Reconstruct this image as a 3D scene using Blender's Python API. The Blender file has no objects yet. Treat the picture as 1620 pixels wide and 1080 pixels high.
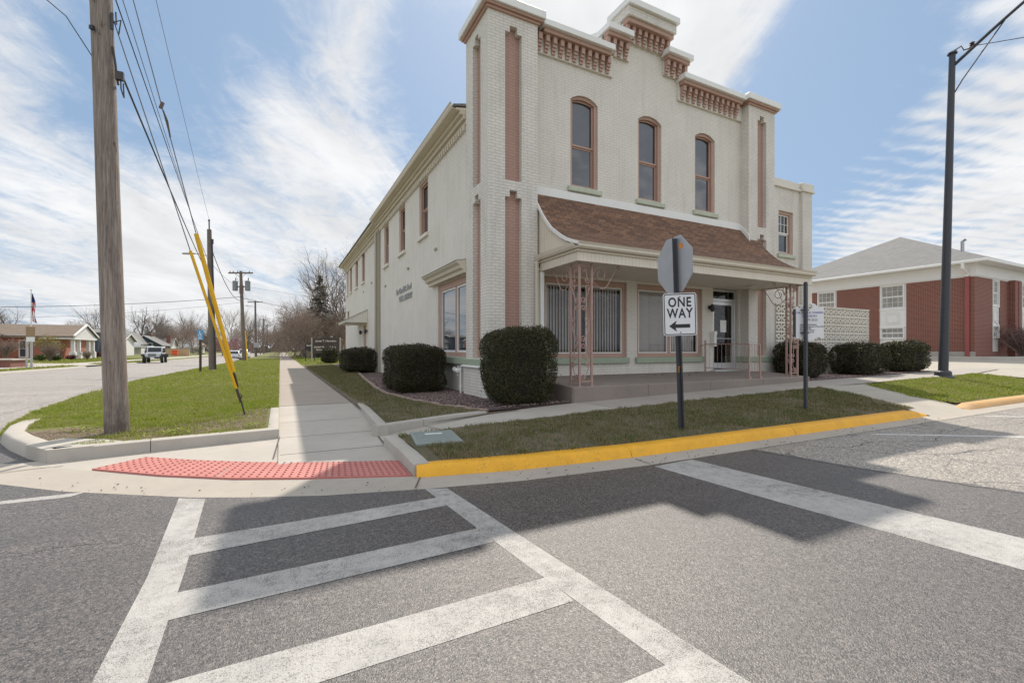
import bpy, bmesh, math, random
import numpy as np
from mathutils import Vector, Matrix
R = math.radians
scene = bpy.context.scene
COL = scene.collection

# ------------------------------------------------------------------ camera, sky, sun, exposure
CAMH = 1.28
cam = bpy.data.cameras.new('Camera'); camo = bpy.data.objects.new('Camera', cam); COL.objects.link(camo)
cam.sensor_width = 36.0; cam.lens = 16.0; cam.shift_y = 12/1620; cam.clip_start = 0.05; cam.clip_end = 5000
camo.location = (0, 0, CAMH); camo.rotation_euler = (R(90), 0, R(-27)); scene.camera = camo

SUN_DIR = Vector((4.2, 6.2, 8.84)).normalized()
SUN_EL = math.asin(SUN_DIR.z); SUN_AZ = math.atan2(SUN_DIR.x, SUN_DIR.y)
sun = bpy.data.lights.new('Sun', 'SUN'); sun.energy = 3.1; sun.angle = R(0.55); sun.color = (1.0, 0.93, 0.83)
suno = bpy.data.objects.new('Sun', sun); COL.objects.link(suno)
suno.rotation_euler = (-SUN_DIR).to_track_quat('-Z', 'Y').to_euler()

world = bpy.data.worlds.new('World'); scene.world = world; world.use_nodes = True
def build_world():
    nt = world.node_tree; nt.nodes.clear(); N = nt.nodes.new; L = nt.links.new
    out = N('ShaderNodeOutputWorld'); bg = N('ShaderNodeBackground'); bg.inputs[1].default_value = 0.15
    sky = N('ShaderNodeTexSky'); sky.sky_type = 'NISHITA'; sky.sun_disc = False
    sky.sun_elevation = SUN_EL; sky.sun_rotation = SUN_AZ; sky.air_density = 1.0; sky.dust_density = 1.4; sky.ozone_density = 1.2
    tc = N('ShaderNodeTexCoord'); sp = N('ShaderNodeSeparateXYZ'); L(tc.outputs['Generated'], sp.inputs[0])
    def math_(op, a, b=None, c=None):
        n = N('ShaderNodeMath'); n.operation = op
        for i, x in enumerate((a, b, c)):
            if x is None: continue
            if isinstance(x, (int, float)): n.inputs[i].default_value = x
            else: L(x, n.inputs[i])
        return n.outputs[0]
    zz = math_('MAXIMUM', sp.outputs[2], 0.0)
    den = math_('ADD', zz, 0.13)
    px = math_('DIVIDE', sp.outputs[0], den); py = math_('DIVIDE', sp.outputs[1], den)
    a = R(24)      # direction the cloud bands run
    al = math_('ADD', math_('MULTIPLY', px, math.sin(a)), math_('MULTIPLY', py, math.cos(a)))
    ac = math_('SUBTRACT', math_('MULTIPLY', px, math.cos(a)), math_('MULTIPLY', py, math.sin(a)))
    def vec(x, y, z):
        n = N('ShaderNodeCombineXYZ')
        for i, q in enumerate((x, y, z)):
            if isinstance(q, (int, float)): n.inputs[i].default_value = q
            else: L(q, n.inputs[i])
        return n.outputs[0]
    def noise(v, scale, detail, rough, dist=0.0):
        n = N('ShaderNodeTexNoise'); L(v, n.inputs['Vector']); n.inputs['Scale'].default_value = scale
        n.inputs['Detail'].default_value = detail; n.inputs['Roughness'].default_value = rough; n.inputs['Distortion'].default_value = dist
        return n.outputs[0]
    big = noise(vec(math_('MULTIPLY', al, 0.45), math_('MULTIPLY', ac, 0.9), 3.7), 0.8, 3, 0.5, 0.3)
    streak = noise(vec(math_('MULTIPLY', al, 0.80), math_('MULTIPLY', ac, 2.0), 11.3), 1.35, 12, 0.64, 1.0)
    fine = noise(vec(math_('MULTIPLY', al, 2.4), math_('MULTIPLY', ac, 2.4), 5.0), 4.2, 9, 0.70, 0.9)
    rip = N('ShaderNodeTexWave'); L(vec(al, ac, 0.0), rip.inputs['Vector']); rip.wave_type = 'BANDS'; rip.bands_direction = 'X'
    rip.inputs['Scale'].default_value = 3.6; rip.inputs['Distortion'].default_value = 4.5; rip.inputs['Detail'].default_value = 3; rip.inputs['Detail Scale'].default_value = 1.6
    right = N('ShaderNodeMapRange'); L(ac, right.inputs[0]); right.inputs[1].default_value = 0.55; right.inputs[2].default_value = 1.5
    ripw = math_('MULTIPLY', math_('MULTIPLY', math_('SUBTRACT', rip.outputs[1], 0.5), right.outputs[0]), 0.13)
    s = math_('ADD', math_('MULTIPLY', big, 0.60), math_('MULTIPLY', streak, 0.70))
    s = math_('ADD', s, math_('MULTIPLY', fine, 0.31)); s = math_('ADD', s, ripw)
    hz = N('ShaderNodeMapRange'); L(sp.outputs[2], hz.inputs[0]); hz.inputs[1].default_value = 0.26; hz.inputs[2].default_value = 0.0
    hz.inputs[3].default_value = 0.0; hz.inputs[4].default_value = 0.13
    s = math_('ADD', s, hz.outputs[0])
    def toward(d, c0, c1, amt):
        dt = N('ShaderNodeVectorMath'); dt.operation = 'DOT_PRODUCT'; L(tc.outputs['Generated'], dt.inputs[0]); dt.inputs[1].default_value = d
        m = N('ShaderNodeMapRange'); m.interpolation_type = 'SMOOTHSTEP'; L(dt.outputs['Value'], m.inputs[0]); m.inputs[1].default_value = c0; m.inputs[2].default_value = c1; m.inputs[3].default_value = 0; m.inputs[4].default_value = amt
        return m.outputs[0]
    # where the big clear patches and cloud banks lie (azimuth clockwise from +Y, elevation, radius, amount)
    for az, el, rad, amt in SKY_BANKS:
        d = Vector((math.sin(R(az))*math.cos(R(el)), math.cos(R(az))*math.cos(R(el)), math.sin(R(el))))
        s = math_('ADD', s, toward(d, math.cos(R(rad)), math.cos(R(rad*.25)), amt))
    mr = N('ShaderNodeMapRange'); mr.interpolation_type = 'SMOOTHSTEP'; L(s, mr.inputs[0]); mr.inputs[1].default_value = 0.67; mr.inputs[2].default_value = 1.06
    up = N('ShaderNodeMapRange'); L(sp.outputs[2], up.inputs[0]); up.inputs[1].default_value = -0.02; up.inputs[2].default_value = 0.02
    mask = math_('MULTIPLY', math_('MULTIPLY', mr.outputs[0], 0.97), up.outputs[0])
    shade = N('ShaderNodeMapRange'); L(noise(vec(math_('MULTIPLY', al, 0.6), ac, 20.0), 2.3, 5, 0.6, 0.4), shade.inputs[0])
    shade.inputs[1].default_value = 0.35; shade.inputs[2].default_value = 0.65; shade.inputs[3].default_value = 0.88; shade.inputs[4].default_value = 1.08
    # unseen sky overhead and behind the view, brightened as added fill light
    over = N('ShaderNodeMapRange'); over.interpolation_type = 'SMOOTHSTEP'; L(sp.outputs[2], over.inputs[0]); over.inputs[1].default_value = 0.66; over.inputs[2].default_value = 0.92; over.inputs[4].default_value = OVERHEAD_FILL
    back = toward(Vector((-math.sin(R(27)), -math.cos(R(27)), 0.25)).normalized(), -0.45, 0.55, BEHIND_FILL)
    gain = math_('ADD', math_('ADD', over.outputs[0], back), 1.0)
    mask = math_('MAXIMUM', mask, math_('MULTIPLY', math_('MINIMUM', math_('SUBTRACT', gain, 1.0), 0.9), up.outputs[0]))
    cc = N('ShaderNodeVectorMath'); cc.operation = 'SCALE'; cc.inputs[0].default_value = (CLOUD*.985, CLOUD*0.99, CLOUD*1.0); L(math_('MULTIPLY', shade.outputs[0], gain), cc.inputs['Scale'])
    # thin high veil over the clear sky
    lift = N('ShaderNodeMix'); lift.data_type = 'RGBA'; lift.inputs[0].default_value = VEIL
    L(sky.outputs[0], lift.inputs[6]); lift.inputs[7].default_value = (CLOUD*0.295, CLOUD*0.44, CLOUD*0.64, 1)
    mx = N('ShaderNodeMix'); mx.data_type = 'RGBA'; L(mask, mx.inputs[0]); L(lift.outputs[2], mx.inputs[6]); L(cc.outputs[0], mx.inputs[7])
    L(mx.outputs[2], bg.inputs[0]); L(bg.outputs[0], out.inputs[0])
CLOUD = 4.0; VEIL = 0.86; OVERHEAD_FILL = 0.25; BEHIND_FILL = 0.55
SKY_BANKS = [(63.5, 25, 15, -.36), (56, 13, 9, -.10), (47, 34, 13, .40), (70, 13, 12, .20), (76, 26, 12, .22), (68, 3, 8, .10), (2, 9, 20, .16), (-14, 9, 12, .12), (18, 31, 9, -.20), (14, 20, 10, -.06), (6, 25, 9, .10), (-12, 24, 10, -.14), (-20, 32, 10, .02), (-2, 34, 9, -.06), (-24, 20, 8, .10), (34, 40, 10, .2)]
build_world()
scene.view_settings.view_transform = 'Standard'; scene.view_settings.look = 'None'
scene.view_settings.exposure = 0.61; scene.view_settings.gamma = 1.0
scene.view_settings.use_curve_mapping = False
scene.cycles.max_bounces = 8

# ------------------------------------------------------------------ helpers
def root_offset(p):
    o = Vector((0, 0, 0))
    while p is not None:
        o = o + p.location; p = p.parent
    return o
def thing(name, label, cat, loc=(0, 0, 0), group=None):
    o = bpy.data.objects.new(name, None); COL.objects.link(o); o.location = loc
    o.empty_display_size = 0.2
    o['label'] = label; o['category'] = cat
    if group: o['group'] = group
    return o
def tag(o, label, cat, group=None, kind=None):
    o['label'] = label; o['category'] = cat
    if group: o['group'] = group
    if kind: o['kind'] = kind
    return o
def struct(o):
    o['kind'] = 'structure'; return o
def dup(root, loc, rotz=0.0, scale=(1, 1, 1), label=None, group=None):
    def cp(o, parent):
        c = o.copy(); COL.objects.link(c); c.parent = parent
        for ch in list(o.children): cp(ch, c)
        return c
    kids = list(root.children)
    r = root.copy(); COL.objects.link(r)
    for ch in kids: cp(ch, r)
    r.location = loc; r.rotation_euler = (0, 0, rotz); r.scale = scale
    if label: r['label'] = label
    if group: r['group'] = group
    return r

class MB:
    def __init__(s): s.v = []; s.f = []
    def add(s, vs, fs):
        n = len(s.v); s.v.extend([tuple(p) for p in vs]); s.f.extend([tuple(i + n for i in f) for f in fs]); return s
    def box(s, x0, x1, y0, y1, z0, z1):
        x0, x1 = min(x0, x1), max(x0, x1); y0, y1 = min(y0, y1), max(y0, y1); z0, z1 = min(z0, z1), max(z0, z1)
        return s.add([(x0,y0,z0),(x1,y0,z0),(x1,y1,z0),(x0,y1,z0),(x0,y0,z1),(x1,y0,z1),(x1,y1,z1),(x0,y1,z1)],
                     [(0,3,2,1),(4,5,6,7),(0,1,5,4),(1,2,6,5),(2,3,7,6),(3,0,4,7)])
    def obox(s, M, sx, sy, sz):
        vs = [M @ Vector((a*sx/2, b*sy/2, c*sz/2)) for c in (-1, 1) for a, b in ((-1,-1),(1,-1),(1,1),(-1,1))]
        return s.add(vs, [(0,3,2,1),(4,5,6,7),(0,1,5,4),(1,2,6,5),(2,3,7,6),(3,0,4,7)])
    def prism(s, poly, fn, a, b):
        """poly: 2D outline (u,v); fn(u,v,t)->xyz; extruded from t=a to t=b"""
        n = len(poly)
        vs = [fn(u, v, a) for u, v in poly] + [fn(u, v, b) for u, v in poly]
        fs = [tuple(range(n))[::-1], tuple(range(n, 2*n))] + [(i, (i+1) % n, n + (i+1) % n, n + i) for i in range(n)]
        return s.add(vs, fs)
    def tube(s, pts, r, n=6, cap=True, closed=False):
        pts = [Vector(p) for p in pts]; m = len(pts)
        rs = r if isinstance(r, (list, tuple)) else [r]*m
        vs = []; up = None
        for i, p in enumerate(pts):
            if closed: t = pts[(i+1) % m] - pts[i-1]
            else: t = pts[min(i+1, m-1)] - pts[max(i-1, 0)]
            if t.length < 1e-9: t = Vector((0, 0, 1))
            t.normalize()
            if up is None:
                up = Vector((0, 0, 1)) if abs(t.z) < 0.9 else Vector((1, 0, 0))
            a = t.cross(up)
            if a.length < 1e-6: a = t.orthogonal()
            a.normalize(); b = a.cross(t).normalized(); up = b
            for k in range(n):
                ang = 2*math.pi*k/n
                vs.append(p + a*(math.cos(ang)*rs[i]) + b*(math.sin(ang)*rs[i]))
        fs = []
        for i in range(m if closed else m-1):
            j = (i+1) % m
            for k in range(n):
                k2 = (k+1) % n
                fs.append((i*n+k, i*n+k2, j*n+k2, j*n+k))
        if cap and not closed:
            fs.append(tuple(range(n))[::-1]); fs.append(tuple((m-1)*n+k for k in range(n)))
        return s.add(vs, fs)
    def lathe(s, prof, c=(0, 0, 0), n=16, axis='z'):
        vs = []
        for r, h in prof:
            for k in range(n):
                a = 2*math.pi*k/n; x, y = r*math.cos(a), r*math.sin(a)
                p = (x, y, h) if axis == 'z' else ((h, x, y) if axis == 'x' else (y, h, x))
                vs.append((p[0]+c[0], p[1]+c[1], p[2]+c[2]))
        fs = [(i*n+k, i*n+(k+1) % n, (i+1)*n+(k+1) % n, (i+1)*n+k) for i in range(len(prof)-1) for k in range(n)]
        fs.append(tuple(range(n))[::-1]); fs.append(tuple((len(prof)-1)*n+k for k in range(n)))
        return s.add(vs, fs)
    def wall(s, fn, u0, u1, v0, v1, holes, depth):
        """front sheet at t=0 with rectangular holes whose reveals run back to t=depth; fn(u,v,t)"""
        us = sorted({u0, u1, *[h[0] for h in holes], *[h[1] for h in holes]}); vs_ = sorted({v0, v1, *[h[2] for h in holes], *[h[3] for h in holes]})
        us = [u for u in us if u0 <= u <= u1]; vs_ = [v for v in vs_ if v0 <= v <= v1]
        inh = lambda a, b: any(h[0] <= a <= h[1] and h[2] <= b <= h[3] for h in holes)
        for i in range(len(us)-1):
            for j in range(len(vs_)-1):
                if inh((us[i]+us[i+1])/2, (vs_[j]+vs_[j+1])/2): continue
                s.add([fn(us[i],vs_[j],0),fn(us[i+1],vs_[j],0),fn(us[i+1],vs_[j+1],0),fn(us[i],vs_[j+1],0)], [(0,1,2,3)])
        for a, b, c, d in holes:
            for (p, q) in (((a,c),(b,c)),((b,c),(b,d)),((b,d),(a,d)),((a,d),(a,c))):
                s.add([fn(*p,0),fn(*q,0),fn(*q,depth),fn(*p,depth)], [(0,1,2,3)])
        return s
    def build(s, name, mat, parent=None, smooth=False, bevel=0.0, flip=True, local=False, seg=1):
        me = bpy.data.meshes.new(name)
        off = Vector((0, 0, 0)) if local else root_offset(parent)
        me.from_pydata([(p[0]-off.x, p[1]-off.y, p[2]-off.z) for p in s.v], [], s.f)
        me.update()
        if flip:
            bm = bmesh.new(); bm.from_mesh(me); bmesh.ops.recalc_face_normals(bm, faces=bm.faces); bm.to_mesh(me); bm.free()
        if smooth:
            me.polygons.foreach_set('use_smooth', [True]*len(me.polygons)); me.set_sharp_from_angle(angle=R(40))
        o = bpy.data.objects.new(name, me); COL.objects.link(o)
        if mat: me.materials.append(mat)
        o.parent = parent
        if bevel:
            b = o.modifiers.new('Bevel', 'BEVEL'); b.width = bevel; b.segments = seg; b.limit_method = 'ANGLE'; b.angle_limit = R(35)
        return o
def np_mesh(name, verts, faces, mat, parent=None, attr=None):
    """verts (n,3) array; faces (m,k) array"""
    me = bpy.data.meshes.new(name); n = len(verts); m, k = faces.shape
    me.vertices.add(n); me.vertices.foreach_set('co', np.asarray(verts, np.float32).ravel())
    me.loops.add(m*k); me.loops.foreach_set('vertex_index', np.asarray(faces, np.int32).ravel())
    me.polygons.add(m); me.polygons.foreach_set('loop_start', np.arange(0, m*k, k, dtype=np.int32))
    me.update(calc_edges=True)
    if attr is not None:
        at = me.attributes.new('rnd', 'FLOAT', 'POINT'); at.data.foreach_set('value', np.asarray(attr, np.float32))
    me.materials.append(mat)
    o = bpy.data.objects.new(name, me); COL.objects.link(o); o.parent = parent
    return o
def fY(Y):  # front facing (-Y) wall: u=x, v=z, t into building
    return lambda u, v, t: (u, Y + t, v)
def fX(X):  # left facing (-X) wall: u=y, v=z, t into building
    return lambda u, v, t: (X + t, u, v)
def text_mb(mb, s, size, M, align='CENTER', extr=0.004, bold=0.0, sx=1.0, spacing=1.0):
    cu = bpy.data.curves.new('lettering', 'FONT'); cu.body = s; cu.size = size; cu.align_x = align; cu.extrude = extr; cu.offset = bold
    cu.space_character = spacing; cu.resolution_u = 3
    o = bpy.data.objects.new('lettering', cu); COL.objects.link(o)
    dg = bpy.context.evaluated_depsgraph_get(); me = bpy.data.meshes.new_from_object(o.evaluated_get(dg))
    mb.add([M @ Vector((v.co.x*sx, v.co.y, v.co.z)) for v in me.vertices], [tuple(p.vertices) for p in me.polygons])
    bpy.data.objects.remove(o); bpy.data.curves.remove(cu); bpy.data.meshes.remove(me)
def frame_M(o, ex, ey):
    ex = Vector(ex).normalized(); ey = Vector(ey).normalized(); ez = ex.cross(ey)
    return Matrix(((ex.x, ey.x, ez.x, o[0]), (ex.y, ey.y, ez.y, o[1]), (ex.z, ey.z, ez.z, o[2]), (0, 0, 0, 1)))

# ------------------------------------------------------------------ materials
class NT:
    def __init__(s, name):
        s.m = bpy.data.materials.new(name); s.m.use_nodes = True; s.t = s.m.node_tree
        s.b = s.t.nodes['Principled BSDF']; s.o = s.t.nodes['Material Output']
        s.co = None
    def N(s, k): return s.t.nodes.new(k)
    def L(s, a, b): s.t.links.new(a, b)
    def coord(s):
        if s.co is None: s.co = s.N('ShaderNodeNewGeometry').outputs['Position']
        return s.co
    def sep(s):
        n = s.N('ShaderNodeSeparateXYZ'); s.L(s.coord(), n.inputs[0]); return n.outputs
    def math(s, op, a, b=None, c=None):
        n = s.N('ShaderNodeMath'); n.operation = op
        for i, x in enumerate((a, b, c)):
            if x is None: continue
            if isinstance(x, (int, float)): n.inputs[i].default_value = x
            else: s.L(x, n.inputs[i])
        return n.outputs[0]
    def vec(s, x, y, z):
        n = s.N('ShaderNodeCombineXYZ')
        for i, q in enumerate((x, y, z)):
            if isinstance(q, (int, float)): n.inputs[i].default_value = q
            else: s.L(q, n.inputs[i])
        return n.outputs[0]
    def noise(s, scale, detail=4, rough=0.55, v=None, dist=0.0):
        n = s.N('ShaderNodeTexNoise'); s.L(v if v is not None else s.coord(), n.inputs['Vector'])
        n.inputs['Scale'].default_value = scale; n.inputs['Detail'].default_value = detail; n.inputs['Roughness'].default_value = rough; n.inputs['Distortion'].default_value = dist
        return n.outputs[0]
    def ramp(s, f, a, b, lo=0.0, hi=1.0):
        n = s.N('ShaderNodeMapRange'); s.L(f, n.inputs[0]); n.inputs[1].default_value = a; n.inputs[2].default_value = b
        n.inputs[3].default_value = lo; n.inputs[4].default_value = hi; return n.outputs[0]
    def mix(s, f, a, b, mode='MIX'):
        n = s.N('ShaderNodeMix'); n.data_type = 'RGBA'; n.blend_type = mode
        for i, x in ((0, f), (6, a), (7, b)):
            if isinstance(x, (int, float)): n.inputs[i].default_value = x
            elif isinstance(x, tuple): n.inputs[i].default_value = (*x[:3], 1)
            else: s.L(x, n.inputs[i])
        return n.outputs[2]
    def bump(s, h, strength=0.3, dist=0.01):
        n = s.N('ShaderNodeBump'); n.inputs['Strength'].default_value = strength; n.inputs['Distance'].default_value = dist
        s.L(h, n.inputs['Height']); s.L(n.outputs[0], s.b.inputs['Normal'])
    def col(s, c):
        if isinstance(c, tuple): s.b.inputs['Base Color'].default_value = (*c[:3], 1)
        else: s.L(c, s.b.inputs['Base Color'])
    def rough(s, r):
        if isinstance(r, (int, float)): s.b.inputs['Roughness'].default_value = r
        else: s.L(r, s.b.inputs['Roughness'])
def mul(c, k): return tuple(x*k for x in c)
def plain(name, c, rough=0.6, var=0.15, scale=3.0, fine=40.0, bump=0.0, metal=0.0, bdist=0.004, spec=None):
    t = NT(name); a = t.noise(scale, 5, 0.6); b = t.noise(fine, 3, 0.6)
    f = t.math('ADD', t.math('MULTIPLY', a, 0.6), t.math('MULTIPLY', b, 0.4))
    t.col(t.mix(t.ramp(f, 0.3, 0.7), mul(c, 1-var), mul(c, 1+var))); t.rough(rough); t.b.inputs['Metallic'].default_value = metal
    if bump: t.bump(b, bump, bdist)
    if spec is not None: t.b.inputs['Specular IOR Level'].default_value = spec
    return t.m
def brickmat(name, c1, c2, mortar, bw=0.203, rh=0.0677, ms=0.010, bump=0.5, rough=0.75, dirt=0.1, mortar_f=1.0):
    t = NT(name); s = t.sep(); u = t.math('ADD', s[0], s[1])
    n = t.N('ShaderNodeTexBrick'); t.L(t.vec(u, s[2], 0.0), n.inputs['Vector']); n.inputs['Scale'].default_value = 1.0
    n.inputs['Brick Width'].default_value = bw; n.inputs['Row Height'].default_value = rh; n.inputs['Mortar Size'].default_value = ms
    n.inputs['Mortar Smooth'].default_value = 0.25; n.inputs['Bias'].default_value = 0.0
    n.inputs['Color1'].default_value = (*c1, 1); n.inputs['Color2'].default_value = (*c2, 1); n.inputs['Mortar'].default_value = (*mortar, 1)
    d = t.noise(1.3, 6, 0.65); e = t.noise(22, 4, 0.6)
    c = t.mix(t.ramp(d, 0.35, 0.75, 0.0, dirt*2.2), n.outputs[0], mul(mortar, 0.72))
    c = t.mix(t.ramp(e, 0.45, 0.8, 0.0, dirt*1.5), c, mul(c1, 1.12))
    st = t.noise(2.6, 6, .65, t.vec(t.math('MULTIPLY', u, 2.2), t.math('MULTIPLY', s[2], .22), 3.0)); c = t.mix(t.ramp(st, .52, .74, 0, dirt*2.4), c, mul(mortar, .62))
    pe = t.noise(7, 6, .75); c = t.mix(t.ramp(pe, .66, .72, 0, dirt*2.5), c, mul(mortar, .5))
    t.col(c); t.rough(rough)
    h = t.math('ADD', t.math('MULTIPLY', n.outputs[1], -1.0), t.math('MULTIPLY', e, 0.55)); t.bump(h, bump, 0.012)
    return t.m
M = {}
M['cream_brick'] = brickmat('cream_painted_brick', (.75,.705,.64), (.715,.675,.615), (.57,.525,.465), bump=0.52, dirt=0.15)
M['cream_wall'] = brickmat('cream_painted_smooth_brick', (.75,.71,.645), (.73,.69,.625), (.635,.585,.515), bump=0.45, dirt=0.12)
M['pink_brick'] = brickmat('terracotta_painted_brick', (.455,.29,.235), (.43,.275,.22), (.36,.22,.175), bump=0.35, dirt=0.06)
M['red_brick'] = brickmat('red_brick', (.20,.038,.027), (.135,.028,.022), (.33,.21,.155), ms=0.011, bump=0.4, dirt=0.08)
M['orange_brick'] = brickmat('orange_brick', (.50,.145,.085), (.43,.125,.075), (.42,.22,.16), bump=0.3)
M['pink'] = plain('terracotta_paint', (.45,.285,.225), 0.55, 0.08)
M['post_pink'] = plain('faded_pink_iron_paint', (.42,.265,.225), 0.5, 0.12, 6, 60)
M['green'] = plain('sage_green_paint', (.34,.39,.29), 0.6, 0.12, 5, 50)
M['pale_sill'] = plain('pale_sage_sill_paint', (.47,.50,.39), 0.6, 0.15, 5, 50)
M['beige'] = plain('beige_trim_paint', (.63,.565,.46), 0.5, 0.06)
M['white'] = plain('white_trim_paint', (.78,.77,.74), 0.5, 0.05)
M['cream'] = plain('cream_paint', (.69,.64,.56), 0.6, 0.06)
M['taupe'] = plain('taupe_metal_paint', (.36,.32,.25), 0.5, 0.06)
M['metal'] = plain('galvanised_metal', (.42,.42,.43), 0.42, 0.10, 4, 60, metal=0.6)
M['alum'] = plain('aluminium', (.62,.62,.63), 0.35, 0.05, metal=0.7)
M['dark_steel'] = plain('dark_grey_painted_steel', (.038,.040,.050), 0.45, 0.12, 4, 60)
M['black'] = plain('black_paint', (.018,.018,.02), 0.5, 0.1)
M['rubber'] = plain('tyre_rubber', (.025,.025,.026), 0.8, 0.15)
M['sign_white'] = plain('white_sign_face', (.72,.72,.73), 0.4, 0.03)
M['brown_sign'] = plain('dark_brown_sign_board', (.050,.035,.030), 0.55, 0.15)
M['navy'] = plain('navy_siding', (.035,.05,.072), 0.6, 0.1)
M['far_white'] = plain('white_house_siding', (.74,.73,.71), 0.6, 0.04)
M['tan'] = plain('tan_siding', (.48,.34,.19), 0.7, 0.06)
M['yellow_plastic'] = plain('yellow_plastic_guard', (.80,.46,.015), 0.4, 0.07, 3, 30)
M['curtain'] = plain('ivory_vertical_blind', (.50,.48,.45), 0.8, 0.06)
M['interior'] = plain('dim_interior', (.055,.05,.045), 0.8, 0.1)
M['orange_plastic'] = plain('orange_plastic', (.75,.10,.025), 0.5, 0.05)
M['lamp_glass'] = plain('frosted_lens', (.6,.6,.58), 0.3, 0.02)
M['blue_sign'] = plain('blue_sign_face', (.10,.30,.55), 0.4, 0.03)
M['red_lens'] = plain('red_lamp_lens', (.45,.02,.015), 0.25, 0.03)
M['silver_paint'] = plain('silver_car_paint', (.50,.52,.55), 0.28, 0.03, metal=0.3)
M['white_paint'] = plain('white_car_paint', (.72,.73,.74), 0.22, 0.02)
M['car_glass'] = plain('tinted_car_glass', (.02,.025,.03), 0.05, 0.1)
M['curtain_glass'] = plain('curtained_window_glass', (.30,.285,.265), 0.06, 0.35, 2.5)
M['far_glass'] = plain('far_window_glass', (.06,.075,.09), 0.08, 0.2, 1.5)

def glass_dark():
    t = NT('window_glass_dark_room'); n = t.noise(0.9, 3, 0.5)
    t.col(t.mix(t.ramp(n, 0.3, 0.7), (.035,.038,.045), (.075,.08,.09))); t.rough(0.02); t.b.inputs['IOR'].default_value = 1.85
    b = t.noise(0.8, 1, 0.5); t.bump(b, 0.05, 0.05); return t.m
M['glass_dark'] = glass_dark()
M['glass_reflect'] = M['glass_dark'].copy(); M['glass_reflect'].name = 'window_glass_strong_reflection'; M['glass_reflect'].node_tree.nodes['Principled BSDF'].inputs['IOR'].default_value = 3.0  # same dark glass, refractive index raised so the pane mirrors more sky
def glass_clear():
    t = NT('shop_window_glass'); tr = t.N('ShaderNodeBsdfTransparent'); tr.inputs[0].default_value = (.93,.92,.92,1)
    gl = t.N('ShaderNodeBsdfGlossy'); gl.inputs[1].default_value = 0.01
    fr = t.N('ShaderNodeFresnel'); fr.inputs[0].default_value = 1.55
    ge = t.N('ShaderNodeNewGeometry'); mx = t.N('ShaderNodeMixShader'); t.L(t.math('MULTIPLY', fr.outputs[0], t.math('SUBTRACT', 1.0, ge.outputs['Backfacing'])), mx.inputs[0]); t.L(tr.outputs[0], mx.inputs[1]); t.L(gl.outputs[0], mx.inputs[2]); t.L(mx.outputs[0], t.o.inputs[0])
    return t.m
M['glass_clear'] = glass_clear()

def shingles(name, c1, c2, gap, kx=1.0):
    t = NT(name); s = t.sep()
    v = t.math('ADD', s[2], s[1]) if kx else s[2]
    u = s[0] if kx else t.math('ADD', s[0], s[1])
    if not kx: v = t.math('MULTIPLY', s[2], 1.8)
    n = t.N('ShaderNodeTexBrick'); t.L(t.vec(u, v, 0.0), n.inputs['Vector']); n.inputs['Scale'].default_value = 1.0
    n.inputs['Brick Width'].default_value = 0.24; n.inputs['Row Height'].default_value = 0.125; n.inputs['Mortar Size'].default_value = 0.010
    n.inputs['Color1'].default_value = (*c1, 1); n.inputs['Color2'].default_value = (*c2, 1); n.inputs['Mortar'].default_value = (*gap, 1); n.offset = 0.37
    e = t.noise(90, 3, 0.6); d = t.noise(1.2, 4, 0.6)
    c = t.mix(t.ramp(e, 0.3, 0.7, 0, 0.45), n.outputs[0], mul(c1, 0.55)); c = t.mix(t.ramp(d, 0.4, 0.7, 0, 0.3), c, mul(c2, 1.2))
    t.col(c); t.rough(0.9); t.bump(t.math('ADD', t.math('MULTIPLY', n.outputs[1], -1), t.math('MULTIPLY', e, 0.4)), 0.7, 0.012); return t.m
M['brown_shingle'] = shingles('brown_shingles', (.29,.155,.092), (.12,.066,.044), (.04,.022,.016))
M['grey_shingle'] = shingles('grey_shingles', (.26,.25,.24), (.19,.185,.18), (.10,.10,.10), 0)
M['tan_shingle'] = shingles('tan_brown_shingles', (.25,.19,.14), (.19,.145,.11), (.10,.08,.06), 0)

def siding(name, c, period, width=0.06, axis='u'):
    t = NT(name); s = t.sep(); u = t.math('ADD', s[0], s[1]) if axis == 'u' else s[2]
    m = t.math('FRACT', t.math('DIVIDE', u, period)); g = t.math('LESS_THAN', m, width)
    t.col(t.mix(g, t.mix(t.ramp(t.noise(3, 4), .3, .7), mul(c, .95), mul(c, 1.05)), mul(c, .62))); t.rough(0.55)
    t.bump(t.math('SUBTRACT', 1.0, g), 0.5, 0.008); return t.m
M['cream_vsiding'] = siding('cream_vertical_siding', (.70,.63,.53), 0.10)
M['white_vsiding'] = siding('white_vertical_siding', (.74,.70,.62), 0.13, 0.05)
M['white_hsiding'] = siding('white_clapboard', (.72,.71,.69), 0.14, 0.14, 'v')
M['navy_hsiding'] = siding('navy_clapboard', (.042,.062,.085), 0.14, 0.14, 'v')

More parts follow.
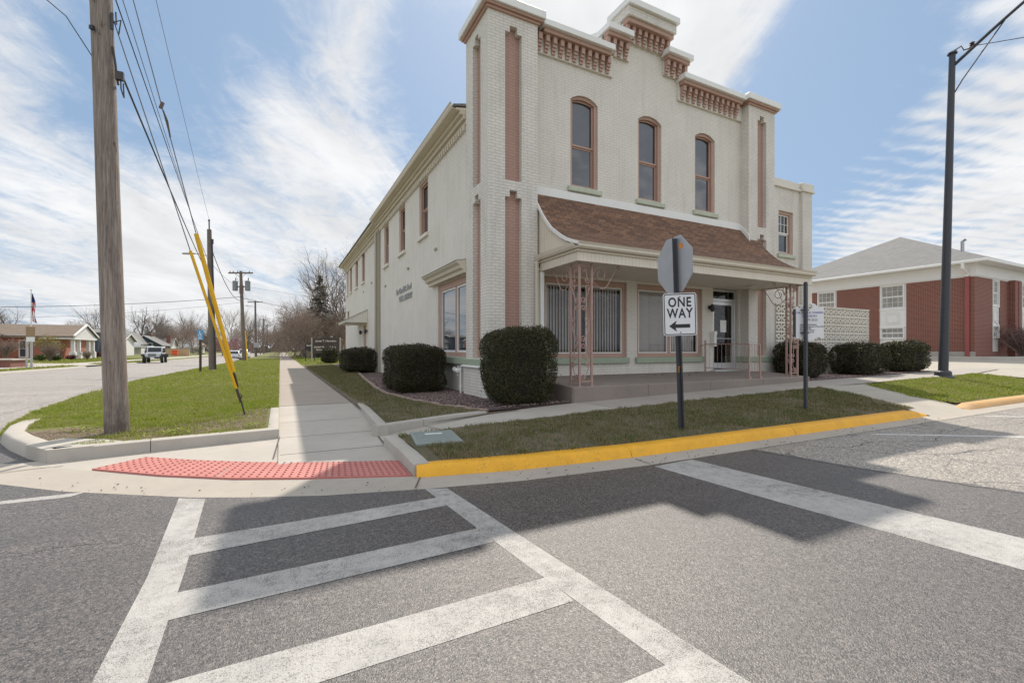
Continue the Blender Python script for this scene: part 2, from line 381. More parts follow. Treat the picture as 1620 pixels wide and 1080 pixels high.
def asphalt(name, c, dark, agg, crack=0.0, gl=0.0, agg_scale=170):
    t = NT(name); big = t.noise(0.55, 5, 0.6); mid = t.noise(3.2, 5, 0.65); fn = t.noise(agg_scale, 2, 0.7)
    vo = t.N('ShaderNodeTexVoronoi'); t.L(t.coord(), vo.inputs['Vector']); vo.inputs['Scale'].default_value = agg_scale*0.72
    base = t.mix(t.ramp(big, .3, .7), mul(c, .90), mul(c, 1.10)); base = t.mix(t.ramp(mid, .35, .75, 0, .35), base, mul(c, .78))
    sepc = t.N('ShaderNodeSeparateColor'); t.L(vo.outputs['Color'], sepc.inputs[0])
    base = t.mix(t.ramp(sepc.outputs[0], .35, 1.0, 0, agg), base, mul(c, 3.5)); base = t.mix(t.ramp(fn, .50, .64, 0, .95), base, dark)
    v3 = t.N('ShaderNodeTexVoronoi'); t.L(t.coord(), v3.inputs['Vector']); v3.inputs['Scale'].default_value = 82; s3 = t.N('ShaderNodeSeparateColor'); t.L(v3.outputs['Color'], s3.inputs[0])
    base = t.mix(t.ramp(s3.outputs[0], .70, .84, 0, .80), base, dark); base = t.mix(t.ramp(s3.outputs[1], .78, .95, 0, .75), base, mul(c, 3.6))
    h = t.math('ADD', t.math('MULTIPLY', vo.outputs['Distance'], -1.0), t.math('MULTIPLY', fn, 0.6))
    wp = t.noise(1.1, 4, .6, t.vec(t.math('MULTIPLY', t.sep()[0], .10), t.sep()[1], 0.0)); base = t.mix(t.ramp(wp, .40, .66, 0, .42), base, mul(c, .62))
    oil = t.noise(1.7, 3, .5); base = t.mix(t.ramp(oil, .66, .74, 0, .35), base, mul(c, .45))
    if crack:
        v2 = t.N('ShaderNodeTexVoronoi'); v2.feature = 'DISTANCE_TO_EDGE'
        nd = t.N('ShaderNodeTexNoise'); t.L(t.coord(), nd.inputs['Vector']); nd.inputs['Scale'].default_value = 1.6; nd.inputs['Detail'].default_value = 5
        va = t.N('ShaderNodeVectorMath'); va.operation = 'MULTIPLY_ADD'; t.L(nd.outputs['Color'], va.inputs[0]); va.inputs[1].default_value = (.55,.55,0); t.L(t.coord(), va.inputs[2])
        t.L(va.outputs[0], v2.inputs['Vector']); v2.inputs['Scale'].default_value = 0.95
        k = t.math('LESS_THAN', v2.outputs['Distance'], 0.012)
        zone = t.ramp(t.noise(0.45, 3, .5), .44, .54)
        k = t.math('MULTIPLY', t.math('MULTIPLY', k, zone), crack)
        base = t.mix(k, base, mul(dark, .8))
    t.col(base); t.rough(t.ramp(sepc.outputs[1], 0, 1, .46, .66)); t.b.inputs['Specular IOR Level'].default_value = 1.0; t.bump(h, 0.5, 0.004); return t.m
M['asphalt'] = asphalt('new_dark_asphalt', (.050,.042,.0375), (.005,.004,.004), 1.0, agg_scale=200)
M['old_asphalt'] = asphalt('old_pale_asphalt', (.20,.175,.145), (.07,.06,.05), 0.6, crack=0.9, agg_scale=110)
M['street'] = asphalt('pale_tan_street', (.235,.205,.175), (.13,.11,.09), 0.35, crack=0.5, agg_scale=80)

def concrete(name, c, stain=0.3, joint=None, rough=0.85, off=0.0):
    t = NT(name); big = t.noise(0.9, 6, 0.6); mid = t.noise(6, 5, 0.65); fn = t.noise(140, 3, 0.7)
    base = t.mix(t.ramp(big, .3, .7), mul(c, .90), mul(c, 1.08)); base = t.mix(t.ramp(mid, .5, .8, 0, stain), base, mul(c, .70)); base = t.mix(t.ramp(fn, .5, .75, 0, .35), base, mul(c, .66))
    if joint:
        s = t.sep(); k = None
        for ax, per, o in joint:
            m = t.math('FRACT', t.math('DIVIDE', t.math('ADD', s[ax], 500*per - o), per)); g = t.math('LESS_THAN', m, 0.016/per)
            k = g if k is None else t.math('MAXIMUM', k, g)
        base = t.mix(t.math('MULTIPLY', k, .75), base, mul(c, .38))
    t.col(base); t.rough(rough); t.bump(fn, 0.25, 0.003); return t.m
M['conc_new'] = concrete('new_pale_concrete', (.425,.385,.335), 0.42)
M['conc_walk'] = concrete('old_tan_concrete_walk', (.335,.285,.235), 0.35, [(1, 1.52, 10.4)])
M['conc_front'] = concrete('old_grey_concrete_walk', (.36,.325,.285), 0.3, [(0, 1.52, 5.6)])
M['conc_curb'] = concrete('curb_concrete', (.42,.385,.335), 0.4)
M['conc_pan'] = concrete('gutter_concrete', (.39,.345,.29), 0.5)
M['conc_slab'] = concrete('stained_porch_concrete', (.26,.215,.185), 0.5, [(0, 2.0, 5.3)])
M['conc_lot'] = concrete('parking_lot_concrete', (.40,.36,.30), 0.5, [(0, 3.0, 0.0), (1, 3.0, 0.0)])
def worn(name, c, under, amount=0.5, scale=14, rough=0.7, fine=150):
    t = NT(name); a = t.noise(scale, 6, 0.75); b = t.noise(fine, 3, .75); big = t.noise(1.1, 4, .6)
    f = t.math('ADD', t.math('MULTIPLY', a, .30), t.math('MULTIPLY', b, .70)); f = t.math('ADD', f, t.math('MULTIPLY', t.math('SUBTRACT', big, .5), .22))
    cc = t.mix(t.ramp(t.noise(4, 4, .6), .3, .7), mul(c, .88), mul(c, 1.06))
    t.col(t.mix(t.ramp(f, .60-.12*amount, .70-.08*amount), cc, under)); t.rough(rough); t.bump(b, .25, .003); return t.m
M['marking'] = worn('worn_white_road_paint', (.43,.41,.38), (.085,.075,.068), 1.0, 11, fine=190)
M['marking_clean'] = worn('white_road_paint', (.55,.54,.52), (.12,.105,.09), 0.4, 6)
M['yellow_curb'] = worn('yellow_curb_paint', (.76,.375,.014), (.24,.15,.06), 0.36, 6, 0.6, 60)
M['yellow_faded'] = worn('faded_yellow_curb_paint', (.55,.31,.11), (.40,.34,.27), 0.5, 5, 0.7, 60)
def tactile():
    t = NT('red_tactile_paving'); n = t.noise(3, 5, .6); e = t.noise(60, 3, .6)
    c = t.mix(t.ramp(n, .3, .7), (.44,.155,.13), (.51,.195,.165)); t.col(t.mix(t.ramp(e, .45, .75, 0, .35), c, (.36,.09,.075))); t.rough(.7); t.bump(e, .2, .003); return t.m
M['tactile'] = tactile()
def wood():
    t = NT('weathered_pole_wood'); s = t.sep()
    v = t.vec(s[0], s[1], t.math('MULTIPLY', s[2], 0.045)); g = t.noise(38, 6, .65, v, 0.6); g2 = t.noise(9, 5, .6, t.vec(s[0], s[1], t.math('MULTIPLY', s[2], 0.12)))
    c = t.mix(t.ramp(g, .32, .68), (.14,.115,.098), (.36,.30,.255)); c = t.mix(t.ramp(g2, .45, .72, 0, .6), c, (.20,.145,.115))
    low = t.ramp(s[2], 0.75, 0.15); lown = t.math('MULTIPLY', low, t.ramp(t.noise(7, 5, .7), .35, .6))
    c = t.mix(t.math('MULTIPLY', lown, .75), c, (.055,.038,.03))
    g3 = t.noise(120, 4, .7, t.vec(s[0], s[1], t.math('MULTIPLY', s[2], 0.022)), .3); c = t.mix(t.ramp(g3, .56, .66, 0, .8), c, (.075,.058,.048)); c = t.mix(t.ramp(g3, .44, .34, 0, .5), c, (.46,.40,.35))
    k = t.noise(16, 3, .6, t.vec(s[0], s[1], t.math('MULTIPLY', s[2], .35))); c = t.mix(t.ramp(k, .66, .72, 0, .7), c, (.06,.04,.03))
    t.col(c); t.rough(.9); t.bump(g, .8, .012); return t.m
M['wood'] = wood()
M['wood_far'] = plain('weathered_far_pole_wood', (.17,.14,.12), .9, .2, 3, 20)
def lawn(name, a, b, straw, f0=.5, f1=.68):
    t = NT(name); n = t.noise(.55, 5, .65); m = t.noise(4.5, 5, .7); e = t.noise(38, 4, .7)
    c = t.mix(t.ramp(e, .3, .7), a, b); c = t.mix(t.ramp(t.math('ADD', t.math('MULTIPLY', n, .5), t.math('MULTIPLY', m, .5)), f0, f1, 0, .85), c, straw)
    t.col(c); t.rough(.95); t.bump(e, .6, .02); return t.m
M['lawn'] = lawn('lawn_turf', (.10,.105,.025), (.16,.165,.04), (.17,.13,.075))
M['lawn_dry'] = lawn('thin_dry_lawn_turf', (.055,.06,.022), (.10,.09,.045), (.16,.12,.08), .40, .54)
M['soil'] = plain('bare_soil', (.17,.125,.085), .95, .35, 5, 60, .8, bdist=.02)
M['ground'] = lawn('far_ground', (.06,.09,.022), (.10,.13,.04), (.14,.12,.06))
def blades(name, g1, g2, straw, fs):
    t = NT(name); at = t.N('ShaderNodeAttribute'); at.attribute_name = 'rnd'; r = at.outputs['Fac']
    n = t.noise(.8, 4, .6); m = t.noise(5, 3, .6)
    c = t.mix(r, g1, g2)
    f = t.math('ADD', t.math('MULTIPLY', n, .55), t.math('MULTIPLY', m, .45)); f = t.math('ADD', f, t.math('MULTIPLY', t.math('SUBTRACT', t.math('FRACT', t.math('MULTIPLY', r, 7.31)), .5), .55))
    c = t.mix(t.ramp(f, fs, fs+.10), c, straw); t.col(c); t.rough(.6)
    tl = t.N('ShaderNodeBsdfTranslucent'); t.L(c, tl.inputs[0]); mx = t.N('ShaderNodeMixShader'); mx.inputs[0].default_value = .35
    t.L(t.b.outputs[0], mx.inputs[1]); t.L(tl.outputs[0], mx.inputs[2]); t.L(mx.outputs[0], t.o.inputs[0]); t.b.inputs['Specular IOR Level'].default_value = .25
    return t.m
M['blades'] = blades('spring_grass_blades', (.17,.225,.02), (.34,.385,.055), (.42,.36,.19), .60)
M['blades_dry'] = blades('dry_grass_blades', (.085,.115,.025), (.18,.20,.055), (.30,.235,.15), .465)
def foliage(name, a, b, c3, amt=.5, transl=.15):
    t = NT(name); at = t.N('ShaderNodeAttribute'); at.attribute_name = 'rnd'; r = at.outputs['Fac']; n = t.noise(4.5, 4, .65)
    c = t.mix(r, a, b); c = t.mix(t.ramp(n, .48, .66, 0, amt), c, c3); t.col(c); t.rough(.55); t.b.inputs['Specular IOR Level'].default_value = .3
    tl = t.N('ShaderNodeBsdfTranslucent'); t.L(c, tl.inputs[0]); mx = t.N('ShaderNodeMixShader'); mx.inputs[0].default_value = transl
    t.L(t.b.outputs[0], mx.inputs[1]); t.L(tl.outputs[0], mx.inputs[2]); t.L(mx.outputs[0], t.o.inputs[0]); return t.m
M['yew'] = foliage('dark_yew_leaves', (.026,.026,.012), (.062,.058,.022), (.090,.066,.032), .55)
M['yew_bronze'] = foliage('bronzed_yew_leaves', (.030,.036,.014), (.075,.070,.026), (.105,.075,.036), .6)
M['yew_core'] = plain('shrub_inner_wood', (.022,.018,.013), .95, .3, 20, 60)
M['spruce'] = foliage('spruce_needles', (.08,.085,.065), (.16,.155,.125), (.19,.15,.125), .4)
M['pine'] = foliage('dark_evergreen_needles', (.025,.042,.02), (.06,.08,.04), (.05,.05,.03), .4)
M['green_shrub'] = foliage('green_dome_leaves', (.05,.085,.02), (.11,.15,.035), (.09,.10,.03), .4)
M['spring_leaf'] = foliage('yellow_spring_leaves', (.20,.17,.05), (.32,.26,.09), (.24,.19,.08), .4, .4)
M['red_leaf'] = foliage('dark_red_leaves', (.09,.025,.025), (.17,.05,.05), (.10,.05,.04), .4)
M['pink_leaf'] = foliage('pink_blossom', (.30,.14,.15), (.45,.25,.26), (.28,.18,.15), .4, .3)
M['bud'] = foliage('grey_brown_buds', (.19,.135,.105), (.31,.235,.185), (.25,.20,.13), .4, .3)
M['bark'] = plain('grey_brown_bark', (.15,.12,.10), .9, .25, 3, 30)
M['twig_red'] = plain('reddish_twig_bark', (.22,.165,.14), .9, .2, 3, 30)
M['bark_pale'] = plain('pale_sycamore_bark', (.42,.38,.33), .9, .25, 2, 12)
M['bark_far'] = plain('far_tree_bark', (.19,.155,.14), .9, .2, 1, 6)
def pebble():
    t = NT('red_grey_gravel'); at = t.N('ShaderNodeAttribute'); at.attribute_name = 'rnd'
    c = t.mix(at.outputs['Fac'], (.10,.062,.055), (.34,.25,.235)); t.col(c); t.rough(.85); return t.m
M['pebble'] = pebble()
M['bed'] = plain('gravel_bed_soil', (.105,.075,.066), .95, .4, 12, 90, .8, bdist=.02)
M['edging'] = plain('brick_edging', (.30,.22,.18), .9, .25, 8, 50, .5)
M['cover'] = plain('grey_green_polymer_lid', (.24,.27,.25), .6, .08, 4, 60)
# ------------------------------------------------------------------ ground, roads, walks, kerbs
def lerp_tab(tab, x):
    if x <= tab[0][0]: return tab[0][1]
    for (a, b), (c, d) in zip(tab, tab[1:]):
        if x <= c: return b + (d-b)*(x-a)/(c-a)
    return tab[-1][1]
def gz(X): return lerp_tab([(4, .15), (13, .37), (22, .44), (31, .78), (60, .95)], X)      # ground along the front of the buildings
def sz(Y): return 0.0 if Y < 22 else -0.0066*(Y-22) if Y < 110 else -0.58                  # the side street falls gently away
def sheet(name, mat, rows, kind='structure'):
    """rows of points (x,y,z) of equal length -> quad sheet"""
    mb = MB(); k = len(rows[0])
    vs = [p for r in rows for p in r]
    fs = [(i*k+j, i*k+j+1, (i+1)*k+j+1, (i+1)*k+j) for i in range(len(rows)-1) for j in range(k-1)]
    mb.add(vs, fs); o = mb.build(name, mat, flip=False)
    me = o.data
    for p in me.polygons:
        if p.normal.z < 0: p.flip()
    if kind: o['kind'] = kind
    return o
def poly_sheet(name, mat, pts, kind='structure'):
    mb = MB(); mb.add(pts, [tuple(range(len(pts)))]); o = mb.build(name, mat, flip=False)
    for p in o.data.polygons:
        if p.normal.z < 0: p.flip()
    if kind: o['kind'] = kind
    return o
def pinned(xs, y, z): return [(x, y, z(x) if callable(z) else z) for x in xs]

# the earth: one sheet to the horizon, lower than every made surface
sheet('ground', M['ground'], [[(-2500, -2500, -1.0), (2500, -2500, -1.0)], [(-2500, 2500, -1.0), (2500, 2500, -1.0)]])
# front road: new asphalt on the left of X=5.5, old cracked asphalt beyond
edge_x = [5.25, 5.4, 5.5, 5.58, 5.75, 5.95, 6.2, 7.0, 8.0]
edge_y = [4.6, 3.8, 3.2, 2.7, 2.1, 1.56, 0.9, -3.0, -10.0]
sheet('road', M['asphalt'], [[(-60, y, 0), (-20, y, 0), (x, y, 0)] for x, y in zip(edge_x, edge_y)] )
sheet('road', M['old_asphalt'], [[(x, y, -0.004), (70, y, -0.004)] for x, y in zip([q-.06 for q in edge_x], edge_y)])
poly_sheet('road', M['asphalt'], [(-60, 4.6, 0), (-60, 9.0, 0), (-2.4, 9.0, 0), (-1.5, 5.9, 0), (1.0, 4.6, 0)])
ys = [8.6, 12, 16, 22, 30, 45, 70, 100, 300]
sheet('street', M['street'], [[(-14.2, y, sz(y)+.004), (-9, y, sz(y)+.004+.03), (-2.6, y, sz(y)+.004)] for y in ys])
poly_sheet('far_lawn', M['lawn'], [(-60, -10, .05), (70, -10, .05), (70, -200, .05), (-60, -200, .05)])

# near-side verge (left of the walk) : falls from the walk to the street edge
def verge_edge(Y): return lerp_tab([(8.9, -3.45), (10.2, -3.86), (12, -4.2), (16, -4.65), (21, -4.98), (300, -4.98)], Y)
def verge_z(X, Y):
    e = verge_edge(Y); t = min(1, max(0, (X-e)/1.6)); lo = sz(Y) + .05
    return lo + (.135-lo)*(t*t*(3-2*t))
vy = [7.0, 7.6, 8.2, 8.9, 9.4, 10, 11, 12, 14, 16, 18, 21, 25, 30, 38, 50, 70, 100, 300]
def v_left(Y): return verge_edge(Y) if Y > 8.9 else lerp_tab([(6.9, -2.2), (7.0, -2.3), (7.6, -2.72), (8.2, -3.05), (8.9, -3.40)], Y)
def kerb_back(x): return lerp_tab([(-2.4, 6.98), (-1.42, 7.09), (0, 7.31)], x)
rows = []
for y in vy:
    a = v_left(y); xs = [a + (-.02-a)*t for t in (0, .08, .18, .3, .5, .75, 1)]
    rows.append([(x, max(y, kerb_back(x)), verge_z(x, y) if y > 9.2 else .135) for x in xs])
sheet('verge', M['lawn'], rows)
sheet('verge', M['soil'], [[(-4.95, y, sz(y)-.1), (-4.98, y, sz(y)+.05)] for y in (21, 45, 70, 100, 300)])
def blob(name, mat, cx, cy, rx, ry, z, seed, n=26, fn=None):
    rg = random.Random(seed); pts = []
    for k in range(n):
        a = 2*math.pi*k/n; r = 1+.22*math.sin(3*a+seed)+.14*math.sin(7*a+2*seed)+rg.uniform(-.08, .08); x, y = cx+rx*r*math.cos(a), cy+ry*r*math.sin(a)
        if fn: x, y = fn(x, y)
        pts.append((x, y, z))
    return poly_sheet(name, mat, pts)
clampk = lambda x, y: (min(x, -.19), max(y, kerb_back(x)+.01))
blob('soil', M['soil'], -2.6, 7.95, .62, .85, .139, 1, fn=lambda x, y: (lambda yy: (max(x, v_left(yy)+.17), yy))(max(y, kerb_back(x)+.01)))
blob('soil', M['soil'], -1.55, 7.38, .75, .20, .139, 2, fn=clampk); blob('soil', M['soil'], -.62, 7.80, .42, .42, .139, 3, fn=clampk); blob('soil', M['soil'], -.32, 8.75, .26, .70, .139, 4, fn=clampk)
# walk running back along the building, with the ramp down to the corner
wy = [5.15, 6.0, 7.2, 9.0, 10.38]; wz = [.022, .03, .045, .085, .115]
sheet('walk_ramp', M['conc_new'], [[(-.02, y, z), (x, y, z)] for y, z, x in zip(wy, wz, (1.28, 1.28, 1.30, 1.42, 1.50))])
sheet('walk', M['conc_walk'], [[(-.02, y, .118), (1.38, y, .118)] for y in (10.38, 30, 60, 300)])
# ramp apron between the island kerb and the gutter
poly_sheet('ramp', M['conc_new'], [(-2.75, 7.0, .009), (-2.28, 6.52, .006), (-1.80, 6.18, .006), (-1.13, 5.52, .006), (-.45, 5.06, .006), (.16, 4.77, .006), (.66, 4.57, .006), (1.22, 4.36, .006), (1.28, 5.1, .018), (1.28, 6.1, .022), (.0, 7.3, .026), (-1.4, 7.1, .016)])
# gutter pan
inner = [(-4.1, 9.7), (-3.3, 7.9), (-2.8, 7.1), (-2.19, 6.60), (-1.75, 6.22), (-1.07, 5.58), (-.4, 5.12), (.2, 4.83), (.7, 4.62), (1.2, 4.42), (2.2, 4.22), (3.68, 4.10), (5, 4.08), (8, 4.08), (11.0, 4.1), (12.6, 4.12), (15, 4.12), (30, 4.12), (60, 4.12)]
outer = [(-4.5, 9.7), (-3.75, 7.7), (-3.2, 6.85), (-2.45, 6.12), (-1.74, 5.48), (-.69, 4.76), (-.25, 4.54), (.35, 4.29), (.75, 4.19), (1.17, 4.08), (2.1, 3.90), (3.6, 3.79), (5, 3.79), (8, 3.79), (11.0, 3.79), (12.6, 3.8), (15, 3.82), (30, 3.82), (60, 3.82)]
mid = [((a+c)/2, (b+d)/2) for (a, b), (c, d) in zip(inner, outer)]
sheet('gutter', M['conc_pan'], [[(*o, .0006), (*m, .004), (*i, .013)] for o, m, i in zip(outer, mid, inner)])
# front walk: new concrete first, older grey slabs to the right
fw_front = [(1.24, 6.02), (1.6, 6.06), (2.2, 6.25), (3.4, 6.42), (4.6, 6.55), (5.65, 6.62)]
fw_back = [(1.24, 6.62), (1.45, 6.72), (2.0, 6.97), (3.3, 7.48), (4.3, 7.62), (5.35, 7.66)]
sheet('front_walk', M['conc_new'], [[(*a, .04+.130*min(1, max(0, (a[0]-1.3)/4.3))), (*b, .045+.143*min(1, max(0, (b[0]-1.3)/4.0)))] for a, b in zip(fw_front, fw_back)])
fx = [5.5, 8, 11, 12.2, 13.4, 16, 19, 22, 24.5]
sheet('front_walk', M['conc_front'], [[(x+.15, lerp_tab([(5, 6.61), (13, 6.62), (22, 6.95), (24, 7.1)], x), gz(x)-.02), (x-.15, lerp_tab([(5, 7.66), (13, 7.7), (22, 8.0), (24, 8.1)], x), gz(x))] for x in fx])
# drive crossing
DRV = [(4.10, .012), (4.4, .06), (4.9, .150), (5.6, .222), (6.2, .285), (6.72, .345)]
sheet('drive', M['conc_lot'], [[(11.05, y, min(z, .02+.17*max(0, y-4.1))), (11.9, y, z), (14.3, y, z)] for y, z in DRV])
lot_x = [22.0, 24.5, 28, 31, 34, 45, 60]
sheet('parking_lot', M['conc_lot'], [[(x, 4.3, .15), (x, 5.6, gz(x)*.75), (x, 7.4, gz(x)-.03), (x, 8.8, gz(x)-.01), (x, 14, gz(x)-.01), (x, 40, gz(x))] for x in lot_x])
# lawns in front of and beside the painted building
strip_front = [(1.36, 4.52), (2.0, 4.42), (3.0, 4.34), (5, 4.32), (8, 4.32), (10.6, 4.32), (11.12, 4.36)]
strip_back = [(1.36, 6.0), (2.2, 6.26), (3.4, 6.43), (5.4, 6.62), (8, 6.62), (11, 6.62), (11.75, 6.5)]
def strip_z(X, t): return .118 + (gz(X)-.01-.118)*t + .03*math.sin(math.pi*t)
sheet('verge', M['lawn_dry'], [[(a[0]+(b[0]-a[0])*t, a[1]+(b[1]-a[1])*t, strip_z(a[0]+(b[0]-a[0])*t, t)) for t in (0, .2, .5, .8, 1)] for a, b in zip(strip_front, strip_back)])
def rp_z(X, t): return strip_z(X, t) - .045*min(1, t*3)
rp_front = [(13.05, 4.42), (14, 4.40), (16, 4.40), (19, 4.40), (22.1, 4.40)]; rp_back = [(13.95, 6.6), (15.2, 6.72), (17, 6.8), (19.5, 6.9), (22.1, 6.98)]
sheet('verge', M['lawn'], [[(a[0]+(b[0]-a[0])*t, a[1]+(b[1]-a[1])*t, rp_z(a[0]+(b[0]-a[0])*t, t)) for t in (0, .2, .5, .8, 1)] for a, b in zip(rp_front, rp_back)])
lawn_edge = [(1.38, 6.74), (1.38, 8, ), (1.38, 10), (1.38, 14), (1.38, 18), (1.38, 23), (1.38, 27), (1.38, 36)]
bed_edge = [(3.35, 7.55), (2.86, 8.5), (2.55, 9.9), (2.36, 11.5), (2.45, 13.4), (2.75, 17), (3.3, 22.8), (3.3, 36)]
sheet('side_lawn', M['lawn_dry'], [[(a[0]+(b[0]-a[0])*t, a[1]+(b[1]-a[1])*t, .13+.04*t) for t in (0, .33, .66, 1)] for a, b in zip(lawn_edge, bed_edge)])
poly_sheet('soil', M['soil'], [(1.40, 6.76, .118), (3.3, 7.42, .13), (5.4, 7.6, .16), (5.4, 9.2, .16), (2.2, 9.2, .13), (1.52, 8.4, .118)])
sheet('gravel_bed', M['bed'], [[(*b, .165), (4.2, max(b[1], 9.2), .20), (5.35, max(b[1], 9.2)+.02, .22)] for b in [(5.36, 7.68), (4.4, 7.64)] + bed_edge])
sheet('gravel_bed', M['bed'], [[(x, lerp_tab([(13, 7.69), (22, 7.99)], x), gz(x)), (x, 11.5, gz(x)+.03)] for x in (13.3, 16, 19, 22.05)])
sheet('back_lawn', M['lawn'], [[(1.38, y, .13), (6, y, .18), (12, y, .2), (60, y, .3)] for y in (35.4, 60, 120, 300)])
# the far side of the street: narrow verge, walk, lawns
fy = [-10, 4, 20, 34, 46, 60, 75, 90, 120, 300]
def fz(y): return max(sz(y), -.55)
sheet('far_verge', M['lawn'], [[(-13.95, y, fz(y)+.10), (-15.2, y, fz(y)*.8+.13)] for y in fy])
sheet('far_walk', M['conc_new'], [[(-15.2, y, fz(y)*.8+.135), (-16.5, y, fz(y)*.6+.15)] for y in fy])
sheet('far_lawn', M['lawn'], [[(-16.5, y, fz(y)*.6+.14), (-20, y, fz(y)*.25+.16), (-60, y, .16), (-200, y, .3)] for y in fy])
sheet('side_drive', M['conc_lot'], [[(-14.0, y, fz(y)+.112), (-15.2, y, fz(y)*.8+.142), (-16.5, y, fz(y)*.6+.155), (-20, y, fz(y)*.25+.172), (-34, y, .175)] for y in (47.5, 52.5)])

# kerbs: swept profile along a path, top towards the left-hand normal side
def kerb(name, mat, path, w=.16, side=1, zb=-.05, face=.03):
    mb = MB(); n = len(path); vs = []
    for i, (x, y, zt) in enumerate(path):
        d = Vector((path[min(i+1, n-1)][0]-path[max(i-1, 0)][0], path[min(i+1, n-1)][1]-path[max(i-1, 0)][1], 0)).normalized()
        nn = Vector((-d.y, d.x, 0))*side
        for o, z in ((0, zb), (face*.5, zt-.035), (face, zt-.010), (face+.022, zt), (w-.012, zt), (w, zt-.01), (w, zb)):
            vs.append((x+nn.x*o, y+nn.y*o, z))
    k = 7
    fs = [(i*k+j, i*k+j+1, (i+1)*k+j+1, (i+1)*k+j) for i in range(n-1) for j in range(k-1)]
    fs += [tuple(range(k)), tuple((n-1)*k+j for j in range(k))[::-1]]
    mb.add(vs, fs); return struct(mb.build(name, mat, smooth=True))
T = .16
kerb('kerb', M['conc_curb'], [(-4.02, 11.3, .06), (-3.86, 10.4, .09), (-3.64, 9.5, .14), (-3.36, 8.6, T), (-3.05, 8.0, T), (-2.72, 7.45, T), (-2.44, 7.05, T), (-2.30, 6.86, T)], .22, 1)
kerb('kerb', M['conc_curb'], [(-2.30, 6.83, T), (-1.42, 6.99, T)], .17, 1, face=.012)
kerb('kerb', M['conc_curb'], [(-1.413, 6.991, T), (-.30, 7.165, T), (-.01, 7.205, T)], .17, 1, face=.012)
kerb('kerb', M['conc_curb'], [(-.008, 7.37, T), (-.008, 9.0, T), (-.012, 9.95, .15)], .15, 1, face=.012)
kerb('kerb', M['conc_curb'], [(1.46, 10.42, .125), (1.38, 9.0, .17), (1.27, 7.2, .19), (1.235, 6.62, .195)], .15, 1, face=.012)
kerb('kerb', M['conc_curb'], [(1.24, 6.60, .195), (1.65, 6.79, .19), (2.0, 6.96, .185)], .15, 1, face=.012)
kerb('kerb', M['conc_curb'], [(2.008, 6.964, .185), (2.7, 7.24, .185), (3.3, 7.47, .165)], .14, 1, face=.012)
kerb('kerb', M['conc_curb'], [(1.19, 6.0, .155), (1.19, 5.0, .145), (1.18, 4.50, .13)], .18, 1, face=.012)
yk = [(1.20, 4.42), (2.2, 4.215), (3.66, 4.095), (3.67, 4.094), (5, 4.075), (6.78, 4.07), (8, 4.07), (10.55, 4.08), (11.0, 4.09)]
kerb('kerb', M['yellow_curb'], [(x, y, .122 if x < 10.6 else .05) for x, y in yk[:3]], .26, 1, zb=.0, face=.07)
kerb('kerb', M['yellow_curb'], [(x, y, .122) for x, y in yk[3:6]], .26, 1, zb=.0, face=.075)
kerb('kerb', M['yellow_curb'], [(6.79, 4.07, .122)] + [(x, y, .122 if x < 10.6 else .04) for x, y in yk[6:]], .27, 1, zb=.0, face=.075)
kerb('kerb', M['yellow_faded'], [(12.75, 4.1, .04), (13.2, 4.11, .115), (15, 4.12, .12), (18.5, 4.12, .12)], .28, 1, zb=.0, face=.085)
kerb('kerb', M['yellow_faded'], [(18.51, 4.12, .12), (24, 4.12, .12), (60, 4.12, .12)], .28, 1, zb=.0, face=.085)
kerb('far_kerb', M['conc_curb'], [(-13.55, y, fz(y)+.10) for y in (4, 20, 34, 47, 47.1)], .4, 1, zb=-.2, face=.06)
kerb('far_kerb', M['conc_curb'], [(-13.55, y, fz(y)+.10) for y in (53, 60, 75, 90, 120, 300)], .4, 1, zb=-.8, face=.06)
kerb('lot_kerb', M['conc_curb'], [(30.4, 30, gz(31)+.12), (30.4, 12, gz(31)+.12), (30.7, 9.3, gz(31)+.12), (31.4, 8.7, gz(31)+.12), (60, 8.6, gz(45)+.12)], .18, 1, zb=.3)

cm = MB(); cm.prism([(-2.31, 6.845), (-1.95, 6.905), (-1.70, 7.10), (-1.95, 7.36), (-2.42, 7.66), (-2.66, 7.35)], lambda x, y, t: (x, y, t), -.05, .1588); struct(cm.build('kerb', M['conc_curb']))
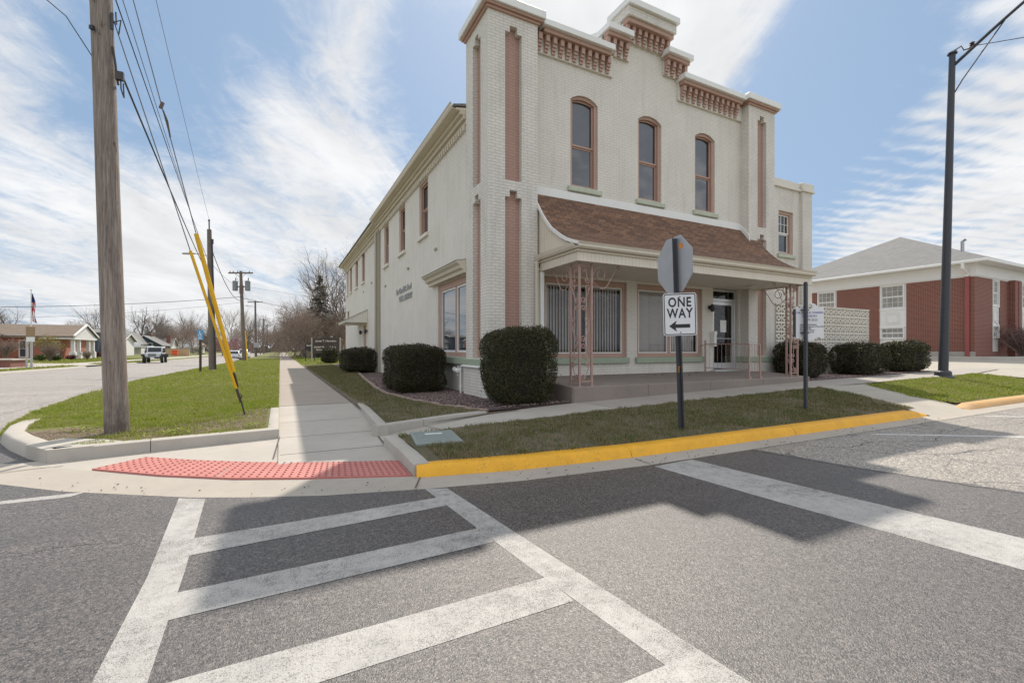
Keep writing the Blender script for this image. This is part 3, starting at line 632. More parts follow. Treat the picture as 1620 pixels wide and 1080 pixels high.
# red tactile paving: slab with rows of raised domes
def tactile_paving():
    band_in = [(-1.39, 6.66), (-.85, 6.22), (-.27, 5.82), (.3, 5.52), (.75, 5.33), (1.19, 5.16)]
    band_out = [(-1.76, 6.26), (-1.07, 5.65), (-.4, 5.18), (.2, 4.89), (.7, 4.69), (1.17, 4.51)]
    mb = MB(); z0, z1 = -.02, .026
    vs = []
    for a, b in zip(band_in, band_out): vs += [(*a, z1), (*b, z1), (*a, z0), (*b, z0)]
    n = len(band_in); fs = []
    for i in range(n-1):
        A = 4*i; B = A+4; fs += [(A, A+1, B+1, B), (A+1, A+3, B+3, B+1), (A+2, A, B, B+2)]
    fs += [(0, 2, 3, 1), (4*n-4, 4*n-3, 4*n-1, 4*n-2)]
    mb.add(vs, fs)
    root = thing('tactile_paving', 'curved band of red tactile paving with raised domes at the corner ramp', 'tactile paving', (-.3, 5.5, .015))
    mb.build('paving_slab', M['tactile'], root)
    dm = MB()
    def pt(s, t):
        s *= n-1; i = min(int(s), n-2); f = s-i
        a = Vector(band_in[i])*(1-f)+Vector(band_in[i+1])*f; b = Vector(band_out[i])*(1-f)+Vector(band_out[i+1])*f
        return a*(1-t)+b*t
    for i in range(42):
        for j in range(8):
            p = pt((i+.5)/42, (j+.5)/8); r = .0145
            ring = [(p.x+r*math.cos(k*math.pi/3), p.y+r*math.sin(k*math.pi/3), z1-.001) for k in range(6)]; r2 = r*.6
            top = [(p.x+r2*math.cos(k*math.pi/3), p.y+r2*math.sin(k*math.pi/3), z1+.008) for k in range(6)]
            dm.add(ring+top, [(k, (k+1) % 6, 6+(k+1) % 6, 6+k) for k in range(6)] + [(6, 7, 8, 9, 10, 11)])
    dm.build('raised_domes', M['tactile_dome'], root, flip=False)['kind'] = 'stuff'
    for s in (.34, .68):
        jm = MB()
        a, b = pt(s, 0), pt(s+.015, 1); d = (b-a).normalized(); nn = Vector((-d.y, d.x))*.004
        jm.add([(a.x-nn.x, a.y-nn.y, z1+.001), (a.x+nn.x, a.y+nn.y, z1+.001), (b.x+nn.x, b.y+nn.y, z1+.001), (b.x-nn.x, b.y-nn.y, z1+.001)], [(0, 1, 2, 3)])
        jm.build('joint', M['conc_pan'], root)
M['tactile_dome'] = plain('dirty_red_domes', (.28,.095,.08), .7, .25, 5, 60)
tactile_paving()

# painted markings
def marking(pts, mat=None, z=.0012):
    return poly_sheet('road_marking', mat or M['marking'], [(x, y, z) for x, y in pts])
marking([(-.775, 4.78), (-.57, 4.66), (-.49, 3.2), (-.42, 1.2), (-.36, -3), (-.56, -3), (-.62, 1.2), (-.665, 3.2)])
marking([(1.18, 4.08), (1.37, 4.0), (1.50, 2.4), (1.61, 1.14), (1.9, -3), (1.68, -3), (1.40, 1.25), (1.30, 2.4)])
for y0, y1, ya, yb, xa, xb in ((3.72, 3.42, 3.79, 3.56, -.53, 1.21), (2.93, 2.65, 3.01, 2.75, -.49, 1.27), (2.155, 1.88, 2.19, 1.92, -.45, 1.33), (1.38, 1.09, 1.36, 1.08, -.42, 1.41), (.6, .3, .6, .32, -.4, 1.44)):
    marking([(xa, y0), (xb, ya), (xb, yb), (xa, y1)], z=.0019)
marking([(3.64, 3.72), (4.26, 3.76), (4.36, 2.4), (4.48, 1.18), (4.75, -3), (4.05, -3), (3.84, 1.0), (3.72, 2.4)])
marking([(-1.55, 5.37), (-1.63, 5.25), (-2.6, 5.27), (-7, 5.33), (-7, 5.43), (-2.6, 5.37)])
for k in range(6):
    x = 7.9 + 4.05*k
    marking([(x, 3.66), (x+.15, 3.66), (x+1.9, 2.52), (x+3.9, 1.2), (x+3.75, 1.2), (x+1.72, 2.52)], M['marking_clean'], -.0026)
def crack(pts, w, mat, z=.0008, seed=1):
    rg = random.Random(seed); P = []
    for (x0, y0), (x1, y1) in zip(pts, pts[1:]):
        n = max(2, int(math.hypot(x1-x0, y1-y0)/.07))
        P += [(x0+(x1-x0)*k/n+rg.gauss(0, .012), y0+(y1-y0)*k/n+rg.gauss(0, .012)) for k in range(n)]
    mb = MB(); vs = []
    for i, (x, y) in enumerate(P):
        a, b = P[max(0, i-1)], P[min(len(P)-1, i+1)]; d = Vector((b[0]-a[0], b[1]-a[1])).normalized(); h = w*rg.uniform(.3, 1)*.5*min(1, i/4, (len(P)-1-i)/4+.05); vs += [(x-d.y*h, y+d.x*h, z), (x+d.y*h, y-d.x*h, z)]
    mb.add(vs, [(2*i, 2*i+1, 2*i+3, 2*i+2) for i in range(len(P)-1)]); struct(mb.build('road_crack', mat, flip=False))
M['crack'] = plain('dark_crack_filler', (.012,.011,.011), .7, .2)
crack([(5.30, 3.95), (5.42, 3.3), (5.52, 2.7), (5.72, 2.0), (5.95, 1.3), (6.3, .4)], .035, M['crack'], .0006, 2)
crack([(6.0, 3.78), (6.6, 3.3), (7.3, 3.35), (8.2, 3.0), (9.0, 3.2)], .020, M['crack'], -.0034, 3)
crack([(6.4, 3.5), (6.7, 2.8), (7.5, 2.5), (8.4, 2.3)], .018, M['crack'], -.0034, 4)
crack([(7.3, 3.35), (7.6, 2.9), (7.5, 2.5)], .016, M['crack'], -.0034, 5)
crack([(7.6, 2.0), (8.6, 1.7), (9.6, 1.75), (11, 1.4)], .018, M['crack'], -.0034, 6)
crack([(8.6, 3.7), (9.1, 3.2), (10.2, 3.3), (11.4, 3.0), (12.6, 3.2)], .018, M['crack'], -.0034, 7)
crack([(-3.2, 3.9), (-2.2, 3.75), (-1.3, 3.95), (-.8, 3.85)], .008, M['crack'], .0006, 8)
def line_strip(mat, pts, w, z=.0175):
    for (x0, y0), (x1, y1) in zip(pts, pts[1:]):
        d = Vector((x1-x0, y1-y0)).normalized(); n = Vector((-d.y, d.x))*w/2
        poly_sheet('joint', mat, [(x0-n.x, y0-n.y, z), (x1-n.x, y1-n.y, z), (x1+n.x, y1+n.y, z), (x0+n.x, y0+n.y, z)])
M['joint'] = plain('dark_concrete_joint', (.10,.085,.07), .9, .2)
line_strip(M['joint'], [(1.24, 4.44), (1.10, 4.10)], .014)
line_strip(M['joint'], [(-2.1, 6.62), (-2.9, 6.52), (-3.6, 7.3)], .014, .014)
line_strip(M['joint'], [(3.665, 4.05), (3.66, 3.80)], .012, .014)
def seam(y0, y1, x0, x1, z0, z1):
    poly_sheet('joint', M['joint'], [(x0, y0, z0), (x1, y1, z1), (x1, y1+.012, z1), (x0, y0+.012, z0)])
seam(8.35, 8.35, 0, 1.27, .0725, .0725); seam(7.1, 7.1, 0, 1.26, .0455, .0455); seam(6.02, 6.0, .0, 1.2, .0325, .0325)
seam(10.38, 10.38, -.01, 1.36, .121, .121)
poly_sheet('joint', M['joint'], [(-.012, 7.2, .048), (.003, 7.2, .048), (-.06, 5.9, .031), (-.075, 5.9, .031)])
poly_sheet('joint', M['joint'], [(1.235, 6.62, .05), (1.25, 6.62, .05), (1.215, 6.02, .045), (1.2, 6.02, .045)])
poly_sheet('joint', M['joint'], [(2.02, 6.97, .078), (2.035, 6.97, .078), (2.26, 6.27, .078), (2.245, 6.27, .078)])

# brick edging round the bed
def edging():
    root = thing('bed_edging', 'low curved edging of pale bricks between side lawn and gravel bed', 'edging', (2.4, 11, .15))
    path = [Vector((x, y, 0)) for x, y in bed_edge[:7]]; mb = MB(); rng = random.Random(4)
    for a, b in zip(path, path[1:]):
        L = (b-a).length; n = max(1, int(L/.24)); ang = math.atan2((b-a).y, (b-a).x)
        for i in range(n):
            p = a+(b-a)*((i+.5)/n)
            Mx = Matrix.Translation((p.x+rng.uniform(-.01, .01), p.y, .165+rng.uniform(-.012, .008))) @ Matrix.Rotation(ang+rng.uniform(-.05, .05), 4, 'Z')
            mb.obox(Mx, L/n*.95, .11, .075)
    mb.build('brick_course', M['edging'], root, bevel=.008)
edging()
M['letter_grey'] = plain('grey_metal_letters', (.30,.30,.29), .5, .2)
# ------------------------------------------------------------------ the painted brick corner building
BX0, BX1, TW = 4.07, 14.08, 1.26        # outer faces of the corner piers, pier width
FY, MY = 9.15, 9.45                     # pier face, wall face
def seg_arch(x0, x1, zs, za, n=12):     # points of a segmental arch from (x0,zs) over (mid,za) to (x1,zs)
    w = (x1-x0)/2; h = za-zs; r = (w*w+h*h)/(2*h); cx = (x0+x1)/2; cz = za-r; a = math.asin(w/r)
    return [(cx+r*math.sin(-a+2*a*i/n), cz+r*math.cos(-a+2*a*i/n)) for i in range(n+1)]

def sash_window(parent, fn, u0, u1, z0, z1, arch=0.0, d=0.14, fw=.085, frame=None, glass=None, mid=.5, muntins=None, label=None):
    """window > frame, sash, pane ; fn(u,z,t)"""
    frame = frame or M['pink']; glass = glass or M['glass_dark']
    fr = MB()
    def bar(a, b, c, e, t0, t1): fr.prism([(a, c), (b, c), (b, e), (a, e)], fn, t0, t1)
    zt = z1-arch
    bar(u0, u0+fw, z0, zt, d-.05, d+.07); bar(u1-fw, u1, z0, zt, d-.05, d+.07); bar(u0+fw, u1-fw, z0, z0+fw*.8, d-.05, d+.07)
    if arch:
        o = seg_arch(u0, u1, zt, z1); i_ = seg_arch(u0+fw, u1-fw, zt-.0, z1-fw)
        for k in range(len(o)-1): fr.prism([o[k], o[k+1], i_[k+1], i_[k]], fn, d-.05, d+.07)
    else: bar(u0+fw, u1-fw, z1-fw, z1, d-.05, d+.07)
    f = fr.build('window', frame, parent, bevel=.006)
    if label: f['label'] = label
    a, b, c, e = u0+fw+.002, u1-fw-.002, z0+fw*.8+.002, z1-fw-.002
    zm = c+(e-c)*mid; sb = MB(); s = .042
    def sbar(a_, b_, c_, e_, t0, t1): sb.prism([(a_, c_), (b_, c_), (b_, e_), (a_, e_)], fn, t0, t1)
    for lo, hi, t0 in ((c, zm, d+.035), (zm, e, d+.005)):
        top = hi if (not arch or hi < e) else zt
        sbar(a, a+s, lo, top, t0, t0+.03); sbar(b-s, b, lo, top, t0, t0+.03); sbar(a+s, b-s, lo, lo+s, t0, t0+.03)
        if not arch or hi < e: sbar(a+s, b-s, hi-s, hi, t0, t0+.03)
        else:
            o = seg_arch(a, b, zt, z1-fw-.002); i_ = seg_arch(a+s, b-s, zt-.004, z1-fw-s)
            for k in range(len(o)-1): sb.prism([o[k], o[k+1], i_[k+1], i_[k]], fn, t0, t0+.03)
    if muntins:
        nx, nz, which = muntins
        for (lo, hi, t0) in [q for q, w in zip(((c, zm, d+.04), (zm, e, d+.01)), which) if w]:
            for k in range(1, nx): u = a+(b-a)*k/nx; sbar(u-.008, u+.008, lo+s, hi-s, t0, t0+.018)
            for k in range(1, nz): z = lo+(hi-lo)*k/nz; sbar(a+s, b-s, z-.008, z+.008, t0+.003, t0+.02)
    sb.build('sash', frame if not muntins else M['white'], f)
    gm = MB()
    if arch: gm.prism([(a, c), (b, c), (b, zt)] + seg_arch(a, b, zt, z1-fw)[::-1][1:-1] + [(a, zt)], fn, d+.05, d+.056)
    else: gm.prism([(a, c), (b, c), (b, e), (a, e)], fn, d+.05, d+.056)
    gm.build('pane', glass, f)
    return f

def painted_building():
    B = thing('brick_building', 'cream painted two storey brick corner building with terracotta trim and brown shingled porch roof', 'building', (9.08, 9.45, .18))
    WB = .88                                   # top of the plinth
    # ---- front wall
    wins = [(6.45, 7.30), (8.655, 9.505), (10.83, 11.68)]; wz0, wz1, wsp = 5.34, 7.68, 7.52
    shop = [(5.66, 8.26, 1.06, 3.05), (8.62, 11.14, 1.06, 3.05)]; door = (11.60, 12.76, .40, 3.12)
    mb = MB()
    mb.wall(fY(MY), BX0+TW, BX1-TW, 0.0, 8.80, [(a, b, wz0, wz1) for a, b in wins] + shop + [door], .20)
    for a, b in wins:
        arc = seg_arch(a, b, wsp, wz1)
        mb.prism([(a, wz1), (a, wsp)] + arc[1:7], fY(MY), .0, .2); mb.prism([(b, wsp), (b, wz1)] + arc[6:-1], fY(MY), .0, .2)
    # stepped parapet above
    xc0, xc1, xm0, xm1 = 8.05, 9.80, 7.42, 10.42
    mb.prism([(BX0+TW, 8.80), (BX1-TW, 8.80), (BX1-TW, 8.84), (xm1, 8.84), (xm1, 9.38), (xc1, 9.38), (xc1, 10.20), (xc0, 10.20), (xc0, 9.38), (xm0, 9.38), (xm0, 8.84), (BX0+TW, 8.84)], fY(MY), 0, .34)
    # side wall, back section and the plain far sides
    sidew = [(14.05, 15.05), (17.0, 17.96), (19.9, 20.84)]
    mb.wall(fX(4.17), 10.45, 22.0, 0, 7.02, [(a, b, 4.98, 6.74) for a, b in sidew] + [(10.62, 13.02, 1.08, 3.14)], .2)
    backw = [(26.95, 27.94), (29.5, 30.5), (32.18, 33.16), (33.9, 34.55)]
    mb.wall(fX(4.30), 22.0, 35.4, 0, 7.02, [(a, b, 5.15, 6.9) for a, b in backw] + [(26.4, 27.4, .35, 2.62), (33.5, 34.5, 2.9, 3.95)], .2)
    mb.add([(4.3, 35.4, 0), (14.0, 35.4, 0), (14.0, 35.4, 7.1), (9.1, 35.4, 9.1), (4.3, 35.4, 7.1)], [(0, 1, 2, 3, 4)])
    mb.add([(14.0, 9.5, 0), (14.0, 35.4, 0), (14.0, 35.4, 7.1), (14.0, 9.5, 7.1)], [(0, 1, 2, 3)])
    wall = mb.build('wall', M['cream_wall'], B, flip=False)
    # raised border under the brackets (steps with the parapet)
    rb = MB()
    for a, b, z in ((BX0+TW, 7.74, 8.36), (BX1-TW, 10.10, 8.36)): rb.box(a, b, MY-.065, MY, z, z+.46)
    rb.box(7.745, 8.30, MY-.065, MY, 8.93, 9.36); rb.box(9.55, 10.095, MY-.065, MY, 8.93, 9.36); rb.box(7.60, 7.74, MY-.065, MY, 8.822, 8.93); rb.box(10.10, 10.24, MY-.065, MY, 8.822, 8.93)
    rb.box(8.305, 9.545, MY-.065, MY, 9.46, 10.2); rb.box(8.08, 8.304, MY-.065, MY, 9.362, 9.9); rb.box(9.546, 9.78, MY-.065, MY, 9.362, 9.9)
    rb.build('parapet_border', M['cream_wall'], wall, bevel=.006)
    # ---- corner piers with recessed terracotta panels
    def pier(x0):
        x1 = x0+TW; s0, s1 = (x0+.42, x0+.84)
        pb = MB(); panels = MB()
        def slot(u0, u1, z0, zs, zt, fn, pm):
            m0, m1 = u0+(u1-u0)*.27, u0+(u1-u0)*.73; k = .09
            # stepped corbel head: three narrowing courses fill the upper corners
            for a, b in ((u0, m0), (m1, u1)): pb.prism([(a, zs), (b, zs), (b, zt), (a, zt)], fn, 0.0, .13)
            q0, q1 = u0+(m0-u0)*.5, u1-(u1-m1)*.5
            panels.prism([(u0-.01, z0-.01), (u1+.01, z0-.01), (u1+.01, zt+.01), (u0-.01, zt+.01)], fn, .125, .14)
        fr = fY(FY)
        holes = [(s0, s1, 1.07, 4.86), (s0, s1, 5.08, 8.56)]
        pb.wall(fr, x0, x1, WB+.17, 8.80, holes, .13)
        for z0, z1 in ((1.07, 4.86), (5.08, 8.56)): slot(s0, s1, z0, z1-.15, z1, fr, None)
        y1 = 10.47 if x0 < 5 else 9.9
        if x0 < 5:
            sd = fX(x0); sh = [(9.57, 10.03, 1.07, 4.86), (9.57, 10.03, 5.08, 8.56)]
            pb.wall(sd, FY, y1, WB+.17, 8.80, sh, .13)
            for z0, z1 in ((1.07, 4.86), (5.08, 8.56)): slot(9.57, 10.03, z0, z1-.15, z1, sd, None)
        else: pb.add([(x0, FY, WB+.17), (x0, MY+.1, WB+.17), (x0, MY+.1, 8.8), (x0, FY, 8.8)], [(0, 1, 2, 3)])
        pb.add([(x1, FY, 0), (x1, MY+.4, 0), (x1, MY+.4, 8.8), (x1, FY, 8.8)], [(0, 1, 2, 3)])
        pb.add([(x0, y1, 0), (x1, y1, 0), (x1, y1, 8.8), (x0, y1, 8.8)], [(0, 1, 2, 3)])
        pb.add([(x0, FY, 8.79), (x1, FY, 8.79), (x1, y1, 8.79), (x0, y1, 8.79)], [(0, 1, 2, 3)])
        p = pb.build('corner_pier', M['cream_brick'], B, flip=False)
        panels.build('recessed_panel', M['pink_brick'], p)
        pl = MB(); pl.box(x0-.07, x1+.06, FY-.07, y1, -.05, WB); pl.build('plinth', M['cream_brick'], p, bevel=.012)
        gb = MB(); gb.box(x0-.10, x1+.09, FY-.10, y1+.02, WB, WB+.17); gb.build('plinth_sill', M['green'], p, bevel=.01)
        # cap: stepped terracotta moulding under a white coping
        mo = MB(); mo.box(x0-.05, x1+.05, FY-.05, y1+.05, 8.78, 8.835); mo.box(x0-.10, x1+.10, FY-.10, y1+.10, 8.835, 8.89)
        mo.build('cap_moulding', M['pink'], p, bevel=.008)
        cp = MB(); cp.box(x0-.15, x1+.15, FY-.15, y1+.15, 8.89, 9.07); cp.build('cap', M['white'], p, bevel=.01)
    pier(BX0); pier(BX1-TW)
    # ---- parapet copings and corbel brackets
    def coping(x0, x1, z, h=.15, f=9.10, back=9.90):
        c = MB(); c.box(x0, x1, f, back, z, z+h); cp = c.build('parapet_coping', M['white'], B, bevel=.008)
        b = MB(); b.box(x0+.06, x1-.06, f+.09, MY-.066, z-.10, z-.001); b.build('coping_band', M['pink'], cp, bevel=.006)
        return cp
    c1 = coping(BX0+TW+.152, 7.60, 8.86); c2 = coping(10.06, BX1-TW-.152, 8.86); c3 = coping(7.38, 8.22, 9.40); c4 = coping(9.46, 10.40, 9.40)
    cb = MB(); cb.box(8.02, 9.72, 9.10, 9.80, 9.93, 10.175); cs = cb.build('parapet_block', M['cream_brick'], B, bevel=.006)
    cc = MB(); cc.box(7.97, 9.78, 9.02, 9.92, 10.175, 10.34); cc.build('parapet_coping', M['white'], cs, bevel=.008)
    cbn = MB(); cbn.box(8.07, 9.68, 9.16, MY-.066, 9.81, 9.929); cbn.build('coping_band', M['pink'], cs, bevel=.006)
    def bracket(x, ztop, par):
        b = MB(); w = .052
        for dz, h, pr in ((0, .16, .135), (.16, .07, .10), (.23, .07, .07), (.30, .07, .04)):
            b.box(x-w, x+w, MY-.066-pr, MY-.066, ztop-dz-h, ztop-dz)
        b.build('corbel_bracket', M['pink'], par, bevel=.006)
    for k in range(11): bracket(5.48+.205*k, 8.759, c1)
    for k in range(11): bracket(10.22+.226*k, 8.759, c2)
    for k in range(4): bracket(7.50+.21*k, 9.299, c3)
    for k in range(4): bracket(9.60+.22*k, 9.299, c4)
    for k in range(8): bracket(8.15+.205*k, 9.808, cs)
    g = MB(); g.prism([(5.9, 8.7), (7.0, 9.44), (7.8, 9.96), (8.3, 10.1), (9.9, 10.1), (10.9, 9.74), (11.46, 9.45), (12.4, 8.7)], fY(9.96), 0, .12)
    g.build('parapet_brace', M['white'], B)
    # ---- upper front windows and their sills
    for a, b in wins:
        f = sash_window(B, fY(MY), a, b, wz0, wz1, arch=wz1-wsp, d=.10, mid=.46)
        s = MB(); s.box(a-.09, b+.09, MY-.075, MY+.16, wz0-.13, wz0-.001); s.build('sill', M['pale_sill'], f, bevel=.012)
    # ---- shop windows: frame, panes, vertical blinds, sill
    for (a, b, z0, z1), mul_x in zip(shop, (7.06, 9.86)):
        fr = MB(); w = .11; t0, t1 = .06, .16; F = fY(MY)
        def bar(u0, u1, v0, v1, mbx=fr, ta=t0, tb=t1): mbx.prism([(u0, v0), (u1, v0), (u1, v1), (u0, v1)], F, ta, tb)
        bar(a, a+w, z0, z1); bar(b-w, b, z0, z1); bar(a+w, b-w, z0, z0+.11); bar(a+w, b-w, z1-.15, z1); bar(mul_x-.055, mul_x+.055, z0+.11, z1-.15)
        f = fr.build('shop_window', M['pink'], B, bevel=.008)
        for u0, u1 in ((a+w, mul_x-.055), (mul_x+.055, b-w)):
            st = MB(); s = .028; v0, v1 = z0+.11, z1-.15
            bar(u0, u0+s, v0, v1, st, .075, .12); bar(u1-s, u1, v0, v1, st, .075, .12); bar(u0+s, u1-s, v0, v0+s, st, .075, .12); bar(u0+s, u1-s, v1-s, v1, st, .075, .12)
            st.build('glazing_bar', M['white'], f)
            p = MB(); bar(u0+s, u1-s, v0+s, v1-s, p, .10, .106); p.build('pane', M['glass_clear'], f)
            bl = MB(); n = int((u1-u0)/.089); rng = random.Random(int(a*100))
            for k in range(n):
                c = (MY+.19); u = u0+.045+k*.089; an = R((26 if mul_x < 9 else (-32 if u0 < 9 else 6))+rng.uniform(-5, 5)); hw = .043
                bl.prism([(u-hw*math.cos(an), c-hw*math.sin(an)), (u+hw*math.cos(an), c+hw*math.sin(an)), (u+hw*math.cos(an)+.002, c+hw*math.sin(an)-.002), (u-hw*math.cos(an)+.002, c-hw*math.sin(an)-.002)],
                         lambda p_, q_, t: (p_, q_, t), v0+.03, v1-.06)
            bl.box(u0, u1, MY+.155, MY+.22, v1-.06, v1)
            bl.build('vertical_blind', M['curtain'], f, flip=False)
        s = MB(); s.box(a-.07, b+.04, MY-.085, MY+.06, z0-.155, z0-.001); s.build('sill', M['green'], f, bevel=.01)
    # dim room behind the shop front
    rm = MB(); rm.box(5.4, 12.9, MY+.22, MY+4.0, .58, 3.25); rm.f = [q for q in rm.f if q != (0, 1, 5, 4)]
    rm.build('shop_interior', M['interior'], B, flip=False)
    # ---- entrance door
    D = MB(); F = fY(MY)
    def db(u0, u1, v0, v1, ta=.08, tb=.15, m=D): m.prism([(u0, v0), (u1, v0), (u1, v1), (u0, v1)], F, ta, tb)
    x0, x1, zb = 11.63, 12.73, .66
    db(x0, x0+.06, zb, 3.10); db(x1-.06, x1, zb, 3.10); db(x0+.06, x1-.06, 3.04, 3.10); db(x0+.06, x1-.06, 2.74, 2.82)
    dr = D.build('door', M['alum'], B, bevel=.005); dr['label'] = 'glazed entrance door in a white metal frame with a paper notice'
    lf = MB(); a, b = x0+.065, x1-.065
    for q in ((a, a+.075, zb+.02, 2.735), (b-.09, b, zb+.02, 2.735), (a+.075, b-.09, zb+.02, zb+.20), (a+.075, b-.09, 2.63, 2.735)): db(*q, ta=.10, tb=.145, m=lf)
    lf.build('door_leaf', M['alum'], dr, bevel=.004)
    pn = MB(); db(a+.075, b-.09, zb+.20, 2.63, .118, .124, pn); db(x0+.06, x1-.06, 2.82, 3.04, .118, .124, pn); pn.build('pane', M['glass_clear'], dr)
    ph = MB(); ph.tube([(a+.03, MY+.06, 1.60), (b-.03, MY+.06, 1.60)], .014, 8); ph.box(a+.02, a+.05, MY+.05, MY+.10, 1.57, 1.63); ph.box(b-.05, b-.02, MY+.05, MY+.10, 1.57, 1.63)
    ph.build('push_bar', M['alum'], dr)
    nt = MB(); nt.box(12.06, 12.33, MY+.112, MY+.116, 1.80, 2.17); nt.build('notice', M['sign_white'], dr)
    th = MB(); th.box(x0-.1, x1+.1, MY-.15, MY+.25, .60, zb); th.build('threshold', M['alum'], dr)
    # wall lamp, mailbox
    wl = MB(); wl.lathe([(.045, 0), (.06, .02), (.06, .04), (.02, .06)], (11.42, MY-.06, 2.52), 12, 'y'); wl.lathe([(.02, .13), (.06, .09), (.065, -.02), (.045, -.08), (.02, -.10)], (11.42, MY-.12, 2.48), 10)
    wl.build('wall_lamp', M['black'], B)
    mx = MB(); mx.box(11.50, 11.60, MY-.13, MY-.001, 1.36, 1.80); mx.box(11.49, 11.61, MY-.14, MY-.131, 1.70, 1.81); mx.build('mailbox', M['white'], B, bevel=.008)
    # ---- side window with its hooded cornice
    S = fX(4.17); fr = MB(); ya, yb, z0, z1 = 10.62, 13.02, 1.08, 3.14
    def sb(u0, u1, v0, v1, m, ta, tb): m.prism([(u0, v0), (u1, v0), (u1, v1), (u0, v1)], S, ta, tb)
    for q in ((ya, ya+.12, z0, z1), (yb-.14, yb, z0, z1), (ya+.12, yb-.14, z0, z0+.12), (ya+.12, yb-.14, z1-.17, z1)): sb(*q, fr, .04, .16)
    f = fr.build('shop_window', M['pink'], B, bevel=.008); ym = 11.62
    for u0, u1 in ((ya+.12, ym-.04), (ym+.04, yb-.14)):
        st = MB()
        for q in ((u0, u0+.05, z0+.12, z1-.17), (u1-.05, u1, z0+.12, z1-.17), (u0+.05, u1-.05, z0+.12, z0+.17), (u0+.05, u1-.05, z1-.22, z1-.17)): sb(*q, st, .07, .13)
        st.build('glazing_bar', M['white'], f); p = MB(); sb(u0+.05, u1-.05, z0+.17, z1-.22, p, .10, .106); p.build('pane', M['glass_reflect'], f)
    mu = MB(); sb(ym-.04, ym+.04, z0+.12, z1-.17, mu, .05, .15); mu.build('mullion', M['pink'], f)
    hd = MB(); prof = [(4.168, 3.16), (4.02, 3.16), (4.0, 3.24), (3.93, 3.27), (3.90, 3.34), (3.82, 3.40), (3.82, 3.43), (4.168, 3.50)]
    hd.prism(prof, lambda x, z, t: (x, t, z), 10.48, 13.5); hd.build('hood', M['beige'], f, bevel=.004)
    hc = MB(); hc.prism([(4.166, 3.503), (3.80, 3.432), (3.80, 3.45), (4.166, 3.525)], lambda x, z, t: (x, t, z), 10.485, 13.54); hc.build('hood_flashing', M['taupe'], f)
    s = MB(); s.box(4.04, 4.3, 10.48, 13.12, .90, 1.078); s.build('sill', M['green'], f, bevel=.01)
    # side sash windows
    for a, b in sidew:
        f = sash_window(B, fX(4.17), a, b, 4.98, 6.74, d=.10, fw=.08); s = MB(); s.box(4.09, 4.33, a-.07, b+.07, 4.86, 4.979); s.build('sill', M['cream'], f, bevel=.01)
    for a, b in backw:
        f = sash_window(B, fX(4.30), a, b, 5.15, 6.9, d=.10, fw=.08); s = MB(); s.box(4.22, 4.45, a-.07, b+.07, 5.04, 5.149); s.build('sill', M['cream'], f, bevel=.01)
    sash_window(B, fX(4.30), 33.5, 34.5, 2.9, 3.95, d=.10, fw=.08)
    # side door, awning, lamps
    dd = MB(); dd.box(4.38, 4.44, 26.4, 27.4, .35, 2.62); sdr = dd.build('side_door', M['pink'], B)
    kb = MB(); kb.lathe([(.02, 0), (.035, .03), (.03, .06)], (4.31, 27.28, 1.35), 8, 'x'); kb.build('door_knob', M['metal'], sdr)
    aw = MB(); aw.prism([(4.298, 3.45), (3.15, 2.86), (3.15, 2.74), (4.298, 2.74)], lambda x, z, t: (x, t, z), 26.0, 29.4); awn = aw.build('side_awning', M['white_vsiding'], B)
    ar = MB(); ar.prism([(4.298, 3.47), (3.10, 2.865), (3.10, 2.845), (4.298, 3.452)], lambda x, z, t: (x, t, z), 25.96, 29.44); ar.build('awning_roof', M['taupe'], awn)
    for y in (25.95, 27.75):
        l = MB(); l.lathe([(.03, .12), (.07, .08), (.075, -.06), (.03, -.12)], (4.18, y, 2.25), 8); l.box(4.18, 4.299, y-.02, y+.02, 2.26, 2.30); l.build('wall_lamp', M['black'], B)
    # small iron wall ties left on the painted wall
    for y, z in ((13.3, 4.25), (16.6, 4.2), (24.8, 4.75), (27.4, 4.55), (20.6, 4.05)):
        tm = MB(); tm.box(4.14 if y < 22 else 4.27, 4.169 if y < 22 else 4.299, y-.22, y+.02, z, z+.04)
        for k in range(3): tm.box(4.13 if y < 22 else 4.26, 4.139 if y < 22 else 4.269, y-.2+.08*k, y-.16+.08*k, z-.03, z+.06)
        tm.build('wall_tie', M['taupe'], B)
    # wall lettering
    T1 = MB(); Mx = frame_M((4.155, 17.2, 3.44), (0, -1, 0), (0, 0, 1)); text_mb(T1, 'Dr. Gerald R. Ford', .30, Mx, extr=.012, bold=.006); T1.build('wall_lettering', M['letter_grey'], B)
    T2 = MB(); Mx = frame_M((4.155, 16.9, 3.12), (0, -1, 0), (0, 0, 1)); text_mb(T2, 'GENL. DENTIST', .28, Mx, extr=.012, bold=.008); T2.build('wall_lettering', M['letter_grey'], B)
    # ---- eaves of the side wall: frieze, dentils, soffit, gutter ; roof
    def eaves(y0, y1, xw):
        e = MB()
        for dx, z0, z1 in ((.04, 6.90, 7.00), (.12, 7.00, 7.10), (.20, 7.10, 7.19)): e.box(xw-dx, xw+.05, y0, y1, z0, z1)
        e.prism([(xw+.05, 7.19), (xw-.30, 7.19), (xw-.30, 7.24), (xw+.05, 7.30)], lambda x, z, t: (x, t, z), y0, y1)
        ee = e.build('cornice', M['beige'], B, bevel=.006)
        d = MB(); y = y0+.08
        while y < y1-.1:
            q = d if y0 > 20 else MB(); q.box(xw-.075, xw-.001, y, y+.085, 6.76, 6.899); y += .17
            if y0 < 20: q.build('dentil', M['beige'], ee)
        if y0 > 20: d.build('dentil_row', M['beige'], ee)['kind'] = 'stuff'
        gprof = [(xw-.30, 7.20), (xw-.41, 7.20), (xw-.44, 7.25), (xw-.43, 7.30), (xw-.46, 7.345), (xw-.445, 7.345), (xw-.415, 7.305), (xw-.425, 7.25), (xw-.40, 7.215), (xw-.30, 7.215)]
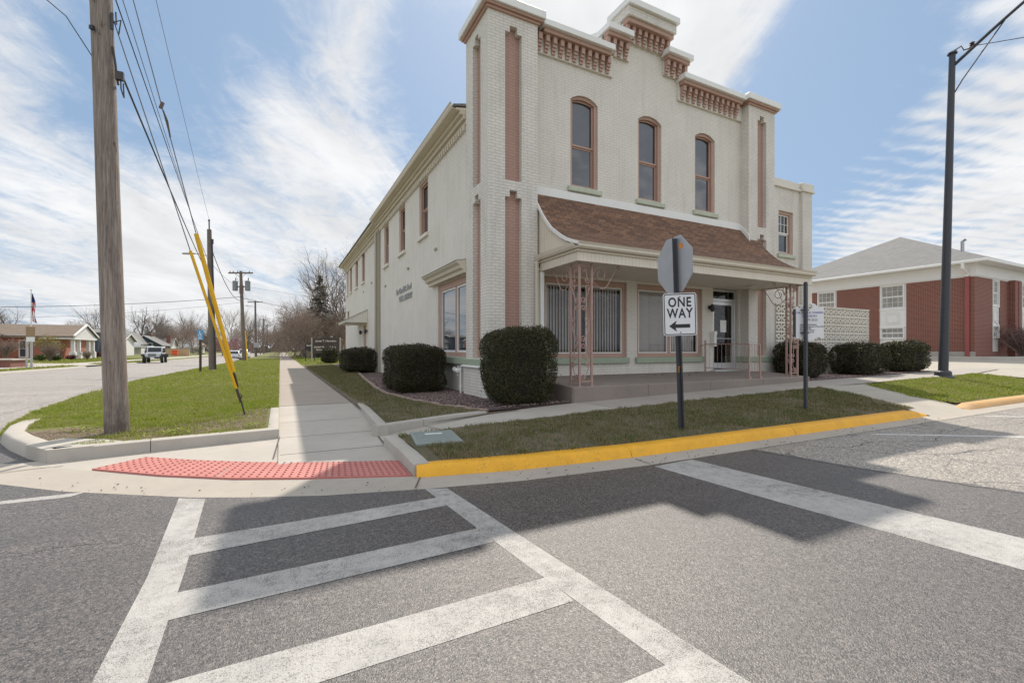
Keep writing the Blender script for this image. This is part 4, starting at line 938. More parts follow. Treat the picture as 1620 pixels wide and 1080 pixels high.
        gt = MB(); gt.prism(gprof, lambda x, z, t: (x, t, z), y0, y1); gt.build('gutter', M['beige'], ee)
    eaves(10.63, 22.0, 4.17); eaves(22.02, 35.6, 4.30)
    r = MB(); r.prism([(3.80, 7.32), (9.08, 8.60), (14.4, 7.32), (14.4, 7.26), (9.08, 8.52), (3.80, 7.26)], lambda x, z, t: (x, t, z), 10.64, 35.7); r.build('roof', M['grey_shingle'], B)
    for (y, w) in ((22.12, .11),):
        pm = MB(); pm.box(4.00, 4.168, 22.02, 22.30, .1, 6.75); pm.box(4.06, 4.168, 21.70, 21.80, .1, 6.9); pm.build('downspout', M['taupe'], B, bevel=.01)
    # ---- porch: slab, roof, fascia, soffit, gutter, posts
    sl = MB(); xs0, xs1 = 5.28, 13.36
    sl.add([(xs0, 7.65, 0), (xs1, 7.65, 0), (xs1, MY, 0), (xs0, MY, 0), (xs0, 7.65, .505), (xs1, 7.65, .505), (xs1, 9.04, .595), (xs0, 9.04, .595)], [(4, 5, 6, 7), (0, 1, 5, 4), (1, 2, 6, 5), (3, 0, 4, 7)])
    sl.v[2] = (xs1, 9.04, 0); sl.v[3] = (xs0, 9.04, 0)
    sl.add([(BX0+TW+.10, 9.04, .595), (BX1-TW-.10, 9.04, .595), (BX1-TW-.10, MY, .62), (BX0+TW+.10, MY, .62)], [(0, 1, 2, 3)])
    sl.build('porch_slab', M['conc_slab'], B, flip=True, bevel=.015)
    prof = [(9.42, 5.0), (9.11, 4.60), (8.93, 4.36), (8.75, 4.16), (8.55, 3.97), (8.34, 3.83), (8.15, 3.71), (7.96, 3.61), (7.76, 3.53), (7.56, 3.46), (7.50, 3.445)]
    rx0, rx1 = 5.35, 13.30; jt = 12.80
    rf = MB()
    thick = [(y+.035, z-.055) for y, z in prof]
    rf.prism(prof + thick[::-1], lambda y, z, t: (t, y, z), rx0, jt)
    p2 = [(9.14, 4.64)] + prof[1:]; t2 = [(y+.035, z-.055) for y, z in p2]; t2[0] = (9.145, 4.59); t2[1] = (9.13, 4.56)
    rf.prism(p2 + t2[::-1], lambda y, z, t: (t, y, z), jt, rx1)
    pr = rf.build('porch_roof', M['brown_shingle'], B, flip=True)
    gbl = MB(); gp = [(y+.05, z-.075) for y, z in prof[:-1]] + [(7.60, 3.27), (9.10, 3.27), (9.44, 3.27)]
    gbl.prism(gp, lambda y, z, t: (t, y, z), rx0+.03, rx0+.06); gbl.build('gable_infill', M['cream_vsiding'], pr); gbl = MB()
    gp2 = [(y, z) for y, z in gp[1:-1]]; gp2[0] = (9.14, 4.5)
    gbl.prism(gp2, lambda y, z, t: (t, y, z), rx1-.09, rx1-.06); gbl.build('gable_infill', M['cream_vsiding'], pr)
    ed = MB(); ed.prism([(y-.004, z+.004) for y, z in prof] + thick[::-1], lambda y, z, t: (t, y, z), rx0-.025, rx0); ed.build('roof_edge', M['white'], pr)
    fl = MB(); fl.box(rx0, jt-.01, MY-.05, MY-.001, 4.96, 5.17); fl.box(rx0-.03, rx0, MY-.10, MY-.051, 4.72, 5.17)
    fl.prism([(9.43, 4.98), (9.10, 4.58), (9.10, 4.76), (9.43, 5.17)], lambda y, z, t: (t, y, z), jt-.025, jt+.015); fl.build('flashing', M['white'], pr, bevel=.005)
    fc = MB(); fc.box(rx0+.02, rx1-.02, 7.60, 7.66, 3.08, 3.26); fc.box(rx0+.02, rx0+.075, 7.661, 9.12, 3.08, 3.26); fc.box(rx1-.075, rx1-.02, 7.661, 9.12, 3.08, 3.26); fc.build('fascia', M['cream_vsiding'], pr)
    tr = MB(); tr.box(rx0-.02, rx1+.02, 7.56, 7.70, 3.262, 3.31); tr.box(rx0-.02, rx0+.10, 7.701, 9.13, 3.262, 3.31); tr.box(rx0-.02, rx1+.02, 7.555, 7.60, 3.06, 3.079); tr.build('fascia_trim', M['beige'], pr, bevel=.006)
    sf = MB(); sf.box(rx0+.076, rx1-.076, 7.662, 9.12, 3.12, 3.16); sf.box(BX0+TW+.02, BX1-TW-.02, 9.121, MY-.002, 3.12, 3.16); sf.build('soffit', M['cream'], pr)
    g = MB(); gprof = [(7.58, 3.315), (7.50, 3.315), (7.47, 3.35), (7.475, 3.39), (7.445, 3.44), (7.458, 3.44), (7.488, 3.395), (7.485, 3.355), (7.505, 3.33), (7.58, 3.33)]
    g.prism(gprof, lambda y, z, t: (t, y, z), rx0-.06, rx1+.06)
    g.prism([(y, z) for y, z in [(rx0, 3.315), (rx0-.07, 3.315), (rx0-.10, 3.36), (rx0-.12, 3.43), (rx0-.107, 3.43), (rx0-.085, 3.365), (rx0-.065, 3.33), (rx0, 3.33)]], lambda x, z, t: (x, t, z), 7.585, 9.13)
    g.build('porch_gutter', M['beige'], pr)
    dsp = MB(); dsp.box(5.345, 5.44, 9.02, 9.10, .6, 3.06); dsp.build('downspout', M['white'], pr, bevel=.012); dsp = MB(); dsp.box(5.22, 5.29, 9.02, 9.09, .35, 3.30); dsp.build('downspout', M['beige'], pr, bevel=.012)
    lt = MB(); lt.lathe([(.02, 3.118), (.16, 3.115), (.15, 3.09), (.05, 3.07)], (12.2, 8.6, 0), 16); lt.build('ceiling_light', M['lamp_glass'], pr)
    def spiral(c, r0, r1, a0, turns, ax, n=26):
        pts = []
        for k in range(n+1):
            t = k/n; a = a0+turns*2*math.pi*t; r = r0+(r1-r0)*t
            pts.append(c + ax*(r*math.cos(a)) + Vector((0, 0, r*math.sin(a))))
        return pts
    def porch_post(cx, cy, sx):
        zb, zt = .508, 3.075; s = .31
        bars = [(cx, cy), (cx+sx*s, cy), (cx, cy+s)]
        pm = MB()
        for x, y in bars: pm.box(x-.02, x+.02, y-.02, y+.02, zb, zt); pm.box(x-.045, x+.045, y-.045, y+.045, zb-.002, zb+.012)
        for z in (zb+.10, zt-.06): pm.box(min(cx, cx+sx*s)+.02, max(cx, cx+sx*s)-.02, cy-.008, cy+.008, z-.012, z+.012); pm.box(cx-.008, cx+.008, cy+.02, cy+s-.02, z-.012, z+.012)
        p = pm.build('porch_post', M['post_pink'], B)
        for ax, o in ((Vector((sx, 0, 0)), Vector((cx, cy, 0))), (Vector((0, 1, 0)), Vector((cx, cy, 0)))):
            sm = MB(); z = zb+.12; H = .4
            for k in range(6):
                m = 1 if k % 2 == 0 else -1
                lo = o+ax*(s/2 - m*.055)+Vector((0, 0, z+.075)); hi = o+ax*(s/2 + m*.055)+Vector((0, 0, z+H-.075))
                a = spiral(lo, .015, .065, R(200), 1.25*m, ax); b = spiral(hi, .065, .015, R(20), 1.25*m, ax)
                sm.tube(a + b, .011, 5); z += H
            sm.build('scroll_panel', M['post_pink'], p)
            # fan-shaped scroll bracket reaching out under the fascia
            bm_ = MB(); o2 = o+ax*(s+.02) if True else o
            big = spiral(o2+ax*.20+Vector((0, 0, 2.86)), .06, .17, R(120), 1.2, ax, 32)
            bm_.tube(big, .010, 5)
            sweep = [o2+ax*(t*.66)+Vector((0, 0, 2.72-.16*math.sin(math.pi*min(1, t*1.25))+.30*max(0, t-.5)*2*t)) for t in [i/18 for i in range(19)]]
            curl = spiral(sweep[-1]+ax*.05+Vector((0, 0, .02)), .055, .02, R(200), -1.2, ax, 16)
            bm_.tube(sweep+curl, .010, 5)
            bm_.build('scroll_bracket', M['post_pink'], p)
    porch_post(5.52, 7.76, 1); porch_post(12.96, 7.76, -1)
    # ---- annex set back on the right
    an = MB(); AY = 9.75
    an.wall(fY(AY), 14.05, 16.45, 0, 6.90, [(15.22, 16.04, 4.55, 6.05)], .2); an.box(16.42, 16.98, AY-.10, AY+2, 0, 6.90)
    an.add([(16.97, AY, 0), (16.97, 20, 0), (16.97, 20, 7.0), (16.97, AY, 7.0)], [(0, 1, 2, 3)]); an.add([(14, AY, 6.98), (16.97, AY, 6.98), (16.97, 20, 6.98), (14, 20, 6.98)], [(0, 1, 2, 3)])
    ax_ = an.build('annex', M['cream_brick'], B, flip=False); ax_['label'] = 'narrow annex with a flat parapet set back on the right'
    cp = MB(); cp.box(14.1, 16.40, AY-.07, AY+.3, 6.83, 6.90); cp.box(14.1, 16.38, AY-.03, AY+.3, 6.901, 7.12); cp.box(16.38, 17.06, AY-.17, AY+2.05, 6.83, 6.90); cp.box(16.40, 17.04, AY-.14, AY+2.03, 6.901, 7.14); cp.build('annex_coping', M['cream'], ax_, bevel=.008)
    f = sash_window(ax_, fY(AY), 15.22, 16.04, 4.55, 6.05, d=.11, fw=.10, muntins=(3, 2, (0, 1))); s = MB(); s.box(15.14, 16.12, AY-.07, AY+.15, 4.43, 4.549); s.build('sill', M['pale_sill'], f, bevel=.01)
    return B
painted_building()

# gas riser against the side wall
g = thing('gas_pipe', 'white gas riser pipe with valve below the side window, beside the round corner shrub', 'pipe', (3.98, 10.6, .2))
p = MB(); p.tube([(3.98, 10.6, .15), (3.98, 10.6, .80), (3.98, 10.57, .855), (3.98, 10.5, .87), (3.96, 9.7, .87), (3.96, 9.2, .87)], .028, 10); p.lathe([(.04, 0), (.04, .06)], (3.98, 10.6, .76), 10); p.lathe([(.04, 0), (.04, .05)], (3.98, 10.6, .33), 10); p.build('riser', M['white'], g, smooth=True)
p = MB(); p.lathe([(.05, -.05), (.07, 0), (.05, .05)], (3.96, 10.75, .74), 12, 'y'); p.tube([(3.98, 10.62, .74), (3.96, 10.95, .76)], .022, 8); p.tube([(3.96, 10.78, .62), (3.96, 10.74, .86)], .016, 6); p.lathe([(.06, -.02), (.06, .02)], (3.96, 10.98, .77), 12, 'y'); p.build('valve', M['white'], g, smooth=True)

# wrought iron railing on the porch in front of the door
def railing():
    root = thing('porch_railing', 'low pink iron railing standing on the porch in front of the entrance door', 'railing', (11.1, 8.3, .55))
    def pt(x, y, z): return (x, y, z)
    def run(p0, p1, z0, z1, n):
        m = MB(); m.tube([(*p0, z1), (*p1, z1)], .014, 6); m.tube([(*p0, z0), (*p1, z0)], .010, 6); m.build('rail', M['post_pink'], root)
        b = MB()
        for k in range(1, n):
            x = p0[0]+(p1[0]-p0[0])*k/n; y = p0[1]+(p1[1]-p0[1])*k/n
            pts = []
            for i in range(13):
                z = z0+(z1-z0)*i/12; pts.append((x+.008*math.sin(i*2.1), y+.008*math.cos(i*2.1), z))
            b.tube(pts, .006, 4)
        b.build('balusters', M['post_pink'], root)
    A, Bp, C = (11.09, 9.30), (10.89, 7.76), (11.33, 7.76)
    for x, y in (A, Bp, C):
        m = MB(); m.box(x-.017, x+.017, y-.017, y+.017, .5, 1.42 if (x, y) != A else 1.54); m.box(x-.04, x+.04, y-.04, y+.04, .5, .555); m.build('post', M['post_pink'], root)
    run(A, Bp, .74, 1.42, 10); run(Bp, C, .70, 1.40, 4)
    h = MB(); h.tube([(11.09, 9.30, 1.40), (11.05, 9.38, 1.38), (11.02, 9.445, 1.38)], .012, 6); h.build('wall_hook', M['post_pink'], root)
railing()
# ------------------------------------------------------------------ pierced block screen, right-hand brick building
def block_screen():
    x0, n, rows, y0, zb, bs = 14.35, 19, 8, 9.28, .36, .298
    root = thing('block_screen', 'cream pierced concrete block screen wall between the painted annex and the red brick building', 'screen wall', (17.2, y0, zb))
    F = lambda c: (lambda u, v, t: (u, y0+t, v))
    mb = MB()
    for i in range(n):
        for j in range(rows):
            a, b = x0+i*bs, zb+j*bs; m = .028; e = bs
            def P(pts): mb.prism([(a+p*e, b+q*e) for p, q in pts], F(0), 0, .19)
            f = .06
            # frame of the block
            P([(0, 0), (1, 0), (1, .11), (0, .11)]); P([(0, .89), (1, .89), (1, 1), (0, 1)]); P([(0, .11), (f, .11), (f, .89), (0, .89)]); P([(1-f, .11), (1, .11), (1, .89), (1-f, .89)])
            # a diamond ring touching the frame, open in the middle: leaves four corner triangles and a central diamond
            k = .115
            o = [(.5, .11), (.94, .5), (.5, .89), (.06, .5)]; q = [(.5, .11+.22), (.5+.20, .5), (.5, .89-.22), (.5-.20, .5)]
            for s in range(4): P([o[s], o[(s+1) % 4], q[(s+1) % 4], q[s]])
    mb.build('blocks', M['cream'], root, flip=True)
    c = MB(); c.box(x0-.02, x0+n*bs+.02, y0-.01, y0+.20, zb+rows*bs, zb+rows*bs+.03); c.build('screen_coping', M['cream'], root)
block_screen()

def red_building():
    X, Y, zb, ze = 31.4, 9.9, .70, 5.02
    root = thing('brick_building', 'red brick building with white window bays and a grey hipped shingle roof', 'building', (X+8, Y+5, zb))
    W = 10.7; XE = 56.0
    bays = [(12.75, 14.05), (16.35, 17.55), (19.0, 20.2)]
    fb = [(33.55, 34.55), (37.6, 38.6), (42, 43)]
    mb = MB()
    mb.wall(fX(X), Y, Y+W, zb+.45, ze, [(a, b, zb+.45, ze) for a, b in bays], .12)
    mb.wall(fY(Y), X, XE, zb+.2, ze, [(a, b, zb+.45, ze) for a, b in fb], .12)
    mb.box(X+.3, XE, Y+W-.1, Y+W, zb, ze); mb.box(XE-.1, XE, Y, Y+W, zb, ze)
    for x in (35.6, 36.1): mb.box(x, x+.4, Y-.28, Y-.002, zb, ze)
    w = mb.build('wall', M['red_brick'], root, flip=False)
    pl = MB(); pl.wall(fX(X-.02), Y-.02, Y+W, zb-.4, zb+.45, [], .1); pl.wall(fY(Y-.02), X-.02, XE, zb-.4, zb+.2, [], .1); pl.build('plinth', M['conc_curb'], root, flip=False)
    def bay(fn, a, b):
        p = MB()
        def bar(u0, u1, v0, v1, t0, t1, m=p): m.prism([(u0, v0), (u1, v0), (u1, v1), (u0, v1)], fn, t0, t1)
        bar(a, b, zb+.45, zb+1.16, .08, .12); bar(a, b, zb+1.161, ze, .17, .19); bar(a, a+.10, zb+1.161, ze, .06, .169); bar(b-.02, b, zb+1.161, ze, .06, .169)
        pa = p.build('window_bay', M['white'], root)
        p = MB(); bar(a, b, zb+1.9, ze-1.45, .05, .12, p); bar(a-.001, b+.001, zb+1.84, zb+1.9, .02, .12, p); bar(a-.001, b+.001, ze-1.50, ze-1.42, .01, .119, p); p.build('spandrel_panel', M['white'], pa)
        pn = MB(); c = (a+b)/2; zc = (zb+1.9+ze-1.5)/2; q = .36
        for s, t in ((q, .06), (q-.10, .07)):
            for u0, u1, v0, v1 in ((c-s, c+s, zc-s, zc-s+.03), (c-s, c+s, zc+s-.03, zc+s), (c-s, c-s+.03, zc-s+.03, zc+s-.03), (c+s-.03, c+s, zc-s+.03, zc+s-.03)): bar(u0, u1, v0, v1, .05-(t-.03), .0499, pn)
        pn.build('raised_panel', M['white'], pa)
        sash_window(pa, fn, a+.10, b-.02, ze-1.42, ze-.05, d=.06, fw=.055, frame=M['white'], glass=M['curtain_glass'], muntins=(4, 2, (1, 1)))
        sash_window(pa, fn, a+.10, b-.02, zb+1.16, zb+1.84, d=.06, fw=.055, frame=M['white'], glass=M['curtain_glass'], muntins=(4, 1, (1, 1)))
        bl = MB(); bar(a+.2, b-.1, ze-1.3, ze-.12, .16, .165, bl); bl.build('curtain', M['curtain'], pa)
    for a, b in bays: bay(fX(X), a, b)
    for a, b in fb: bay(fY(Y), a, b)
    e = MB(); e.box(X-.05, XE, Y-.05, Y+W+.05, ze, ze+.62); e.box(X-.02, XE, Y-.02, Y+W, ze-.05, ze); e.build('frieze', M['far_white'], root, bevel=.01)
    so = MB(); so.box(X-.55, XE+.5, Y-.55, Y+W+.55, ze+.621, ze+.70); so.build('soffit', M['far_white'], root)
    g = MB()
    for a in ((X-.66, X-.55, Y-.66, Y+W+.6), (X-.549, XE, Y-.66, Y-.55)): g.box(*a, ze+.60, ze+.73)
    g.build('gutter', M['white'], root, bevel=.015)
    r = MB(); zr, a = ze+.70, W/2+.6; xc, yc = X-.6, Y-.6; L = W+1.2; zt = zr+a*.505
    v = [(xc, yc, zr), (XE+.6, yc, zr), (XE+.6, yc+L, zr), (xc, yc+L, zr), (xc+a, yc+a, zt), (XE+.6-a, yc+a, zt)]
    r.add(v, [(0, 1, 5, 4), (1, 2, 5), (2, 3, 4, 5), (3, 0, 4), (0, 3, 2, 1)]); r.build('roof', M['grey_shingle'], root)
    d = MB(); d.box(X-.12, X-.02, Y+.20, Y+.36, zb-.1, ze-.01); dd = d.build('downspout', plain('dull_red_metal_paint', (.30,.075,.07), .5, .08), root, bevel=.015)
    d = MB(); d.tube([(X-.60, Y+.28, ze+.60), (X-.60, Y+.28, ze+.38), (X-.08, Y+.28, ze+.12), (X-.08, Y+.28, ze-.03)], .07, 8); d.build('gutter_elbow', M['white'], root)
    d = MB(); d.box(37.0, 37.14, Y-.13, Y-.03, zb, ze); d.build('downspout', dd.data.materials[0], root, bevel=.015)
    v = MB(); v.tube([(36.6, 12.1, 6.6), (36.6, 12.1, 7.75), (36.6, 11.95, 7.85)], .09, 8); v.build('vent_pipe', M['metal'], root)
red_building()

# ------------------------------------------------------------------ street furniture near the corner
def stop_sign_post():
    bx, by, bz = 5.07, 4.67, .13
    root = thing('sign_post', 'leaning sign post with a grey octagonal sign back above a white ONE WAY sign', 'sign post', (bx, by, bz))
    Rv = Vector((.891, -.454, 0)); lean = -.034
    ax = (Vector((0, 0, 1)) + Rv*lean).normalized()
    P = lambda h: Vector((bx, by, bz)) + ax*h
    H = 2.72
    # U-channel post: back web with two flanges
    f = Vector((-.454, -.891, 0)); ex = Rv - ax*Rv.dot(ax); ex.normalize(); ey = ax.cross(ex)
    m = MB()
    def slab(u0, u1, w0, w1, h0, h1):
        vs = [P(h)+ex*u+ey*w for h in (h0, h1) for u, w in ((u0, w0), (u1, w0), (u1, w1), (u0, w1))]
        m.add(vs, [(0, 3, 2, 1), (4, 5, 6, 7), (0, 1, 5, 4), (1, 2, 6, 5), (2, 3, 7, 6), (3, 0, 4, 7)])
    slab(-.024, .024, -.006, .006, -.25, H); slab(-.033, -.022, -.034, .004, -.25, H); slab(.022, .033, -.034, .004, -.25, H); slab(-.044, -.033, -.036, -.028, -.25, H); slab(.033, .044, -.036, -.028, -.25, H)
    po = m.build('post', M['dark_steel'], root, bevel=.002)
    h = MB()
    for k in range(50):
        c = P(.3+k*.048) - ey*.0075
        h.add([c+ex*(.006*math.cos(a))+ax*(.006*math.sin(a)) for a in [i*math.pi/4 for i in range(8)]], [tuple(range(8))])
    h.build('bolt_holes', M['black'], po, flip=False)['kind'] = 'stuff'
    sc = MB(); c = P(.86)-ey*.0085
    sc.add([c+ex*u+ax*v for u, v in ((-.02, -.05), (.012, -.03), (.005, .01), (.02, .04), (-.008, .055), (-.015, .02))], [tuple(range(6))]); sc.build('rust_patch', plain('rust_yellow_scrape', (.42,.20,.04), .8, .3), po)
    # octagon: its back towards us, turned about the post
    an = R(260); ox = (Vector((math.cos(an), math.sin(an), 0))); ox = (ox-ax*ox.dot(ax)).normalized(); oz = ax; on = ox.cross(oz)
    if on.dot(f) > 0: on = -on
    c = P(2.35) + Vector((-f.x, -f.y, 0))*.055 + ox*.01; rr = .395/math.cos(math.pi/8)
    rot = R(0); m = MB()
    oc = [(rr*math.cos(math.pi/8+k*math.pi/4+rot), rr*math.sin(math.pi/8+k*math.pi/4+rot)) for k in range(8)]
    m.prism(oc, lambda u, v, t: c+ox*u+oz*v+on*t, 0, .003); op = m.build('octagon_sign', M['metal'], root); op['label'] = 'unpainted grey metal back of an octagonal stop sign'
    st = MB(); q = c+ox*.16+oz*.24-on*.002; st.add([q+ox*u+oz*v for u, v in ((-.04, -.03), (.0, -.045), (.045, -.02), (.04, .03), (-.01, .04), (-.045, .025))], [tuple(range(6))]); st.build('orange_sticker', plain('orange_sticker', (.75,.25,.04), .5, .1), op)
    # ONE WAY plate facing the camera side
    aw = R(-27-8); wx = Vector((math.cos(aw), math.sin(aw), 0)); tilt = R(-1.5)
    wz = (ax - wx*ax.dot(wx)).normalized(); wz = (wz + wx*math.tan(tilt)).normalized(); wx = (wx - wz*wx.dot(wz)).normalized(); wn = wx.cross(wz)
    if wn.dot(f) < 0: wn = -wn
    c2 = P(1.64) + wn*.045 + wx*.03
    def rr_(w, h, r, n=5):
        pts = []
        for cx, cy, a0 in ((w/2-r, h/2-r, 0), (-w/2+r, h/2-r, 90), (-w/2+r, -h/2+r, 180), (w/2-r, -h/2+r, 270)):
            pts += [(cx+r*math.cos(R(a0+90*i/n)), cy+r*math.sin(R(a0+90*i/n))) for i in range(n+1)]
        return pts
    at = lambda u, v, t: c2+wx*u+wz*v+wn*t
    m = MB(); W, Hh = .452, .598
    m.prism(rr_(W, Hh, .035), at, 0, .003); pl = m.build('one_way_sign', M['sign_white'], root); pl['label'] = 'white rectangular sign reading ONE WAY with a black arrow pointing left'
    o = rr_(W-.022, Hh-.022, .028); i_ = rr_(W-.046, Hh-.046, .020); m = MB(); n = len(o)
    for k in range(n): m.prism([o[k], o[(k+1) % n], i_[(k+1) % n], i_[k]], at, .0032, .0042)
    m.build('border', M['black'], pl)
    m = MB(); Mx = Matrix(((wx.x, wz.x, wn.x, 0), (wx.y, wz.y, wn.y, 0), (wx.z, wz.z, wn.z, 0), (0, 0, 0, 1)))
    for txt, v in (('ONE', .108), ('WAY', -.048)):
        p0 = at(0, v, .004); M2 = Mx.copy(); M2.translation = p0; text_mb(m, txt, .186, M2, extr=.0006, bold=.0045, sx=.76, spacing=1.12)
    m.build('lettering', M['black'], pl)
    m = MB(); y = -.165; m.prism([(-.150, y), (-.045, y+.078), (-.062, y+.026), (.135, y+.026), (.135, y-.026), (-.062, y-.026), (-.045, y-.078)], at, .0032, .0044); m.build('arrow', M['black'], pl)
    m = MB()
    for v in (.245, -.255): m.lathe([(.009, 0), (.009, .004), (.004, .008)], (0, 0, 0), 8); nn = 24; vs = m.v[-nn:]; m.v[-nn:] = [tuple(at(p[0]+.005, p[1]+v, p[2]+.0032)) for p in vs]
    m.build('bolt_heads', M['black'], pl)
stop_sign_post()

def practice_sign():
    bx, by, bz = 8.48, 4.93, .16
    root = thing('sign_post', 'thin dark post carrying a white scrolled office sign on the strip lawn', 'sign post', (bx, by, bz))
    m = MB(); m.box(bx-.027, bx+.027, by-.027, by+.027, bz-.2, 2.46); m.lathe([(.038, 2.46), (.03, 2.49), (.01, 2.50)], (bx, by, 0), 8); m.build('post', M['dark_steel'], root, bevel=.004)
    ang = R(-36); sx = Vector((math.cos(ang), math.sin(ang), 0)); sn = Vector((math.sin(ang), -math.cos(ang), 0))
    c = Vector((bx, by, 1.76)) - sn*.085 + sx*.10
    at = lambda u, v, t: c+sx*u+Vector((0, 0, v))+sn*t
    top = [(.235, .25), (.232, .285), (.215, .30), (.195, .285), (.175, .268), (.15, .272), (.12, .30), (.09, .335), (.055, .352), (0, .358)]
    bot = [(.235, -.27), (.215, -.292), (.185, -.292), (.165, -.272), (.14, -.262), (.115, -.268), (.09, -.292), (.06, -.318), (.03, -.328), (0, -.33)]
    outline = top + [(-a, b) for a, b in top[::-1][1:]] + [(-a, b) for a, b in bot] + bot[::-1][1:]
    # board with a round hole near the top
    m = MB(); bm = bmesh.new()
    hole = [(.042*math.cos(-2*math.pi*k/16), .305+.0*k+.042*math.sin(-2*math.pi*k/16)-.01) for k in range(16)]
    from mathutils.geometry import tessellate_polygon
    A = [Vector((u, v, 0)) for u, v in outline]; Bh = [Vector((u, v, 0)) for u, v in hole]; tris = tessellate_polygon([A, Bh]); allp = outline+hole; n = len(allp); no = len(outline)
    vs = [at(u, v, -.02) for u, v in allp] + [at(u, v, .02) for u, v in allp]
    fs = [tuple(t) for t in tris] + [tuple(i+n for i in t) for t in tris]
    fs += [(i, (i+1) % no, n+(i+1) % no, n+i) for i in range(no)] + [(no+i, no+(i+1) % 16, n+no+(i+1) % 16, n+no+i) for i in range(16)]
    m.add(vs, fs); b = m.build('sign_board', M['sign_white'], root); b['label'] = 'white scroll-edged office sign board with blue heading and small black lines'
    ed = MB(); ed.prism([(-.262, -.26), (-.237, -.26), (-.237, .25), (-.262, .25)], at, -.03, .025); ed.build('edge_bracket', M['dark_steel'], root)
    bk = MB()
    for z in (.22, -.2): bk.prism([(-.16, z), (-.04, z), (-.04, z+.02), (-.16, z+.02)], at, .021, .075)
    bk.build('mounting_bracket', M['dark_steel'], root)
    Mx = Matrix(((sx.x, 0, sn.x, 0), (sx.y, 0, sn.y, 0), (0, 1, 0, 0), (0, 0, 0, 1)))
    ink = plain('blue_sign_ink', (.10,.10,.32), .5, .05); t1 = MB(); t2 = MB()
    def line(mb, s, u, v, size, al='CENTER', bold=0):
        M2 = Mx.copy(); M2.translation = at(u, v, .0208); text_mb(mb, s, size, M2, align=al, extr=.0006, bold=bold, sx=.85)
    line(t1, 'DR. LOUIS R. WARREN', 0, .165, .052, bold=.001); line(t1, 'DENTISTRY', .0, .10, .055, bold=.001); t1.build('heading', ink, b)
    line(t2, '479-2023', .03, .03, .06); 
    for k, s in enumerate(('General & Family Dentistry', 'Hours by Appointment to Noon Daily', 'Mon. Thurs. Office', 'New Patients Welcome', '24 Hr. Emergency Line')): line(t2, s, -.17, -.045-.034*k, .030, 'LEFT', .001)
    t2.build('small_lettering', M['black'], b)
practice_sign()

def light_pole():
    bx, by, bz = 19.0, 6.75, .30
    root = thing('street_lamp', 'tall tapered dark grey steel street lamp with a long curved arm over the road', 'street lamp', (bx, by, bz))
    Rv = Vector((.891, -.454, 0)); tp = Vector((bx, by, 10.75)) + Rv*.30
    m = MB(); m.tube([(bx, by, bz+.02), tuple(Vector((bx, by, bz)).lerp(tp, .5)), tuple(tp)], [.128, .106, .082], 16); m.build('pole', M['dark_steel'], root, smooth=True)
    b = MB(); b.lathe([(.30, 0), (.30, .05), (.22, .10), (.21, .22), (.17, .26)], (bx, by, bz+.03), 16); b.box(bx-.33, bx+.33, by-.33, by+.33, bz-.15, bz+.03); b.build('base', M['dark_steel'], root, smooth=False)
    cp = MB(); cp.lathe([(.13, 0), (.12, .05), (.03, .10)], tuple(tp), 12); cp.build('pole_cap', M['dark_steel'], root)
    a = MB(); pts = []
    p0 = tp+Vector((0, 0, -.40))
    for k in range(15):
        t = k/14; pts.append(p0+Vector((-.1*t, -4.2*t, 1.85*math.sin(t*math.pi/2*.95))))
    a.tube(pts, [.05-.018*k/14 for k in range(15)], 8); ar = a.build('arm', M['dark_steel'], root, smooth=True)
    br = MB(); q0 = tp+Vector((0, 0, -1.35)); br.tube([q0, q0+Vector((0, -.25, .42)), q0+Vector((-.02, -.75, 1.08)), pts[4]+Vector((0, 0, -.04))], .018, 6); br.build('arm_brace', M['dark_steel'], root)
    h = MB(); e = pts[-1]; h.obox(Matrix.Translation(e+Vector((0, -.28, .0))), .28, .62, .13); h.build('lamp_head', M['metal'], root, bevel=.04, seg=2)
    i_ = MB(); k = tp+Vector((0, 0, .0)); i_.tube([k+Vector((0, 0, .08)), k+Vector((.05, -.2, .16)), k+Vector((.06, -.26, .0)), k+Vector((.07, -.42, -.02))], .02, 6)
    for j in range(3): i_.lathe([(.03, 0), (.07, .02), (.03, .05)], tuple(k+Vector((.07, -.45, -.02+.06*j))), 10)
    i_.build('insulator', plain('brown_insulator', (.10,.05,.035), .4, .1), root)
    return tp
LAMP_TOP = light_pole()

def lid():
    root = thing('utility_cover', 'grey green rectangular utility box lid set in the corner of the strip lawn', 'utility cover', (1.74, 5.57, .15))
    an = R(-9); Mx = Matrix.Translation((1.745, 5.56, .158)) @ Matrix.Rotation(an, 4, 'Z'); m = MB(); m.obox(Mx, .56, .78, .05); l = m.build('lid', M['cover'], root, bevel=.008)
    r = MB()
    for k in range(12): r.obox(Mx @ Matrix.Translation((0, -.33+.06*k, .0262)), .50, .014, .005)
    for rad in (.10, .15, .20):
        r.tube([Mx @ Vector((rad*math.cos(q*math.pi/12), rad*math.sin(q*math.pi/12)-.1, .026)) for q in range(24)], .005, 4, closed=True)
    r.build('raised_pattern', M['cover'], l)
    w = MB(); w.obox(Mx @ Matrix.Translation((0, .16, .0285)), .22, .05, .006); w.build('name_plate', M['sign_white'], l)
lid()
